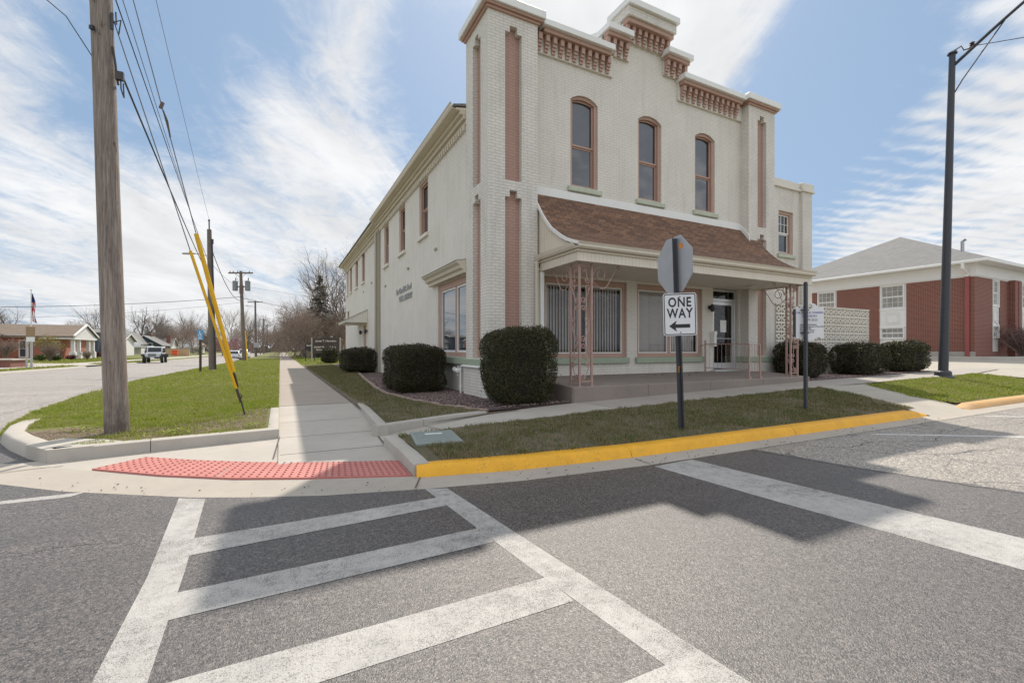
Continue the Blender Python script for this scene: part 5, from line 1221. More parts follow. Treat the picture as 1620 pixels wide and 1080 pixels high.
# ------------------------------------------------------------------ poles, guys and wires on the left
RV = Vector((.891, -.454, 0))
POLE1 = Vector((-1.98, 7.98, .13)); P1LEAN = -.0365
def p1(h): return Vector((POLE1.x, POLE1.y, h)) + RV*(P1LEAN*(h-.13))
def utility_pole_near():
    root = thing('utility_pole', 'big weathered wooden utility pole standing on the corner lawn in front', 'utility pole', tuple(POLE1))
    m = MB(); hs = [-.4, .13, .35, 1, 2, 3.5, 5, 6.5, 8, 10.2]; rng = random.Random(7)
    m.tube([tuple(p1(h)+Vector((rng.uniform(-.004, .004), rng.uniform(-.004, .004), 0))) for h in hs], [.140, .137, .134, .131, .129, .126, .123, .120, .116, .112], 24); m.build('shaft', M['wood'], root, smooth=True)
    k = MB()
    for h in (5.98, 5.55): 
        c = p1(h)+Vector((.454*-.16, -.891*.16, 0)); k.obox(Matrix.Translation(c) @ Matrix.Rotation(R(-27), 4, 'Z'), .05, .04, .05)
    k.build('bolt_plate', M['black'], root)
    b = MB(); c = p1(5.75)+RV*.135; b.obox(Matrix.Translation(c), .03, .03, .22); b.tube([c, c+RV*.06+Vector((0, 0, -.05)), c+RV*.05+Vector((0, 0, .12))], .010, 6); b.tube([c+Vector((0, 0, -.02)), c+RV*.12+Vector((0, 0, .01)), c+RV*.09+Vector((0, 0, -.18))], .008, 6); b.build('guy_hook', M['dark_steel'], root)
    d = MB(); c = p1(5.0)+RV*.16; d.tube([p1(5.4)+RV*.13, p1(5.15)+RV*.16, c+RV*.01, c+RV*.03+Vector((0, 0, -.12))], .014, 6); d.obox(Matrix.Translation(c+RV*.05), .09, .06, .11)
    d.tube([c+RV*.06, c+RV*.07+Vector((0, 0, -.18)), c+RV*.11+Vector((0, 0, -.30)), c+RV*.10+Vector((0, 0, -.1))], .009, 6); d.build('cable_clamp', plain('dark_cable_clamp', (.06,.05,.05), .6, .3), root)
    w = MB(); w.tube([p1(.1)+RV*-.131, p1(3)+RV*-.127, p1(6)+RV*-.122], .005, 5); w.build('ground_wire', M['dark_steel'], root)
utility_pole_near()

def cable(name, label, pts, r, mat=None, sag=0.0, n=24, group=None):
    if len(pts) == 2 and sag:
        a, b = Vector(pts[0]), Vector(pts[1]); pts = [a.lerp(b, i/n) - Vector((0, 0, sag*4*(i/n)*(1-i/n))) for i in range(n+1)]
    m = MB(); m.tube(pts, r, 5); o = m.build(name, mat or M['cable'], None, smooth=True); tag(o, label, 'wire', group); return o
M['cable'] = plain('black_weathered_cable', (.030,.030,.033), .55, .1)
M['wire_grey'] = plain('grey_steel_wire', (.16,.16,.17), .45, .1, metal=.5)

# guy wires: anchor rod, wire, yellow guard
ANCH = Vector((-.54, 9.14, .12))
def guy(top, g0, g1, gr, label, insul=None, rod=False):
    root = thing('guy_wire', label, 'guy wire', tuple(ANCH))
    d = (top-ANCH); eye = ANCH + d*.045*(6/d.length*1.35)
    m = MB(); m.tube([eye, top], .0075, 6); m.build('wire', M['wire_grey'], root)
    m = MB(); a, b = ANCH+d*g0, ANCH+d*g1; m.tube([a, b], gr, 12); m.build('guard', M['yellow_plastic'], root, smooth=True)
    if rod:
        m = MB(); m.tube([ANCH-d*.03, eye], .013, 8); m.tube([eye+Vector((.03*math.cos(k*.63), 0, .035*math.sin(k*.63))) for k in range(10)], .010, 5, closed=True); m.build('anchor_rod', M['dark_steel'], root)
    q = MB(); rs = random.Random(3)
    for k in range(7): q.lathe([(.012, 0), (.024, .012), (.022, .028), (.012, .04)], tuple(ANCH+d*(g0-.004)-d.normalized()*(.03+.035*k)), 8)
    q.build('clamp_coil', plain('rusty_clamp', (.07,.045,.035), .8, .3), root)
    if insul:
        c = ANCH+d*insul; q = MB(); q.obox(Matrix.Translation(c) @ Matrix.Rotation(.3, 4, 'Y'), .04, .035, .10); q.tube([c-d.normalized()*.07, c-d.normalized()*.22+Vector((.02, 0, 0)), c-d.normalized()*.45], .012, 5); q.build('strain_insulator', plain('brown_strain_insulator', (.12,.075,.06), .5, .2), root)
guy(p1(7.9), .10, .385, .033, 'thicker taller yellow guarded guy wire running up from the lawn anchor', insul=.62, rod=True)
guy(p1(5.85)+RV*.13, .086, .47, .022, 'thinner shorter yellow guarded guy wire running up from the lawn anchor')
P2 = Vector((-3.27, 29.34, .10)); P2L = -.022
def p2(h): return Vector((P2.x, P2.y, h)) + RV*(P2L*(h-.1))
def utility_pole_lamp():
    root = thing('utility_pole', 'grey wooden utility pole with a cobra head street light arm, beside the blue sign', 'utility pole', tuple(P2))
    m = MB(); m.tube([p2(-.4), p2(.1), p2(3), p2(6), p2(7.75)], [.175, .17, .15, .125, .105], 14); m.build('shaft', M['wood_far'], root, smooth=True)
    c = MB(); c.tube([p2(.1)+Vector((.17, -.12, 0)), p2(4)+Vector((.15, -.10, 0)), p2(7.0)+Vector((.13, -.08, 0))], .035, 6); c.build('conduit', M['dark_steel'], root)
    a = MB(); a.tube([p2(6.3), p2(6.42)-RV*.5, p2(6.45)-RV*1.0], .025, 6); a.build('lamp_arm', M['metal'], root)
    h = MB(); e = p2(6.45)-RV*1.0
    h.lathe([(.03, -.30), (.08, -.25), (.10, 0), (.07, .35), (.03, .42)], (0, 0, 0), 12, 'x'); ang = math.atan2(RV.y, RV.x); Mx = Matrix.Translation(e-RV*.2) @ Matrix.Rotation(ang, 4, 'Z') @ Matrix.Scale(.62, 4, (0, 0, 1)); h.v = [tuple(Mx @ Vector(p)) for p in h.v]; h.build('lamp_head', M['metal'], root, smooth=True)
    t = MB(); t.tube([p2(7.75), p2(8.25)], .035, 6); t.lathe([(.03, 0), (.06, .04), (.03, .10)], tuple(p2(8.2)), 8); t.build('pole_top_insulator', M['dark_steel'], root)
    b = MB(); q = p2(7.1)+RV*.16; b.obox(Matrix.Translation(q), .10, .10, .25); b.build('bracket', M['dark_steel'], root)
utility_pole_lamp()
P3 = Vector((-3.16, 52.3, -.05)); 
def utility_pole_transformers():
    root = thing('utility_pole', 'wooden utility pole with a crossarm and two grey transformer cans', 'utility pole', tuple(P3))
    p = lambda h: Vector((P3.x-.0*h, P3.y, h)) + RV*(-.04*h)
    m = MB(); m.tube([p(-.4), p(0), p(5), p(9.0)], [.21, .2, .16, .13], 12); m.build('shaft', M['wood_far'], root, smooth=True)
    m = MB(); c = p(8.8); an = math.atan2(RV.y, RV.x); m.obox(Matrix.Translation(c+Vector((0, -.15, 0))) @ Matrix.Rotation(an, 4, 'Z'), 2.4, .12, .13)
    for s in (-1, 1): m.tube([c+RV*(.55*s), p(8.3)], .02, 4)
    m.build('crossarm', M['wood_far'], root)
    m = MB()
    for s in (-1.05, -.75, -.3, .85): m.lathe([(.03, 0), (.05, .08), (.03, .14)], tuple(c+RV*s+Vector((0, -.15, .06))), 6)
    m.build('insulators', M['dark_steel'], root)
    for s in (-1, 1):
        m = MB(); q = p(7.05)+RV*(.62*s)+Vector((0, -.1, 0)); m.lathe([(.20, 0), (.235, .03), (.235, .85), (.26, .87), (.22, .96), (.05, 1.0)], tuple(q), 14); tcan = m.build('transformer', plain('grey_transformer_paint', (.20,.22,.22), .5, .1) if s < 0 else bpy.data.materials['grey_transformer_paint'], root, smooth=True)
        m = MB(); m.lathe([(.03, 0), (.05, .1), (.03, .3)], tuple(q+Vector((.05, 0, 1.0))), 6); m.tube([q+Vector((0, 0, .4)), p(7.45)], .05, 4); m.build('bushing', M['dark_steel'], tcan)
    m = MB(); m.obox(Matrix.Translation(p(7.2)), .36, .3, .8); m.build('cutout_gear', plain('reddish_gear', (.16,.10,.09), .6, .2), root)
    m = MB(); m.tube([p(.0)+RV*.28, p(3.1)+RV*.22], .055, 8); m.build('guy_guard', M['yellow_plastic'], root)
utility_pole_transformers()
P4 = Vector((-3.34, 81, -.1))
def utility_pole_plain(loc, H, label, arm=2.0, box=True):
    root = thing('utility_pole', label, 'utility pole', tuple(loc)); L = Vector(loc)
    m = MB(); m.tube([L+Vector((0, 0, -.5)), L+Vector((-.05, 0, H*.5)), L+Vector((-.1, 0, H))], [.2, .16, .12], 10); m.build('shaft', M['wood_far'], root, smooth=True)
    m = MB(); m.obox(Matrix.Translation(L+Vector((-.1, -.12, H-.25))) @ Matrix.Rotation(R(-27), 4, 'Z'), arm, .12, .13); m.build('crossarm', M['wood_far'], root)
    if box:
        m = MB(); m.obox(Matrix.Translation(L+Vector((.1, -.24, 2.0))), .75, .12, .75); m.build('meter_box', M['metal'], root)
        m = MB(); m.tube([L+Vector((-.1, 0, H-1.0)), L+Vector((-1.0, .3, H-.8))], .03, 5); m.obox(Matrix.Translation(L+Vector((-1.2, .35, H-.82))), .5, .2, .1); m.build('lamp_arm', M['metal'], root)
utility_pole_plain(P4, 8.9, 'wooden utility pole with a plain crossarm and a pale box, beyond the transformer pole', 2.3)
utility_pole_plain((-3.6, 128, -.2), 9, 'thin distant utility pole far along the verge', 2, False)
utility_pole_plain((-3.5, 160, -.2), 9, 'thinnest most distant utility pole at the end of the street', 2, False)

# cables
W = lambda *a, **k: cable(*a, **k)
W('overhead_cable', 'thick black cable from the clamp on the near pole to the lamp pole', [p1(5.02)+RV*.24, p2(5.0)], .013, sag=.10)
W('overhead_wire', 'thin wire just above the thick cable between near pole and lamp pole', [p1(6.15)+RV*.16, p2(5.75)], .008, sag=.05)
W('overhead_wire', 'highest thin wire from the near pole to the top of the lamp pole', [p1(9.8), p2(8.28)], .006, M['wire_grey'], sag=.12)
W('overhead_wire', 'second thin wire from the near pole to the street light arm', [p1(6.5)+RV*.16, p2(6.5)-RV*.3], .006, M['wire_grey'], sag=.08)
W('service_wire', 'thin service wire leaving the near pole to the upper left', [p1(5.26)-RV*.15, (-2.26, 7.2, 5.22), (-2.42, 6.84, 5.24), (-2.9, 5.6, 5.5), (-4.2, 2.5, 6.3)], .006)
W('service_wire', 'short thick black service bundle at the top left of the near pole', [p1(6.05)-RV*.15, p1(6.10)-RV*.4, p1(6.25)-RV*.8, p1(6.9)-RV*2.2], .013)
W('overhead_cable', 'slack looping cable between the lamp pole and the transformer pole', [p2(6.7)+RV*.1, (-3.1, 51.6, 6.2)], .02, sag=1.1)
W('overhead_cable', 'wire crossing the street from the transformer pole to the left-hand houses', [(-3.2, 52.0, 6.45), (-30.5, 56.5, 4.8)], .022, sag=.5)
W('overhead_wire', 'fainter wire crossing the street below the first one', [(-3.2, 52.0, 5.9), (-30.5, 56.8, 3.8)], .012, M['wire_grey'], sag=.6)
W('overhead_cable', 'black cable from the transformer pole towards the trees on the right', [(-3.2, 52.2, 6.3), (14, 66, 5.3)], .022, sag=.4)
W('overhead_wire', 'upper thin wire from the transformer pole towards the trees on the right', [(-3.2, 52.2, 7.5), (20, 70, 8.2)], .012, sag=.5)
W('overhead_wire', 'thin wire from the street lamp pole top across the transformer pole', [p2(6.0), (-3.4, 52.0, 7.4)], .010, sag=.3)
W('overhead_wire', 'high wire between the transformer pole and the pole beyond it', [(-4.0, 52.2, 8.9), (-4.2, 81, 8.7)], .012, sag=.4)
W('overhead_wire', 'lower wire from the far crossarm pole down towards the trees', [(-3.4, 81, 6.6), (16, 96, 4.2)], .014, sag=.5)
W('overhead_wire', 'wire leaving the curved arm street lamp towards the right', [LAMP_TOP+Vector((.07, -.5, 0)), (25, 4.0, 12.1), (40, -4, 15)], .012)

def blue_sign():
    x, y = -3.53, 27.2
    root = thing('parking_sign', 'small blue sign with a white wheelchair symbol on a brown post', 'parking sign', (x, y, .1))
    m = MB(); m.box(x-.05, x+.05, y-.05, y+.05, -.3, 1.85); m.build('post', plain('brown_post', (.07,.045,.035), .8, .2), root)
    ex = RV; at = lambda u, v, t: Vector((x, y-.07, 1.98))+ex*u+Vector((0, 0, v))+Vector((-.454, -.891, 0))*t
    m = MB(); m.prism([(-.155, -.25), (.155, -.25), (.155, .25), (-.155, .25)], at, 0, .01); p = m.build('sign_plate', M['blue_sign'], root, bevel=.003)
    m = MB(); m.prism([(-.02+.028*math.cos(k*.63), .17+.028*math.sin(k*.63)) for k in range(10)], at, .011, .014)
    pts = [(-.03, .13), (.0, .13), (.005, .06), (.07, .06), (.07, .035), (.03, .03), (.08, -.06), (.055, -.075), (.01, .01), (-.035, .01)]; m.prism(pts, at, .011, .014)
    o = [(.0+.085*math.cos(R(150+k*15)), -.02+.085*math.sin(R(150+k*15))) for k in range(13)]; i_ = [(.0+.062*math.cos(R(150+k*15)), -.02+.062*math.sin(R(150+k*15))) for k in range(13)]
    for k in range(12): m.prism([o[k], o[k+1], i_[k+1], i_[k]], at, .011, .014)
    m.prism([(-.09, -.19), (.09, -.19), (.09, -.15), (-.09, -.15)], at, .011, .014); m.build('wheelchair_symbol', M['sign_white'], p)
blue_sign()
def back_sign():
    x, y = -14.6, 41.1; L = Vector((x, y, 0))
    root = thing('sign_post', 'brown square sign back over a white plate on steel posts across the street', 'sign post', (x, y, .1))
    m = MB(); m.box(x-.05, x+.05, y-.05, y+.05, -.2, 2.75); m.build('post', M['metal'], root); m = MB(); m.box(x-.32, x-.24, y+.1, y+.18, -.2, 1.9); m.build('post', M['metal'], root)
    m = MB(); m.obox(Matrix.Translation((x-.02, y-.08, 2.42)) @ Matrix.Rotation(R(-27), 4, 'Z'), .60, .02, .66); m.build('sign_plate', plain('brown_weathered_sign_back', (.30,.20,.11), .6, .15), root)
    m = MB(); m.obox(Matrix.Translation((x-.02, y-.08, 1.92)) @ Matrix.Rotation(R(-27), 4, 'Z'), .55, .02, .30); m.build('lower_plate', M['sign_white'], root)
back_sign()
def flag():
    x, y = -23.4, 65.8
    root = thing('flagpole', 'white flagpole in front of the portico building', 'flagpole', (x, y, .15))
    m = MB(); m.tube([(x, y, 0), (x, y, 7.4)], [.07, .04], 8); m.build('pole', M['white'], root); m = MB(); m.lathe([(.02, 0), (.09, .08), (.02, .17)], (x, y, 7.4), 10); m.build('finial', plain('gilt_finial', (.5,.35,.12), .35, .05), root)
    m = MB(); n, k = 10, 14; vs = []
    for j in range(k+1):
        z = 7.2-3.0*j/k
        for i in range(n+1): t = i/n; vs.append((x+.07+.10*t+.09*math.sin(j*.5)*t+.34*t*(j/k)*.8, y-.1*math.sin(t*9+j*.3), z-.25*t))
    m.add(vs, [(j*(n+1)+i, j*(n+1)+i+1, (j+1)*(n+1)+i+1, (j+1)*(n+1)+i) for j in range(k) for i in range(n)])
    t = NT('red_white_striped_flag'); s = t.sep(); st = t.math('GREATER_THAN', t.math('FRACT', t.math('MULTIPLY', t.math('ADD', s[0], t.math('MULTIPLY', s[2], .1)), 7.5)), .5); c = t.mix(st, (.55,.03,.05), (.72,.68,.68)); top = t.math('GREATER_THAN', s[2], 6.2); c = t.mix(top, c, (.04,.05,.16)); t.col(c); t.rough(.8)
    f = m.build('flag', t.m, None, flip=False, smooth=True); tag(f, 'red, white and blue flag hanging limp on the white flagpole', 'flag')
flag()

# ------------------------------------------------------------------ buildings across the street
def window_far(par, fn, u0, u1, z0, z1, frame=None):
    m = MB(); w = .10
    for q in ((u0, u0+w, z0, z1), (u1-w, u1, z0, z1), (u0+w, u1-w, z0, z0+w), (u0+w, u1-w, z1-w, z1), (u0+w, u1-w, (z0+z1)/2-.03, (z0+z1)/2+.03)): m.prism([(q[0], q[2]), (q[1], q[2]), (q[1], q[3]), (q[0], q[3])], fn, -.05, .05)
    f = m.build('window', frame or M['white'], par); m = MB(); m.prism([(u0+w, z0+w), (u1-w, z0+w), (u1-w, z1-w), (u0+w, z1-w)], fn, -.015, -.005); m.build('pane', M['far_glass'], f)
def portico_building():
    zb = .16; root = thing('portico_building', 'low orange brick building with a white columned portico and tan shingle roof across the street', 'building', (-24, 68, zb))
    # long wing running back from the street with the portico gable towards it
    w = MB(); y0, y1 = 69.2, 75.6; xw = -23.6
    w.wall(fY(y0+.0), -46, xw, zb, 2.9, [], .1)
    w.add([(xw, y0, zb), (xw, 83.5, zb), (xw, 83.5, 2.9), (xw, y0, 2.9)], [(0, 1, 2, 3)]); w.add([(xw, 83.5, zb), (-46, 83.5, zb), (-46, 83.5, 2.9), (xw, 83.5, 2.9)], [(0, 1, 2, 3)])
    w.add([(-27.2, 56.6, zb), (-27.2, y0, zb), (-27.2, y0, 2.9), (-27.2, 56.6, 2.9)], [(0, 1, 2, 3)]); w.add([(-46, 56.6, zb), (-27.2, 56.6, zb), (-27.2, 56.6, 2.9), (-46, 56.6, 2.9)], [(0, 1, 2, 3)])
    w.build('wall', M['orange_brick'], root, flip=False)
    rf = MB(); xr = -21.0
    rf.prism([(68.6, 2.75), (72.4, 4.15), (76.2, 2.75), (76.2, 2.62), (72.4, 4.0), (68.6, 2.62)], lambda y, z, t: (t, y, z), -46, xr+.25)
    rf.add([(-26.6, 55.9, 2.95), (-26.6, 69, 2.95), (-33, 69, 4.4), (-33, 61, 4.4), (-46, 61, 4.4), (-46, 55.9, 2.95)], [(0, 1, 2, 3), (0, 3, 4, 5)])
    rf.prism([(-23.0, 2.84), (-34, 4.0), (-46, 2.84), (-46, 2.7), (-23.0, 2.7)], lambda x, z, t: (x, t, z), 76.3, 83.7)
    rf.build('roof', M['tan_shingle'], root, flip=False)
    g = MB(); g.prism([(69.0, 2.66), (72.4, 3.93), (75.8, 2.66)], lambda y, z, t: (t, y, z), xr, xr+.1); g.build('pediment', M['white_hsiding'], root)
    t = MB(); t.box(xr-2.8, xr+.14, 68.7, 69.05, 2.40, 2.64); t.box(xr-2.8, xr+.14, 75.75, 76.1, 2.40, 2.64); t.box(xr-.1, xr+.14, 69.051, 75.749, 2.38, 2.65)
    for a, b in (((68.55, 2.66), (72.4, 4.09)), ((76.25, 2.66), (72.4, 4.09))): t.prism([a, b, (b[0], b[1]+.2), (a[0], a[1]+.2)], lambda y, z, q: (q, y, z), xr+.11, xr+.28)
    t.box(-46, xr-2.81, 68.75, 68.95, 2.55, 2.85); t.box(-26.95, -26.75, 55.9, 68.7, 2.7, 2.96); t.box(-46, -26.96, 55.8, 56.0, 2.7, 2.96); t.build('fascia', M['far_white'], root)
    s = MB(); s.box(xr-2.79, xr-.11, 69.06, 75.74, 2.42, 2.46); s.build('portico_ceiling', M['far_white'], root)
    for y in (69.35, 71.0, 74.0, 75.5):
        c = MB(); c.box(xr-.32, xr, y-.16, y+.16, zb+.8, 2.38); c.box(xr-.44, xr+.12, y-.28, y+.28, zb, zb+.75); c.box(xr-.39, xr+.07, y-.22, y+.22, zb+.75, zb+.83); c.build('column', M['far_white'], root, bevel=.01)
    d = MB(); d.box(xw, xw+.06, 72.2, 73.2, zb, 2.25); dr = d.build('door', M['far_white'], root); d = MB(); d.box(xw+.061, xw+.07, 72.4, 73.0, zb+.6, 2.1); d.build('pane', M['far_glass'], dr)
    for y in (57.4, 61.2, 65.5): window_far(root, lambda u, v, q: (-27.2+.0-q, u, v), y, y+.9, zb+.3, 2.4)
    window_far(root, lambda u, v, q: (u, y0+q, v), -25.6, -24.8, zb+.2, 2.3)
    b = MB(); b.box(-46, -23.61, y0-2.4, y0-2.38, 0, .01); 
portico_building()
def planter_wall():
    root = thing('planter_wall', 'low red brick planter wall with a pale cap at the left edge across the street', 'wall', (-18, 42, .1))
    m = MB(); m.box(-22, -15.9, 41.9, 44.2, -.1, .52); m.build('wall', M['red_brick'], root); m = MB(); m.box(-22.1, -15.8, 41.8, 44.3, .52, .62); m.build('cap', M['conc_new'], root, bevel=.01)
planter_wall()
def house(name, label, x0, x1, y0, y1, zb, ze, zr, wallm, roofm, ridge='y', wins=(), chimney=None, porch=None, trim=None):
    root = thing(name, label, 'house', ((x0+x1)/2, (y0+y1)/2, zb)); trim = trim or M['far_white']
    w = MB(); w.box(x0, x1, y0, y1, zb-.5, ze)
    xm, ym = (x0+x1)/2, (y0+y1)/2
    if ridge == 'y': w.prism([(x0, ze), (x1, ze), (xm, zr-.12)], lambda u, v, t: (u, t, v), y0, y1)
    else: w.prism([(y0, ze), (y1, ze), (ym, zr-.12)], lambda u, v, t: (t, u, v), x0, x1)
    w.build('wall', wallm, root, flip=False)
    o = .45; r = MB(); f = (zr-ze)/(((x1-x0) if ridge == 'y' else (y1-y0))/2)*o
    if ridge == 'y': r.prism([(x0-o, ze-f), (xm, zr), (x1+o, ze-f), (x1+o, ze-f-.15), (xm, zr-.16), (x0-o, ze-f-.15)], lambda u, v, t: (u, t, v), y0-o, y1+o)
    else: r.prism([(y0-o, ze-f), (ym, zr), (y1+o, ze-f), (y1+o, ze-f-.15), (ym, zr-.16), (y0-o, ze-f-.15)], lambda u, v, t: (t, u, v), x0-o, x1+o)
    r.build('roof', roofm, root)
    b = MB()
    if ridge == 'y':
        for y in (y0-o-.04, y1+o): 
            for a in ((x0-o, ze-f-.17), (x1+o, ze-f-.17)): b.prism([a, (xm, zr-.17), (xm, zr+.03), (a[0], a[1]+.2)], lambda u, v, t: (u, t, v), y, y+.04)
    else:
        for x in (x0-o-.04, x1+o):
            for a in ((y0-o, ze-f-.17), (y1+o, ze-f-.17)): b.prism([a, (ym, zr-.17), (ym, zr+.03), (a[0], a[1]+.2)], lambda u, v, t: (t, u, v), x, x+.04)
    b.build('bargeboard', trim, root)
    for side, a, z0, wd, h in wins:
        if side == 's': window_far(root, lambda u, v, t: (u, y0-t, v), a, a+wd, z0, z0+h)
        else: window_far(root, lambda u, v, t: (x1+t, u, v), a, a+wd, z0, z0+h)
    if chimney:
        c = MB(); c.box(*chimney); c.build('chimney', M['red_brick'] if len(name) % 2 else trim, root)
    if porch:
        px0, px1, py0, py1, pz = porch
        p = MB(); p.box(px0-.2, px1+.2, py0-.2, py1+.2, pz, pz+.3); p.box(px0, px1, py0, py1, zb-.3, zb+.35); pp = p.build('porch', trim, root)
        for x, y in ((px0+.1, py0+.1), (px1-.1, py0+.1), (px1-.1, py1-.1), (px1-.1, (py0+py1)/2)):
            c = MB(); c.box(x-.12, x+.12, y-.12, y+.12, zb+.35, pz); c.build('porch_column', trim, pp)
    return root
house('house', 'dark blue clapboard house behind the portico building', -34, -29.5, 108, 116, .1, 4.4, 5.0, M['navy_hsiding'], M['grey_shingle'], 'x', [('s', -33, 1.2, 1, 1.4), ('e', 110, 1, 1.2, 1.6)])
house('house', 'pale clapboard house with grey roof right beside the dark blue one', -29.3, -26.6, 110, 118, .1, 3.0, 4.3, M['far_white'], M['grey_shingle'], 'x', [('s', -28.6, 1.0, 1, 1.5)])
house('house', 'white clapboard house with a steep narrow gable and an open front porch', -34.8, -31.1, 144, 149, -.5, 3.1, 5.5, M['far_white'], M['grey_shingle'], 'y', [('s', -34.1, 1.9, .8, 1.3), ('s', -32.7, 1.9, .8, 1.3)], porch=(-35.5, -28.6, 141, 143.6, 1.75))
house('house', 'dark teal clapboard house with a long sloping roof and white trim behind the off-road car', -35.5, -28.0, 150, 160, -.6, 2.5, 4.9, M['navy_hsiding'], M['grey_shingle'], 'y', [('s', -33.9, 1.4, 1.2, 1.5), ('s', -31.2, 1.4, 1.2, 1.5), ('e', 152, 1, 1.4, 1.4), ('e', 156, 1, 1.4, 1.4)], chimney=(-32.2, -31.4, 156, 157, 3.5, 5.4))
house('house', 'low white house with a pale chimney right of the teal house', -33, -28.6, 165, 173, -.6, 2.6, 4.6, M['far_white'], M['grey_shingle'], 'x', [('s', -31, .6, 1.2, 1.3)], chimney=(-29.9, -28.9, 166, 167, 3, 5.4))
house('house', 'small white gabled house with a brown porch further down the street', -29.5, -23.4, 180, 190, -.6, 2.9, 6.0, M['far_white'], M['tan_shingle'], 'y', [('s', -28, 1.4, 1, 1.4), ('s', -25.4, 1.4, 1, 1.4)], porch=(-29, -22.6, 177, 179.6, 1.7))
house('house', 'tan two storey house half hidden by bare trees beyond the painted building', 6.3, 14, 70, 80, .2, 5.7, 7.0, M['tan'], M['grey_shingle'], 'x', [('s', 7.2, 3.8, 1, 1.4), ('s', 10.4, 3.8, 1, 1.4), ('s', 7.2, 1.2, 1, 1.5)])
def bin_():
    root = thing('storage_bin', 'bright orange box standing by the drive beyond the off-road car', 'bin', (-18.4, 110, .15))
    m = MB(); m.box(-18.9, -18.0, 109.5, 110.5, .1, .95); m.build('body', M['orange_plastic'], root, bevel=.06); m = MB(); m.box(-18.95, -17.95, 109.45, 110.55, .95, 1.05); m.build('lid', M['orange_plastic'], root, bevel=.03)
bin_()
def garden_wall():
    root = thing('garden_wall', 'pale tan low retaining wall behind the orange box', 'wall', (-18.5, 112, .1))
    m = MB(); m.box(-20.6, -16.4, 112, 112.4, -.2, 1.3); m.build('wall', M['tan'], root); m = MB(); m.box(-20.65, -16.35, 111.95, 112.45, 1.3, 1.4); m.build('cap', M['conc_new'], root)
garden_wall()

# ------------------------------------------------------------------ name boards beyond the hedges
def boards():
    x, y = 3.78, 45.0; d = Vector((.94, -.34, 0)); n = Vector((-.34, -.94, 0))
    root = thing('sign_board', 'large dark brown office sign with pale lettering on white posts beyond the hedges', 'sign board', (x, y, .15))
    at = lambda u, v, t: Vector((x, y, .42 if v > 0 else 0))+d*u+Vector((0, 0, v))+n*t
    for u in (-1.27, 1.23): m = MB(); m.prism([(u-.05, -.2), (u+.05, -.2), (u+.05, 1.92), (u-.05, 1.92)], at, -.06, .06); m.build('post', M['taupe'], root)
    Mx = Matrix(((d.x, 0, n.x, 0), (d.y, 0, n.y, 0), (0, 1, 0, 0), (0, 0, 0, 1)))
    ink = plain('cream_lettering', (.62,.58,.52), .5, .03)
    def panel(u0, u1, v0, v1, texts):
        m = MB(); m.prism([(u0, v0), (u1, v0), (u1, v1), (u0, v1)], at, -.03, .04); p = m.build('sign_panel', M['brown_sign'], root, bevel=.008); t = MB()
        for s, u, v, size in texts: M2 = Mx.copy(); M2.translation = at(u, v, .043); text_mb(t, s, size, M2, extr=.002, bold=.004)
        t.build('lettering', ink, p)
    panel(-1.2, 1.16, 1.32, 1.88, [('James T. Hanrahan', -.02, 1.53, .24)]); panel(-1.2, -.02, .45, 1.28, [('Joseph N.', -.6, .99, .22), ('Barker', -.6, .74, .20)]); panel(.02, 1.16, .45, 1.28, [('D.D.S.', .6, .96, .22), ('DENTIST', .6, .62, .17)])
    m = MB(); m.prism([(.05, 1.885), (.85, 1.885), (.85, 2.12), (.05, 2.12)], at, -.03, .04); p = m.build('number_panel', M['brown_sign'], root); t = MB(); M2 = Mx.copy(); M2.translation = at(.45, 1.94, .043); text_mb(t, '118', .17, M2, extr=.002, bold=.004); t.build('lettering', ink, p)
    x2, y2 = 2.5, 46.5
    r2 = thing('sign_board', 'smaller black board with white lettering left of the large brown sign', 'sign board', (x2, y2, .15))
    at2 = lambda u, v, t: Vector((x2, y2, .75 if v > 0 else 0))+d*u+Vector((0, 0, v))+n*t
    m = MB(); m.prism([(-.45, .42), (.45, .42), (.45, 1.05), (-.45, 1.05)], at2, -.03, .03); p = m.build('sign_panel', M['black'], r2)
    for u in (-.4, .4): m = MB(); m.prism([(u-.03, -.2), (u+.03, -.2), (u+.03, .42), (u-.03, .42)], at2, -.03, .03); m.build('post', M['black'], r2)
    t = MB(); M2 = Mx.copy(); M2.translation = at2(0, .80, .033); text_mb(t, 'Barker', .23, M2, extr=.002, bold=.004); t.build('lettering', ink, p)
boards()
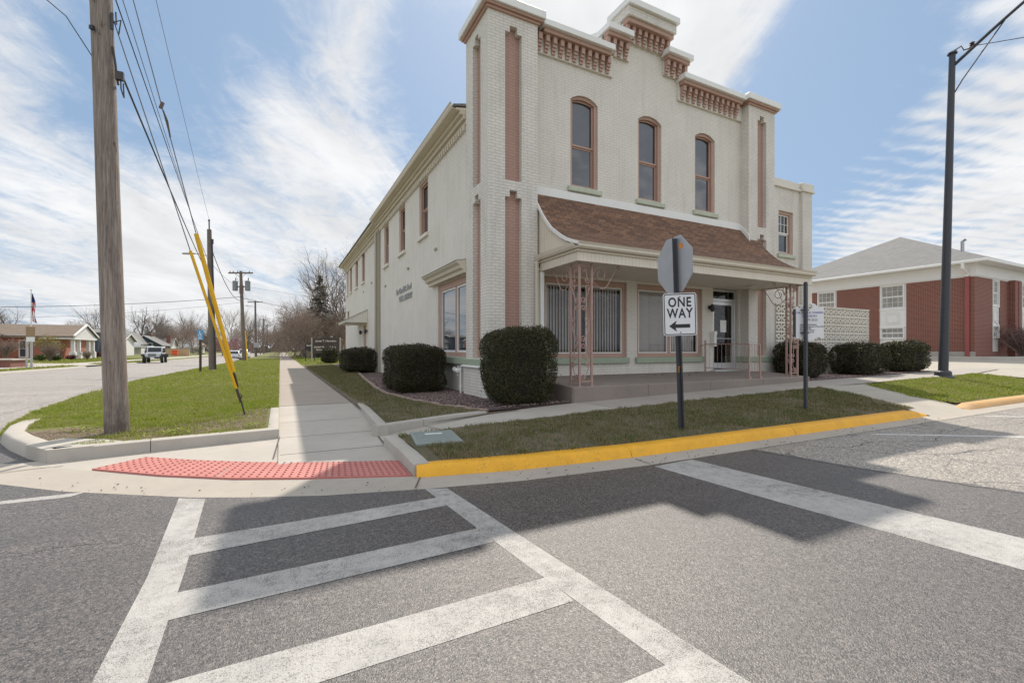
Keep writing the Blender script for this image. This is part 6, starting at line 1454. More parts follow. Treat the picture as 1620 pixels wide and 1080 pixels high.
# ------------------------------------------------------------------ vehicles (built facing -Y at the origin, then placed)
def wheel(root, x, y, r, w, rim):
    m = MB(); m.lathe([(r*.62, -w/2), (r*.93, -w/2), (r, -w/2+.03), (r, w/2-.03), (r*.93, w/2), (r*.62, w/2)], (x, y, r), 20, 'x'); wh = m.build('wheel', M['rubber'], root, smooth=True, local=True)
    s = 1 if x > 0 else -1; q = MB(); q.lathe([(r*.60, -.05), (r*.62, .05), (r*.5, .04), (r*.15, .06), (.02, .07)] if s > 0 else [(r*.60, .05), (r*.62, -.05), (r*.5, -.04), (r*.15, -.06), (.02, -.07)], (x+s*w*.35, y, r), 16, 'x'); q.build('rim', rim, wh, smooth=True, local=True)
def off_roader(loc, rz, label):
    root = thing('off_road_car', label, 'car', (0, 0, 0)); P = M['silver_paint']
    b = MB(); b.box(-.74, .74, -1.35, 1.95, .62, 1.12); b.box(-.70, .70, -1.9, -1.35, .75, 1.08); body = b.build('body', P, root, bevel=.05, local=True, seg=2)
    h = MB(); h.prism([(-1.88, .80), (-.55, .80), (-.55, 1.22), (-1.80, 1.12)], lambda y, z, t: (t, y, z), -.62, .62); h.build('bonnet', P, body, bevel=.05, local=True, seg=2)
    g = MB(); g.prism([(-.62, .66), (.62, .66), (.55, 1.10), (-.55, 1.10)], lambda x, z, t: (x, t, z), -1.96, -1.90); gr = g.build('grille', P, root, bevel=.02, local=True)
    s = MB()
    for k in range(7): s.box(-.335+.098*k-.03, -.335+.098*k+.03, -1.972, -1.955, .72, 1.02)
    s.build('grille_slots', M['black'], gr, local=True)
    for x in (-.50, .50):
        q = MB(); q.lathe([(.02, -.035), (.085, -.02), (.10, .0)], (x, -1.965, .93), 14, 'y'); q.build('headlight', M['lamp_glass'], root, local=True)
    for x in (-.86, .86):
        f = MB(); f.prism([(-1.95, .78), (-1.80, 1.0), (-1.10, 1.02), (-.85, .62), (-.95, .60), (-1.15, .92), (-1.75, .90), (-1.85, .74)], lambda y, z, t: (t, y, z), x-.14, x+.14); f.build('fender', M['black'], root, bevel=.02, local=True)
        f = MB(); f.prism([(.75, .62), (.95, 1.0), (1.75, 1.0), (1.95, .62), (1.85, .60), (1.68, .90), (1.02, .90), (.85, .60)], lambda y, z, t: (t, y, z), x-.13, x+.13); f.build('fender', M['black'], root, bevel=.02, local=True)
    c = MB(); c.prism([(-.60, 1.12), (-.38, 1.72), (1.92, 1.72), (1.98, 1.12)], lambda y, z, t: (t, y, z), -.70, .70); cb = c.build('cabin', P, root, bevel=.04, local=True)
    r = MB(); r.prism([(-.46, 1.70), (-.40, 1.80), (1.94, 1.80), (1.96, 1.70)], lambda y, z, t: (t, y, z), -.70, .70); r.build('roof', M['far_white'], root, bevel=.03, local=True)
    w = MB(); n = Vector((0, -.94, .34)); 
    w.prism([(-.60, .08), (.60, .08), (.56, .56), (-.56, .56)], lambda u, v, t: (u, -.60+.222*v/.6-.012-t*.94, 1.12+v+t*.34), 0, .012); w.build('windscreen', M['car_glass'], root, local=True)
    for x in (-.701, .701):
        w = MB(); w.box(x-.008, x+.008, -.28, .45, 1.18, 1.62); w.box(x-.008, x+.008, .55, 1.15, 1.18, 1.62); w.box(x-.008, x+.008, 1.25, 1.85, 1.18, 1.62); w.build('side_window', M['car_glass'], root, local=True)
        m = MB(); m.box(x-(.18 if x < 0 else 0), x+(.18 if x > 0 else 0), -.42, -.30, 1.14, 1.34); m.build('mirror', M['black'], root, bevel=.02, local=True)
    q = MB(); q.box(-.85, .85, -2.14, -1.97, .48, .66); bp = q.build('bumper', M['black'], root, bevel=.03, local=True); q = MB(); q.box(-.18, .18, -2.16, -2.141, .50, .66); q.build('number_plate', M['sign_white'], bp, local=True)
    for x in (-.78, .78):
        for y in (-1.42, 1.36): wheel(root, x, y, .40, .26, M['alum'])
    sp = MB(); sp.lathe([(.2, 0), (.38, .02), (.38, .2), (.2, .22)], (.05, 2.0, 1.0), 16, 'y'); sp.build('spare_wheel', M['rubber'], root, local=True)
    root.location = loc; root.rotation_euler = (0, 0, rz); return root
def hatch_car(loc, rz, label, paint, tall=1.0):
    """car with its tail towards -Y"""
    root = thing('parked_car', label, 'car', (0, 0, 0)); k = tall
    st = [(-2.25, .70, .38, .62), (-2.18, .80, .30, .88*k), (-1.6, .88, .24, .94*k), (0, .90, .22, .92*k), (1.3, .88, .24, .86*k), (2.0, .80, .28, .74), (2.25, .60, .36, .60)]
    b = MB(); vs = []
    for y, w, z0, z1 in st:
        for x, z in ((-w*.9, z0), (-w, z0+.12), (-w, z1-.18), (-w*.93, z1), (w*.93, z1), (w, z1-.18), (w, z0+.12), (w*.9, z0)): vs.append((x, y, z))
    n = 8; fs = [(i*n+j, i*n+(j+1) % n, (i+1)*n+(j+1) % n, (i+1)*n+j) for i in range(len(st)-1) for j in range(n)] + [tuple(range(n)), tuple((len(st)-1)*n+j for j in range(n))]
    b.add(vs, fs); body = b.build('body', paint, root, bevel=.03, local=True, seg=2, smooth=True)
    c = MB(); zt = 1.46*k; cs = [(-1.95, .74, .92*k), (-1.35, .60, zt-.05), (-.6, .62, zt), (.2, .62, zt-.04), (1.05, .74, .88*k)]
    vs = []
    for y, w, z in cs: vs += [(-w*1.12 if z > 1 else -w, y, .86*k), (-w, y, z), (w, y, z), (w*1.12 if z > 1 else w, y, .86*k)]
    fs = [(i*4+j, i*4+j+1, (i+1)*4+j+1, (i+1)*4+j) for i in range(len(cs)-1) for j in range(3)]; c.add(vs, fs); c.build('cabin', paint, root, bevel=.03, local=True, smooth=True)
    w = MB(); w.add([(-.62, -1.94, .97*k), (.62, -1.94, .97*k), (.54, -1.42, zt-.12), (-.54, -1.42, zt-.12)], [(0, 1, 2, 3)]); w.v = [(x, y-.02, z+.02) for x, y, z in w.v]; w.build('rear_window', M['car_glass'], root, flip=False, local=True)
    for s in (-1, 1):
        w = MB(); w.add([(s*.745, -1.25, .97*k), (s*.745, .65, .97*k), (s*.655, .15, zt-.12), (s*.655, -1.1, zt-.13)], [(0, 1, 2, 3)]); w.build('side_window', M['car_glass'], root, flip=False, local=True)
        t = MB(); t.box(s*.55, s*.80, -2.235, -2.15, .66*k, .82*k); t.build('tail_light', M['red_lens'], root, bevel=.02, local=True)
        m = MB(); m.box(s*.86, s*1.02, .60, .72, .92*k, 1.06*k); m.build('mirror', paint, root, bevel=.02, local=True)
    p = MB(); p.box(-.17, .17, -2.255, -2.235, .50, .61); p.build('number_plate', M['blue_sign'], root, local=True)
    q = MB(); q.box(-.72, .72, -2.27, -2.1, .28, .42); q.build('bumper', M['dark_steel'], root, bevel=.03, local=True)
    for x in (-.78, .78):
        for y in (-1.38, 1.35): wheel(root, x, y, .33, .21, M['alum'])
    root.location = loc; root.rotation_euler = (0, 0, rz); return root
off_roader((-12.5, 63.8, sz(63.8)+.02), R(4), 'silver boxy off-road car with black fenders driving towards us on the street')
hatch_car((-6.35, 84.5, sz(84)+.01), R(-1), 'white car seen from behind, the nearer of two on the street by the poles', M['white_paint'])
hatch_car((-5.9, 97.0, sz(97)+.01), R(-2), 'taller white car parked beyond the nearer white car on the street', M['white_paint'], 1.2)
# ------------------------------------------------------------------ hedges, grass, gravel, trees
def GP(u, d):       # a spot d metres ahead of the camera, at column u of the photograph
    r = (u-810)/720.0; S, C = math.sin(R(27)), math.cos(R(27)); return (d*(S+r*C), d*(C-r*S))
def leaf_quads(P, Nrm, size, rng, asp=.5, jitter=.9):
    n = len(P); d = Nrm + rng.normal(0, jitter, (n, 3)); d /= np.linalg.norm(d, axis=1, keepdims=True)
    a = np.cross(d, rng.normal(0, 1, (n, 3))); a /= np.linalg.norm(a, axis=1, keepdims=True)+1e-9; b = np.cross(d, a)
    s = (size*(.6+.8*rng.random(n)))[:, None]
    V = np.stack([P-a*s*.5, P+b*s*asp*.5, P+a*s*.5, P-b*s*asp*.5], 1).reshape(-1, 3)
    return V, np.arange(4*n).reshape(-1, 4), np.repeat(rng.random(n), 4)
def shrub(name, label, cat, c, half, z0, z1, n, mat, seed, size=.045, power=4.0, group=None, rough=.15, spread=.085):
    """clipped shrub: leaf mesh on a rounded box, dark woody core inside"""
    rng = np.random.default_rng(seed); root = thing(name, label, cat, (c[0], c[1], z0), group)
    hz = (z1-z0)/2; cz = (z0+z1)/2; h = np.array([half[0], half[1], hz])
    d = rng.normal(0, 1, (n, 3)); d /= np.linalg.norm(d, axis=1, keepdims=True)
    # even sampling over a box surface, then onto the superellipsoid
    dd = rng.uniform(-1, 1, (n, 3)); ax = rng.choice(3, n, p=np.array([h[1]*h[2], h[0]*h[2], h[0]*h[1]])/(h[1]*h[2]+h[0]*h[2]+h[0]*h[1])); sg = rng.choice([-1., 1.], n); dd[np.arange(n), ax] = sg
    r = (np.abs(dd)**power).sum(1)**(-1/power); S = dd*r[:, None]
    Nn = np.sign(S)*np.abs(S)**(power-1)/h; Nn /= np.linalg.norm(Nn, axis=1, keepdims=True)
    ph = rng.uniform(0, 6.28, 9)
    lump = sum(np.sin(S[:, i]*h[i]*f+ph[k])*a for k, (i, f, a) in enumerate(((0, 4, .5), (1, 5, .5), (2, 4.5, .5), (0, 11, .3), (1, 12, .3), (2, 10, .3))))
    depth = -np.abs(rng.normal(0, spread, n)) + rough*lump*.5 + (rng.random(n) < .07)*rng.random(n)**2*.085
    hole = np.sin(S[:, 0]*h[0]*9+ph[0])*np.sin(S[:, 1]*h[1]*8+ph[1])+np.sin(S[:, 2]*h[2]*10+ph[2])*.8
    depth -= np.clip(hole-.8, 0, 1)*.11
    low = (S[:, 2] < -.72) & (rng.random(n) < .55)
    P = S*h + Nn*depth[:, None]; P[low] = (P[low]*np.array([.86, .86, 1.0]))
    P[:, 2] = np.maximum(P[:, 2], -hz+.01); P += np.array([c[0], c[1], cz])
    V, F, A = leaf_quads(P, Nn, size, rng); V -= np.array(root.location)
    np_mesh('leaves', V, F, mat, root, A)
    m = MB(); ring = []
    for j in range(9):
        t = -1+2*j/8; 
        for k in range(16):
            a = 2*math.pi*k/16; x, y = math.cos(a), math.sin(a); rr = (abs(x)**power+abs(y)**power+abs(t*.98)**power)**(-1/power) if True else 1
            ring.append((c[0]+x*rr*half[0]*.78, c[1]+y*rr*half[1]*.78, cz+t*hz*.86*min(1, rr*1.0 if abs(t) < 1 else 1)))
    m.add(ring, [(j*16+k, j*16+(k+1) % 16, (j+1)*16+(k+1) % 16, (j+1)*16+k) for j in range(8) for k in range(16)]+[tuple(range(16))[::-1], tuple(128+k for k in range(16))])
    m.build('branches', M['yew_core'], root)
    return root
shrub('clipped_shrub', 'tall round topped clipped shrub at the building corner, left of the porch post', 'shrub', (4.30, 8.22), (.74, .56), .17, 1.76, 46000, M['yew_bronze'], 1, .033, 4.0, None, .10)
shrub('clipped_hedge', 'largest dark clipped hedge block, in front of the side shop window', 'hedge', (3.18, 12.05), (.72, .95), .16, 1.36, 34000, M['yew'], 2, .040, 5.0, None, .11)
shrub('clipped_hedge', 'second dark clipped hedge along the side wall, behind the largest one', 'hedge', (3.35, 22.9), (.78, 1.25), .16, 1.36, 12000, M['yew'], 3, .065, 5.0)
shrub('clipped_hedge', 'smallest and farthest dark hedge along the side wall, before the brown sign', 'hedge', (3.45, 38.5), (.55, 1.0), .16, 1.42, 5000, M['yew'], 4, .09, 4.5)
shrub('clipped_hedge', 'dark clipped hedge behind the right porch post, left of three by the block screen', 'hedge', (14.3, 8.45), (.72, .58), .36, 1.46, 12000, M['yew'], 5, .052, 4.5)
shrub('clipped_hedge', 'middle clipped hedge of three in front of the block screen', 'hedge', (17.65, 8.5), (.90, .58), .38, 1.53, 13000, M['yew'], 6, .055, 4.0)
shrub('clipped_hedge', 'rightmost clipped hedge of three, beside the street lamp pole', 'hedge', (20.9, 8.6), (1.05, .58), .40, 1.62, 13000, M['yew_bronze'], 7, .06, 4.5)

# grass blades
def grass(name, label, n, xr, yr, inside, zf, mat, seed, h=.05, w=.006):
    rng = np.random.default_rng(seed); x = rng.uniform(*xr, n); y = rng.uniform(*yr, n)
    clump = np.sin(x*7.1+np.sin(y*5.3)*1.7)*np.sin(y*6.3+np.sin(x*4.1)*1.9)
    keep = np.array([inside(a, b) for a, b in zip(x, y)]) & (rng.random(n) < .72+.28*clump)
    x, y = x[keep], y[keep]; n = len(x); z = np.array([zf(a, b) for a, b in zip(x, y)])-.004
    dist = np.sqrt(x*x+y*y); hh = h*(.45+.9*rng.random(n))*(1+.3*clump[keep]); ww = w*(.7+.6*rng.random(n))*np.maximum(1, dist/9)
    a = rng.uniform(0, 2*np.pi, n); b = rng.uniform(0, 2*np.pi, n); lean = hh*(.25+.9*rng.random(n))
    B = np.stack([x, y, z], 1); dx = np.stack([np.cos(a)*ww*.5, np.sin(a)*ww*.5, 0*a], 1)
    mid = B+np.stack([np.cos(b)*lean*.35, np.sin(b)*lean*.35, hh*.62], 1); tip = B+np.stack([np.cos(b)*lean, np.sin(b)*lean, hh], 1)
    V = np.stack([B-dx, B+dx, mid+dx*.8, mid-dx*.8, tip], 1).reshape(-1, 3)
    i = np.arange(n)*5; F = np.concatenate([np.stack([i, i+1, i+2], 1), np.stack([i, i+2, i+3], 1), np.stack([i+3, i+2, i+4], 1)])
    o = np_mesh(name, V, F, mat, None, np.repeat(rng.random(n), 5)); tag(o, label, 'grass', None, 'stuff'); return o
def in_verge(x, y):
    if y < 9.0: return v_left(y)+.2 < x < -.2 and y > kerb_back(x)+.02
    if y < 9.9 and x > -.2: return False
    return verge_edge(y)-.06 < x < -.04
bare = lambda x, y: math.hypot((x+.55)/1.3, (y-8.0)/.55) < 1 or math.hypot((x+2.6)/.50, (y-7.95)/.75) < 1 or math.hypot((x+1.98)/.32, (y-7.98)/.32) < 1 or math.hypot((x+1.6)/.8, (y-7.35)/.22) < 1 or math.hypot((x+.3)/.5, (y-9.3)/.9) < .8
rb_ = random.Random(5)
grass('grass', 'green lawn grass of the verge round the wooden poles', 240000, (-4.9, 0), (7.0, 16), lambda x, y: in_verge(x, y) and (not bare(x, y) or rb_.random() < .22), verge_z, M['blades'], 11, .052, .0065)
grass('grass', 'green lawn grass of the verge farther along the street', 190000, (-5.05, 0), (16, 60), lambda x, y: in_verge(x, y) and rb_.random() < 14/(y-2), verge_z, M['blades'], 12, .055, .0075)
def sl_t(x, y): e0 = lerp_tab([(a[0], a[1]) for a in strip_front], x); e1 = lerp_tab([(a[0], a[1]) for a in strip_back], x); return (y-e0)/(e1-e0)
lid_in = lambda x, y: abs((x-1.745)+(y-5.56)*-.158) < .32 and abs((y-5.56)+(x-1.745)*.158) < .42
def in_strip(x, y): t = sl_t(x, y); return .01 < t < .99 and not lid_in(x, y) and not (x > 11.1+(y-4.4)*.3) and not (x < 1.5 and y < 5.3)
def thin(x, y): return math.sin(x*2.3+math.sin(y*3.1)*1.3)*math.sin(y*2.9+x*.7+1.1)
grass('grass', 'thin half dry grass of the strip lawn behind the yellow kerb', 120000, (1.38, 11.9), (4.3, 6.7), lambda x, y: in_strip(x, y) and (thin(x, y) > -.25 or rb_.random() < .38), lambda x, y: strip_z(x, sl_t(x, y)), M['blades_dry'], 13, .045, .006)
def rt(x, y): e1 = lerp_tab(rp_back, x) if x > 13.95 else 5.2+(x-13)*1.4; return (y-4.41)/(e1-4.41)
grass('grass', 'sunlit green grass round the foot of the steel street lamp', 60000, (13.0, 22.1), (4.42, 7.0), lambda x, y: .02 < rt(x, y) < .98, lambda x, y: rp_z(x, min(1, max(0, (y-4.41)/(lerp_tab(rp_back, x)-4.41)))), M['blades'], 14, .06, .007)
bed_x = lambda y: lerp_tab([(b, a) for a, b in bed_edge], y)
grass('grass', 'shaded grass between the side walk and the gravel bed', 80000, (1.4, 3.4), (6.8, 34), lambda x, y: 1.5 < x < bed_x(y)-.06 and y > 6.95+.38*(x-1.4), lambda x, y: .13+.04*(x-1.38)/(bed_x(y)-1.38), M['blades_dry'], 15, .052, .0065)
grass('grass', 'bright grass beyond the painted building right of the walk', 40000, (1.4, 14), (36, 75), lambda x, y: True, lambda x, y: .13+.05*min(1, (x-1.38)/4.6), M['blades'], 16, .07, .010)
grass('grass', 'grass of the lawns across the street', 60000, (-30, -14), (30, 80), lambda x, y: (-15.1 < x < -14.0 or x < -16.6) and not (47.3 < y < 52.7) and not (x < -15.9 and y < 44.3 and y > 41.8 and x > -22.1) and not (x < -23.6 and y > 56), lambda x, y: lerp_tab([(-20, fz(y)*.25+.16), (-16.5, fz(y)*.6+.14), (-15.2, fz(y)*.8+.13), (-13.95, fz(y)+.10)], x), M['blades'], 17, .08, .012)
def weeds():
    rng = np.random.default_rng(3); P = []; 
    for cx, cy, n, s in ((-1.28, 7.45, 130, .14), (-2.55, 8.3, 60, .10), (-.35, 7.6, 40, .08), (3.35, 12.9, 30, .1)): P.append(np.stack([rng.normal(cx, s, n), rng.normal(cy, s*.6, n), .15+rng.random(n)*.07], 1))
    P = np.concatenate(P); V, F, A = leaf_quads(P, np.tile([0, 0, 1.], (len(P), 1)), .06, rng, .3, .5); o = np_mesh('weeds', V, F, M['blades'], None, A); tag(o, 'leafy green weeds in the bare soil by the corner kerb', 'weeds', None, 'stuff')
weeds()
def litter(name, label, cat, mat, n, xr, yr, inside, zf, size, seed, flat=.5):
    rng = np.random.default_rng(seed); x = rng.uniform(*xr, n); y = rng.uniform(*yr, n); k = np.array([inside(a, b) for a, b in zip(x, y)]); x, y = x[k], y[k]; n = len(x)
    z = np.array([zf(a, b) for a, b in zip(x, y)]); s = size*(.5+rng.random(n)); an = rng.uniform(0, 6.28, n)
    base = np.array([(1, 0, 0), (0, 1, 0), (-1, 0, 0), (0, -1, 0), (0, 0, 1), (0, 0, -1)], float)
    Vv = base[None]*s[:, None, None]*np.array([1, .7, flat])[None, None]*(.75+.5*rng.random((n, 6, 1)))
    c, s_ = np.cos(an)[:, None], np.sin(an)[:, None]; X = Vv[..., 0]*c-Vv[..., 1]*s_; Y = Vv[..., 0]*s_+Vv[..., 1]*c
    V = np.stack([X+x[:, None], Y+y[:, None], Vv[..., 2]+z[:, None]+(s*flat*.3)[:, None]], -1).reshape(-1, 3)
    f = np.array([(0, 1, 4), (1, 2, 4), (2, 3, 4), (3, 0, 4), (1, 0, 5), (2, 1, 5), (3, 2, 5), (0, 3, 5)]); F = (f[None]+np.arange(n)[:, None, None]*6).reshape(-1, 3)
    o = np_mesh(name, V, F, mat, None, np.repeat(rng.random(n), 6)); tag(o, label, cat, None, 'stuff')
litter('gravel', 'red and grey gravel in the bed along the side wall', 'gravel', M['pebble'], 15000, (2.3, 5.3), (7.65, 18), lambda x, y: bed_x(y)+.07 < x < (4.1 if y > 9.1 else 5.25), lambda x, y: .17+.03*(x-2.4)/2, .019, 21)
litter('gravel', 'red and grey gravel in the bed below the right-hand hedges', 'gravel', M['pebble'], 12000, (13.4, 22), (7.7, 9.2), lambda x, y: y > lerp_tab([(13, 7.75), (22, 8.05)], x), lambda x, y: gz(x)+.01, .022, 22)
def litter_mat():
    t = NT('straw_and_dead_leaf_crumbs'); at = t.N('ShaderNodeAttribute'); at.attribute_name = 'rnd'; t.col(t.mix(at.outputs['Fac'], (.09, .06, .04), (.42, .33, .22))); t.rough(.9); return t.m
M['litter'] = litter_mat()
litter('soil_debris', 'brown dead leaves and crumbs on the bare soil patches', 'debris', M['litter'], 26000, (-3.3, 0), (7.0, 10), lambda x, y: in_verge(x, y) and bare(x, y), lambda x, y: .139, .011, 23, .25)
litter('road_grit', 'loose grit lying along the gutter edge', 'grit', plain('grit', (.12, .10, .085), .9, .4), 3000, (-3.6, 11), (3.6, 7.5), lambda x, y: (lambda e: e-.02 < y < e+.30)(lerp_tab(sorted([(o[0], o[1]) for o in outer]), x)) and rb_.random() < .5+.5*math.sin(x*3.3), lambda x, y: .010, .009, 24, .5)
leafm = plain('dead_leaf', (.16, .085, .045), .8, .3)
litter('fallen_leaves', 'dry brown leaves blown along the porch slab', 'leaves', leafm, 60, (5.6, 11.0), (7.75, 9.35), lambda x, y: y > 8.8 or rb_.random() < .12, lambda x, y: .512+.065*(y-7.65), .028, 25, .25)

# ------------------------------------------------------------------ trees
def tree_mesh(seed, H, r0, levels=5, spread=.55, up=.15, trunk=.28, kids=(7, 5, 4, 4, 3), shrink=.62, sides=(8, 6, 4, 3, 3), wob=.12):
    rng = random.Random(seed); T = MB(); Cn = MB(); tips = []
    def grow(p, d, L, r, lv):
        n = 4 if lv < 2 else 3; pts = [p]; q = Vector(p); dd = Vector(d)
        for i in range(n):
            dd = (dd+Vector((rng.gauss(0, wob), rng.gauss(0, wob), rng.gauss(0, wob)+up*.12*(1 if lv else 0)))).normalized(); q = q+dd*(L/n); pts.append(q.copy())
        e = r*(.55 if lv < levels-1 else .35); rs = [r+(e-r)*i/n for i in range(n+1)]
        (T if lv == 0 else Cn).tube(pts, rs, sides[min(lv, len(sides)-1)], cap=False)
        if lv >= levels-1: tips.append(pts[-1]); return
        k = kids[min(lv, len(kids)-1)]
        for j in range(k):
            t = (trunk+(1-trunk)*(j+.5)/k) if lv == 0 else (.30+.70*(j+.6)/k); t = min(.999, t); f = t*n; i = min(int(f), n-1); o = pts[i].lerp(pts[i+1], f-i)
            ax = (pts[i+1]-pts[i]).normalized(); side = ax.orthogonal().normalized(); side.rotate(Matrix.Rotation(j*2.4+rng.uniform(-.6, .6), 3, ax))
            sp = spread*(1.15-.45*t)*rng.uniform(.75, 1.25)+.25; nd = (ax*math.cos(sp)+side*math.sin(sp)+Vector((0, 0, up))).normalized()
            LL = (H*(.46-.16*t) if lv == 0 else L*shrink)*rng.uniform(.75, 1.15); grow(o, nd, LL, max(.006, (r+(e-r)*t)*.58), lv+1)
        grow(pts[-1], (dd+Vector((rng.gauss(0, .2), rng.gauss(0, .2), .1))).normalized(), L*(.60 if lv else .55), e, lv+1)
    grow(Vector((0, 0, 0)), Vector((0, 0, 1)), H*.48, r0, 0)
    return T, Cn, tips
def bare_tree(name, label, seed, H, r0, bark, leafm=None, nleaf=0, lsize=.06, loc=(0, 0, 0), group=None, **kw):
    T, Cn, tips = tree_mesh(seed, H, r0, **kw); root = thing(name, label, 'tree', (0, 0, 0), group)
    T.build('trunk', bark, root, flip=False, smooth=True, local=True); c = Cn.build('crown', bark, root, flip=False, local=True)
    if leafm and nleaf:
        rng = np.random.default_rng(seed); tp = np.array([tuple(t) for t in tips]); P = tp[rng.integers(0, len(tp), nleaf)]+rng.normal(0, .13, (nleaf, 3)); V, F, A = leaf_quads(P, np.tile([0, 0, 1.], (nleaf, 1)), lsize, rng, .6, 1.5); np_mesh('buds', V, F, leafm, c, A)
    root.location = loc; return root
def conifer(name, label, seed, H, rb, mat, loc, gap=.55, droop=.25, dens=14):
    rng = random.Random(seed); nr = np.random.default_rng(seed); root = thing(name, label, 'tree', (0, 0, 0)); m = MB(); m.tube([(0, 0, -.1), (0, 0, H*.5), (0, 0, H)], [H*.018, H*.011, .02], 8); m.build('trunk', M['bark'], root, local=True)
    b = MB(); P = []; Nn = []; z = H*.05
    while z < H*.985:
        t = z/H; L = rb*(1-t)**.85*rng.uniform(.8, 1.1)+.12
        for k in range(rng.randint(5, 7)):
            if rng.random() < .10: continue
            a = rng.uniform(0, 6.283); l = L*rng.uniform(.65, 1.12); pts = [Vector((math.cos(a)*l*s, math.sin(a)*l*s, z-droop*l*s+.16*l*s*s)) for s in (0, .33, .66, 1)]; b.tube(pts, [.03, .022, .014, .006], 3, cap=False)
            q = int(dens*l)+4; s = nr.random(q)**.7
            for v in s:
                i = min(int(v*3), 2); o = pts[i].lerp(pts[i+1], v*3-i); w = .20*(1.15-v)*l*.5+.05; P.append((o.x+nr.normal(0, w), o.y+nr.normal(0, w), o.z-abs(nr.normal(0, .09)))); Nn.append((0, 0, 1))
        z += gap*(.45+.55*(1-t))
    P = np.array(P); V, F, A = leaf_quads(P, np.array(Nn, float), .30, nr, .38, .55); cr = np_mesh('crown', V, F, mat, root, A); b.build('limbs', M['bark'], cr, flip=False, local=True)
    root.location = loc; return root
def leafy(name, label, cat, loc, rad, n, mat, seed, size, stem=True, z0=0.0, group=None):
    """loose rounded shrub or small crown made of many leaves on a few stems"""
    nr = np.random.default_rng(seed); root = thing(name, label, cat, loc, group); cl = nr.normal(0, 1, (14, 3)); cl /= np.linalg.norm(cl, axis=1, keepdims=True); cl *= (nr.random((14, 1))**.4)*.75
    P = cl[nr.integers(0, 14, n)]+nr.normal(0, .24, (n, 3)); P *= np.array(rad); P[:, 2] += z0+rad[2]; P = P[P[:, 2] > .02]
    V, F, A = leaf_quads(P, np.tile([0, 0, 1.], (len(P), 1)), size, nr, .6, 1.2); np_mesh('leaves', V, F, mat, root, A)
    if stem:
        m = MB()
        for k in range(9):
            a = k*.7; m.tube([(0, 0, 0), (math.cos(a)*rad[0]*.25, math.sin(a)*rad[1]*.25, z0*.7+rad[2]*.5), (math.cos(a)*rad[0]*.6, math.sin(a)*rad[1]*.6, z0+rad[2]*1.2)], [.03, .02, .006], 4)
        m.build('stems', M['twig_red'], root, local=True)
    return root
def twiggy(name, label, loc, rad, H, n, mat, seed, leaf=None, group=None):
    """leafless twig shrub: a fan of fine upright stems"""
    rng = random.Random(seed); root = thing(name, label, 'shrub', loc, group); m = MB(); tips = []
    for k in range(n):
        a = rng.uniform(0, 6.283); s = rng.uniform(.2, 1); h = H*rng.uniform(.6, 1.05); p1_ = Vector((math.cos(a)*rad*.25*s, math.sin(a)*rad*.25*s, h*.4)); p2_ = Vector((math.cos(a)*rad*.7*s, math.sin(a)*rad*.7*s, h*.75)); p3 = Vector((math.cos(a)*rad*s+rng.gauss(0, .08), math.sin(a)*rad*s+rng.gauss(0, .08), h))
        m.tube([(rng.gauss(0, .05), rng.gauss(0, .05), 0), p1_, p2_, p3], [.014, .011, .008, .003], 3, cap=False)
        for j in range(5):
            o = p1_.lerp(p3, rng.random()); e = o+Vector((rng.gauss(0, .16), rng.gauss(0, .16), rng.uniform(.05, .3)))*rad; m.tube([o, e], [.006, .002], 3, cap=False); tips.append(e)
    c = m.build('stems', mat, root, flip=False, local=True)
    if leaf: nr = np.random.default_rng(seed); tp = np.array([tuple(t) for t in tips]); P = tp[nr.integers(0, len(tp), n*14)]+nr.normal(0, .05*rad, (n*14, 3)); V, F, A = leaf_quads(P, np.tile([0, 0, 1.], (len(P), 1)), .05*max(.6, rad), nr, .6, 1.2); np_mesh('buds', V, F, leaf, c, A)
    return root
def gp3(u, d, z): x, y = GP(u, d); return (x, y, z)

# the row along the walk beyond the painted building
tA = bare_tree('bare_tree', 'tall dark bare tree rising just past the far end of the painted building', 31, 14.5, .28, M['bark'], M['bud'], 4000, .08, gp3(548, 56, .2), up=.22)
conifer('spruce_tree', 'tall thin spruce tree among the bare trees beyond the painted building', 33, 11.0, 3.2, M['spruce'], gp3(506, 60, .2), .42, .38, 30)
tB = bare_tree('bare_tree', 'dense reddish budding tree in front of the spruce, left of the brown sign', 35, 6.6, .15, M['twig_red'], M['bud'], 12000, .085, gp3(488, 54, .15), up=.05, spread=.75, trunk=.18, kids=(9, 6, 4, 4, 3))
tC = bare_tree('bare_tree', 'wide budding tree behind the brown sign board', 36, 7.6, .16, M['twig_red'], M['bud'], 10000, .085, gp3(522, 60, .15), up=.08, spread=.7, trunk=.2, kids=(8, 6, 4, 4, 3))
def put(src, label, u, d, z, rz, s, group=None): return dup(src, gp3(u, d, z), rz, (s, s, s*random.Random(u).uniform(.9, 1.1)), label, group)
put(tB, 'smaller budding tree at the left end of the row along the walk', 466, 72, .1, 2.0, 1.0)
put(tC, 'budding tree between the far end of the row and the dense reddish tree', 474, 64, .1, 4.1, .95)
put(tA, 'bare forked tree rising behind the dense reddish tree, left of the spruce', 480, 74, .1, 1.1, .72)
put(tA, 'bare tree crown right behind the spruce', 530, 80, .1, 3.0, 1.15)
put(tA, 'tall bare tree between the spruce and the painted building', 535, 66, .1, 4.4, .85)
put(tB, 'second dense reddish tree tucked behind the brown sign', 505, 68, .1, 5.0, 1.25)
put(tC, 'low budding tree against the tan house', 538, 58, .15, 5.2, .78)
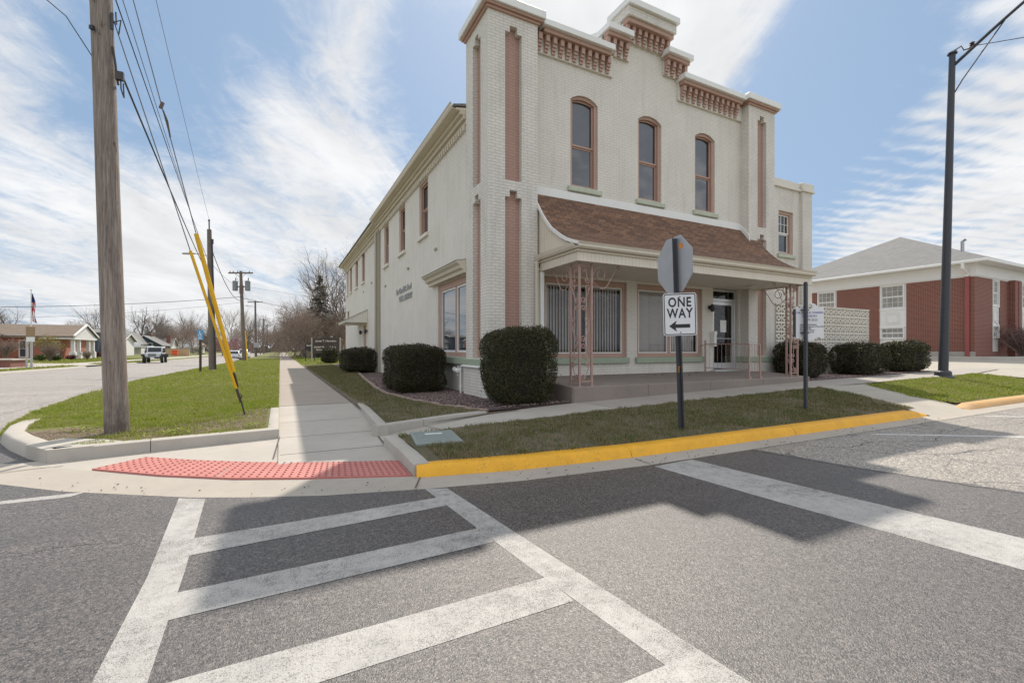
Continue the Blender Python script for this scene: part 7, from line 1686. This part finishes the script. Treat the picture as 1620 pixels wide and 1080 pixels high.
# across the street
tD = bare_tree('bare_tree', 'large open crowned bare tree behind the roof at the left edge', 41, 8.2, .22, M['bark_far'], None, 0, .05, gp3(12, 74, .2), up=.12, spread=.8, trunk=.3)
put(tD, 'big dark bare tree right behind the near wooden pole above the white house', 221, 128, -.4, 2.2, 1.75)
put(tD, 'bare tree reaching right behind the dark evergreen', 252, 136, -.4, 4.0, 1.45)
conifer('evergreen_tree', 'dark ragged evergreen behind the teal house roof', 43, 8.2, 2.7, M['pine'], gp3(233, 124, -.4), .7, .1, 16)
bT = bare_tree('bare_tree', 'bare brown tree in the front garden right of the low white house', 45, 6.6, .16, M['twig_red'], M['bud'], 2200, .09, gp3(288, 102, -.2), up=.15, spread=.6, trunk=.25)
put(bT, 'second bare brown tree beside the blue parking sign', 306, 120, -.3, 1.3, 1.25)
put(bT, 'rounder bare tree over the garage between teal house and brown tree', 272, 140, -.3, 2.9, 1.15)
conifer('evergreen_tree', 'small dark conical evergreen above the blue parking sign', 44, 6.6, 1.2, M['pine'], gp3(318, 118, -.3), .5, .1, 18)
sy = bare_tree('bare_tree', 'pale barked sycamore behind the transformer pole', 47, 13.4, .30, M['bark_pale'], None, 0, .05, gp3(366, 125, -.4), up=.25, spread=.5)
pk = bare_tree('blossom_tree', 'pink blossoming small tree left of the white cars', 48, 4.3, .12, M['twig_red'], M['pink_leaf'], 3800, .13, gp3(352, 104, -.3), up=.12, spread=.8, trunk=.2)
put(pk, 'second pink blossoming tree behind the first by the white cars', 369, 124, -.3, 2.2, 1.1)
put(tA, 'bare brown tree between the lamp pole and the sycamore', 338, 140, -.4, 2.5, .80)
put(tA, 'bare dark tree just left of the far crossarm pole', 392, 150, -.4, .7, .95)
put(bT, 'bare bushy tree right of the far crossarm pole', 412, 140, -.3, 4.4, 1.35)
put(tB, 'reddish budding tree with a pointed crown near the end of the street', 428, 150, -.3, 3.2, 1.25)
far = [(u, d, s) for u, d, s in ((-40, 130, 1.1), (20, 170, 1.2), (70, 190, 1.1), (100, 150, .8), (140, 165, 1.25), (168, 170, 1.3), (196, 175, 1.15), (240, 180, 1.5), (262, 190, 1.2), (282, 185, 1.4), (296, 200, 1.3), (322, 190, 1.35), (345, 200, 1.2), (378, 205, 1.2), (398, 190, 1.15), (407, 220, 1.3), (420, 210, 1.25), (436, 215, 1.3), (448, 205, 1.15), (458, 190, 1.1), (470, 150, .95), (482, 140, .9), (500, 130, .9), (516, 120, .85))]
for i, (u, d, s) in enumerate(far):
    dup((tA, tD, bT, tC, tB)[i % 5] if i % 5 != 1 else tD, gp3(u, d, -.5), i*1.7, (s*(1.5 if i % 5 > 1 else 1),)*3, 'bare tree in the far grey-brown tree line on the horizon', 'bare trees along the horizon')
# small plants across the street
leafy('ornamental_tree', 'small yellow-leaved ornamental tree in front of the portico building', 'tree', gp3(76, 47, .15), (1.5, 1.3, .85), 2600, M['spring_leaf'], 51, .13, True, .8)
leafy('dome_shrub', 'low green dome shrub left of the twiggy shrub across the street', 'shrub', gp3(64, 42, .15), (.55, .5, .32), 1500, M['green_shrub'], 52, .09, False)
leafy('dome_shrub', 'second green dome shrub right of the twiggy shrub across the street', 'shrub', gp3(89, 44, .15), (.48, .45, .28), 1300, M['green_shrub'], 53, .09, False)
leafy('dome_shrub', 'tiny dark purple ball shrub beside the brick planter', 'shrub', gp3(28, 44, .15), (.22, .22, .18), 500, M['red_leaf'], 54, .07, False)
twiggy('twig_shrub', 'large pinkish twig shrub between the two green dome shrubs', gp3(79, 43, .15), 1.0, 1.7, 90, M['twig_red'], 55, M['bud'])
twiggy('twig_shrub', 'reddish brown twig shrub growing on the brick planter at the left edge', gp3(9, 34.5, .55), 1.15, 1.35, 120, M['twig_red'], 56, M['bud'])
leafy('red_shrub', 'dark red shrub in front of the left portico column', 'shrub', gp3(113, 50, .1), (.55, .5, .30), 1300, M['red_leaf'], 57, .09, True)
twiggy('twig_shrub', 'pale twig shrub in front of the right portico columns', gp3(138, 51, .1), .8, 1.0, 70, M['twig_red'], 58, M['bud'])
leafy('red_shrub', 'red brown shrub right of the portico beside the blue house', 'shrub', gp3(154, 62, .1), (.75, .6, .45), 1300, M['red_leaf'], 59, .11, True)
twiggy('twig_shrub', 'tangled bare twig shrub at the foot of the red brick building', (34.6, 9.1, .72), 1.2, 1.75, 150, M['twig_red'], 60, M['red_leaf'])
twiggy('twig_shrub', 'second bare twig shrub farther along the red brick building at the right edge', (37.4, 9.0, .74), 1.0, 1.2, 90, M['twig_red'], 61, M['red_leaf'])

def far_woods():
    rng = np.random.default_rng(77); n = 42000; x = rng.uniform(-150, 90, n); y = rng.uniform(225, 270, n); top = 5.2+2.2*np.sin(x*.13)+1.5*np.sin(x*.41+1)+1.1*np.sin(x*.97+2); z = rng.random(n)**.8*top-.6
    V, F, A = leaf_quads(np.stack([x, y, z], 1), np.tile([0, -1., 0], (n, 1)), 1.0, rng, .35, .7); o = np_mesh('far_woods', V, F, M['far_wood'], None, A); tag(o, 'grey brown mass of distant woods closing the end of the street', 'woods', None, 'stuff')
M['far_wood'] = foliage('far_grey_brown_woods', (.13,.105,.09), (.21,.18,.155), (.15,.13,.09), .4, .1)
far_woods()
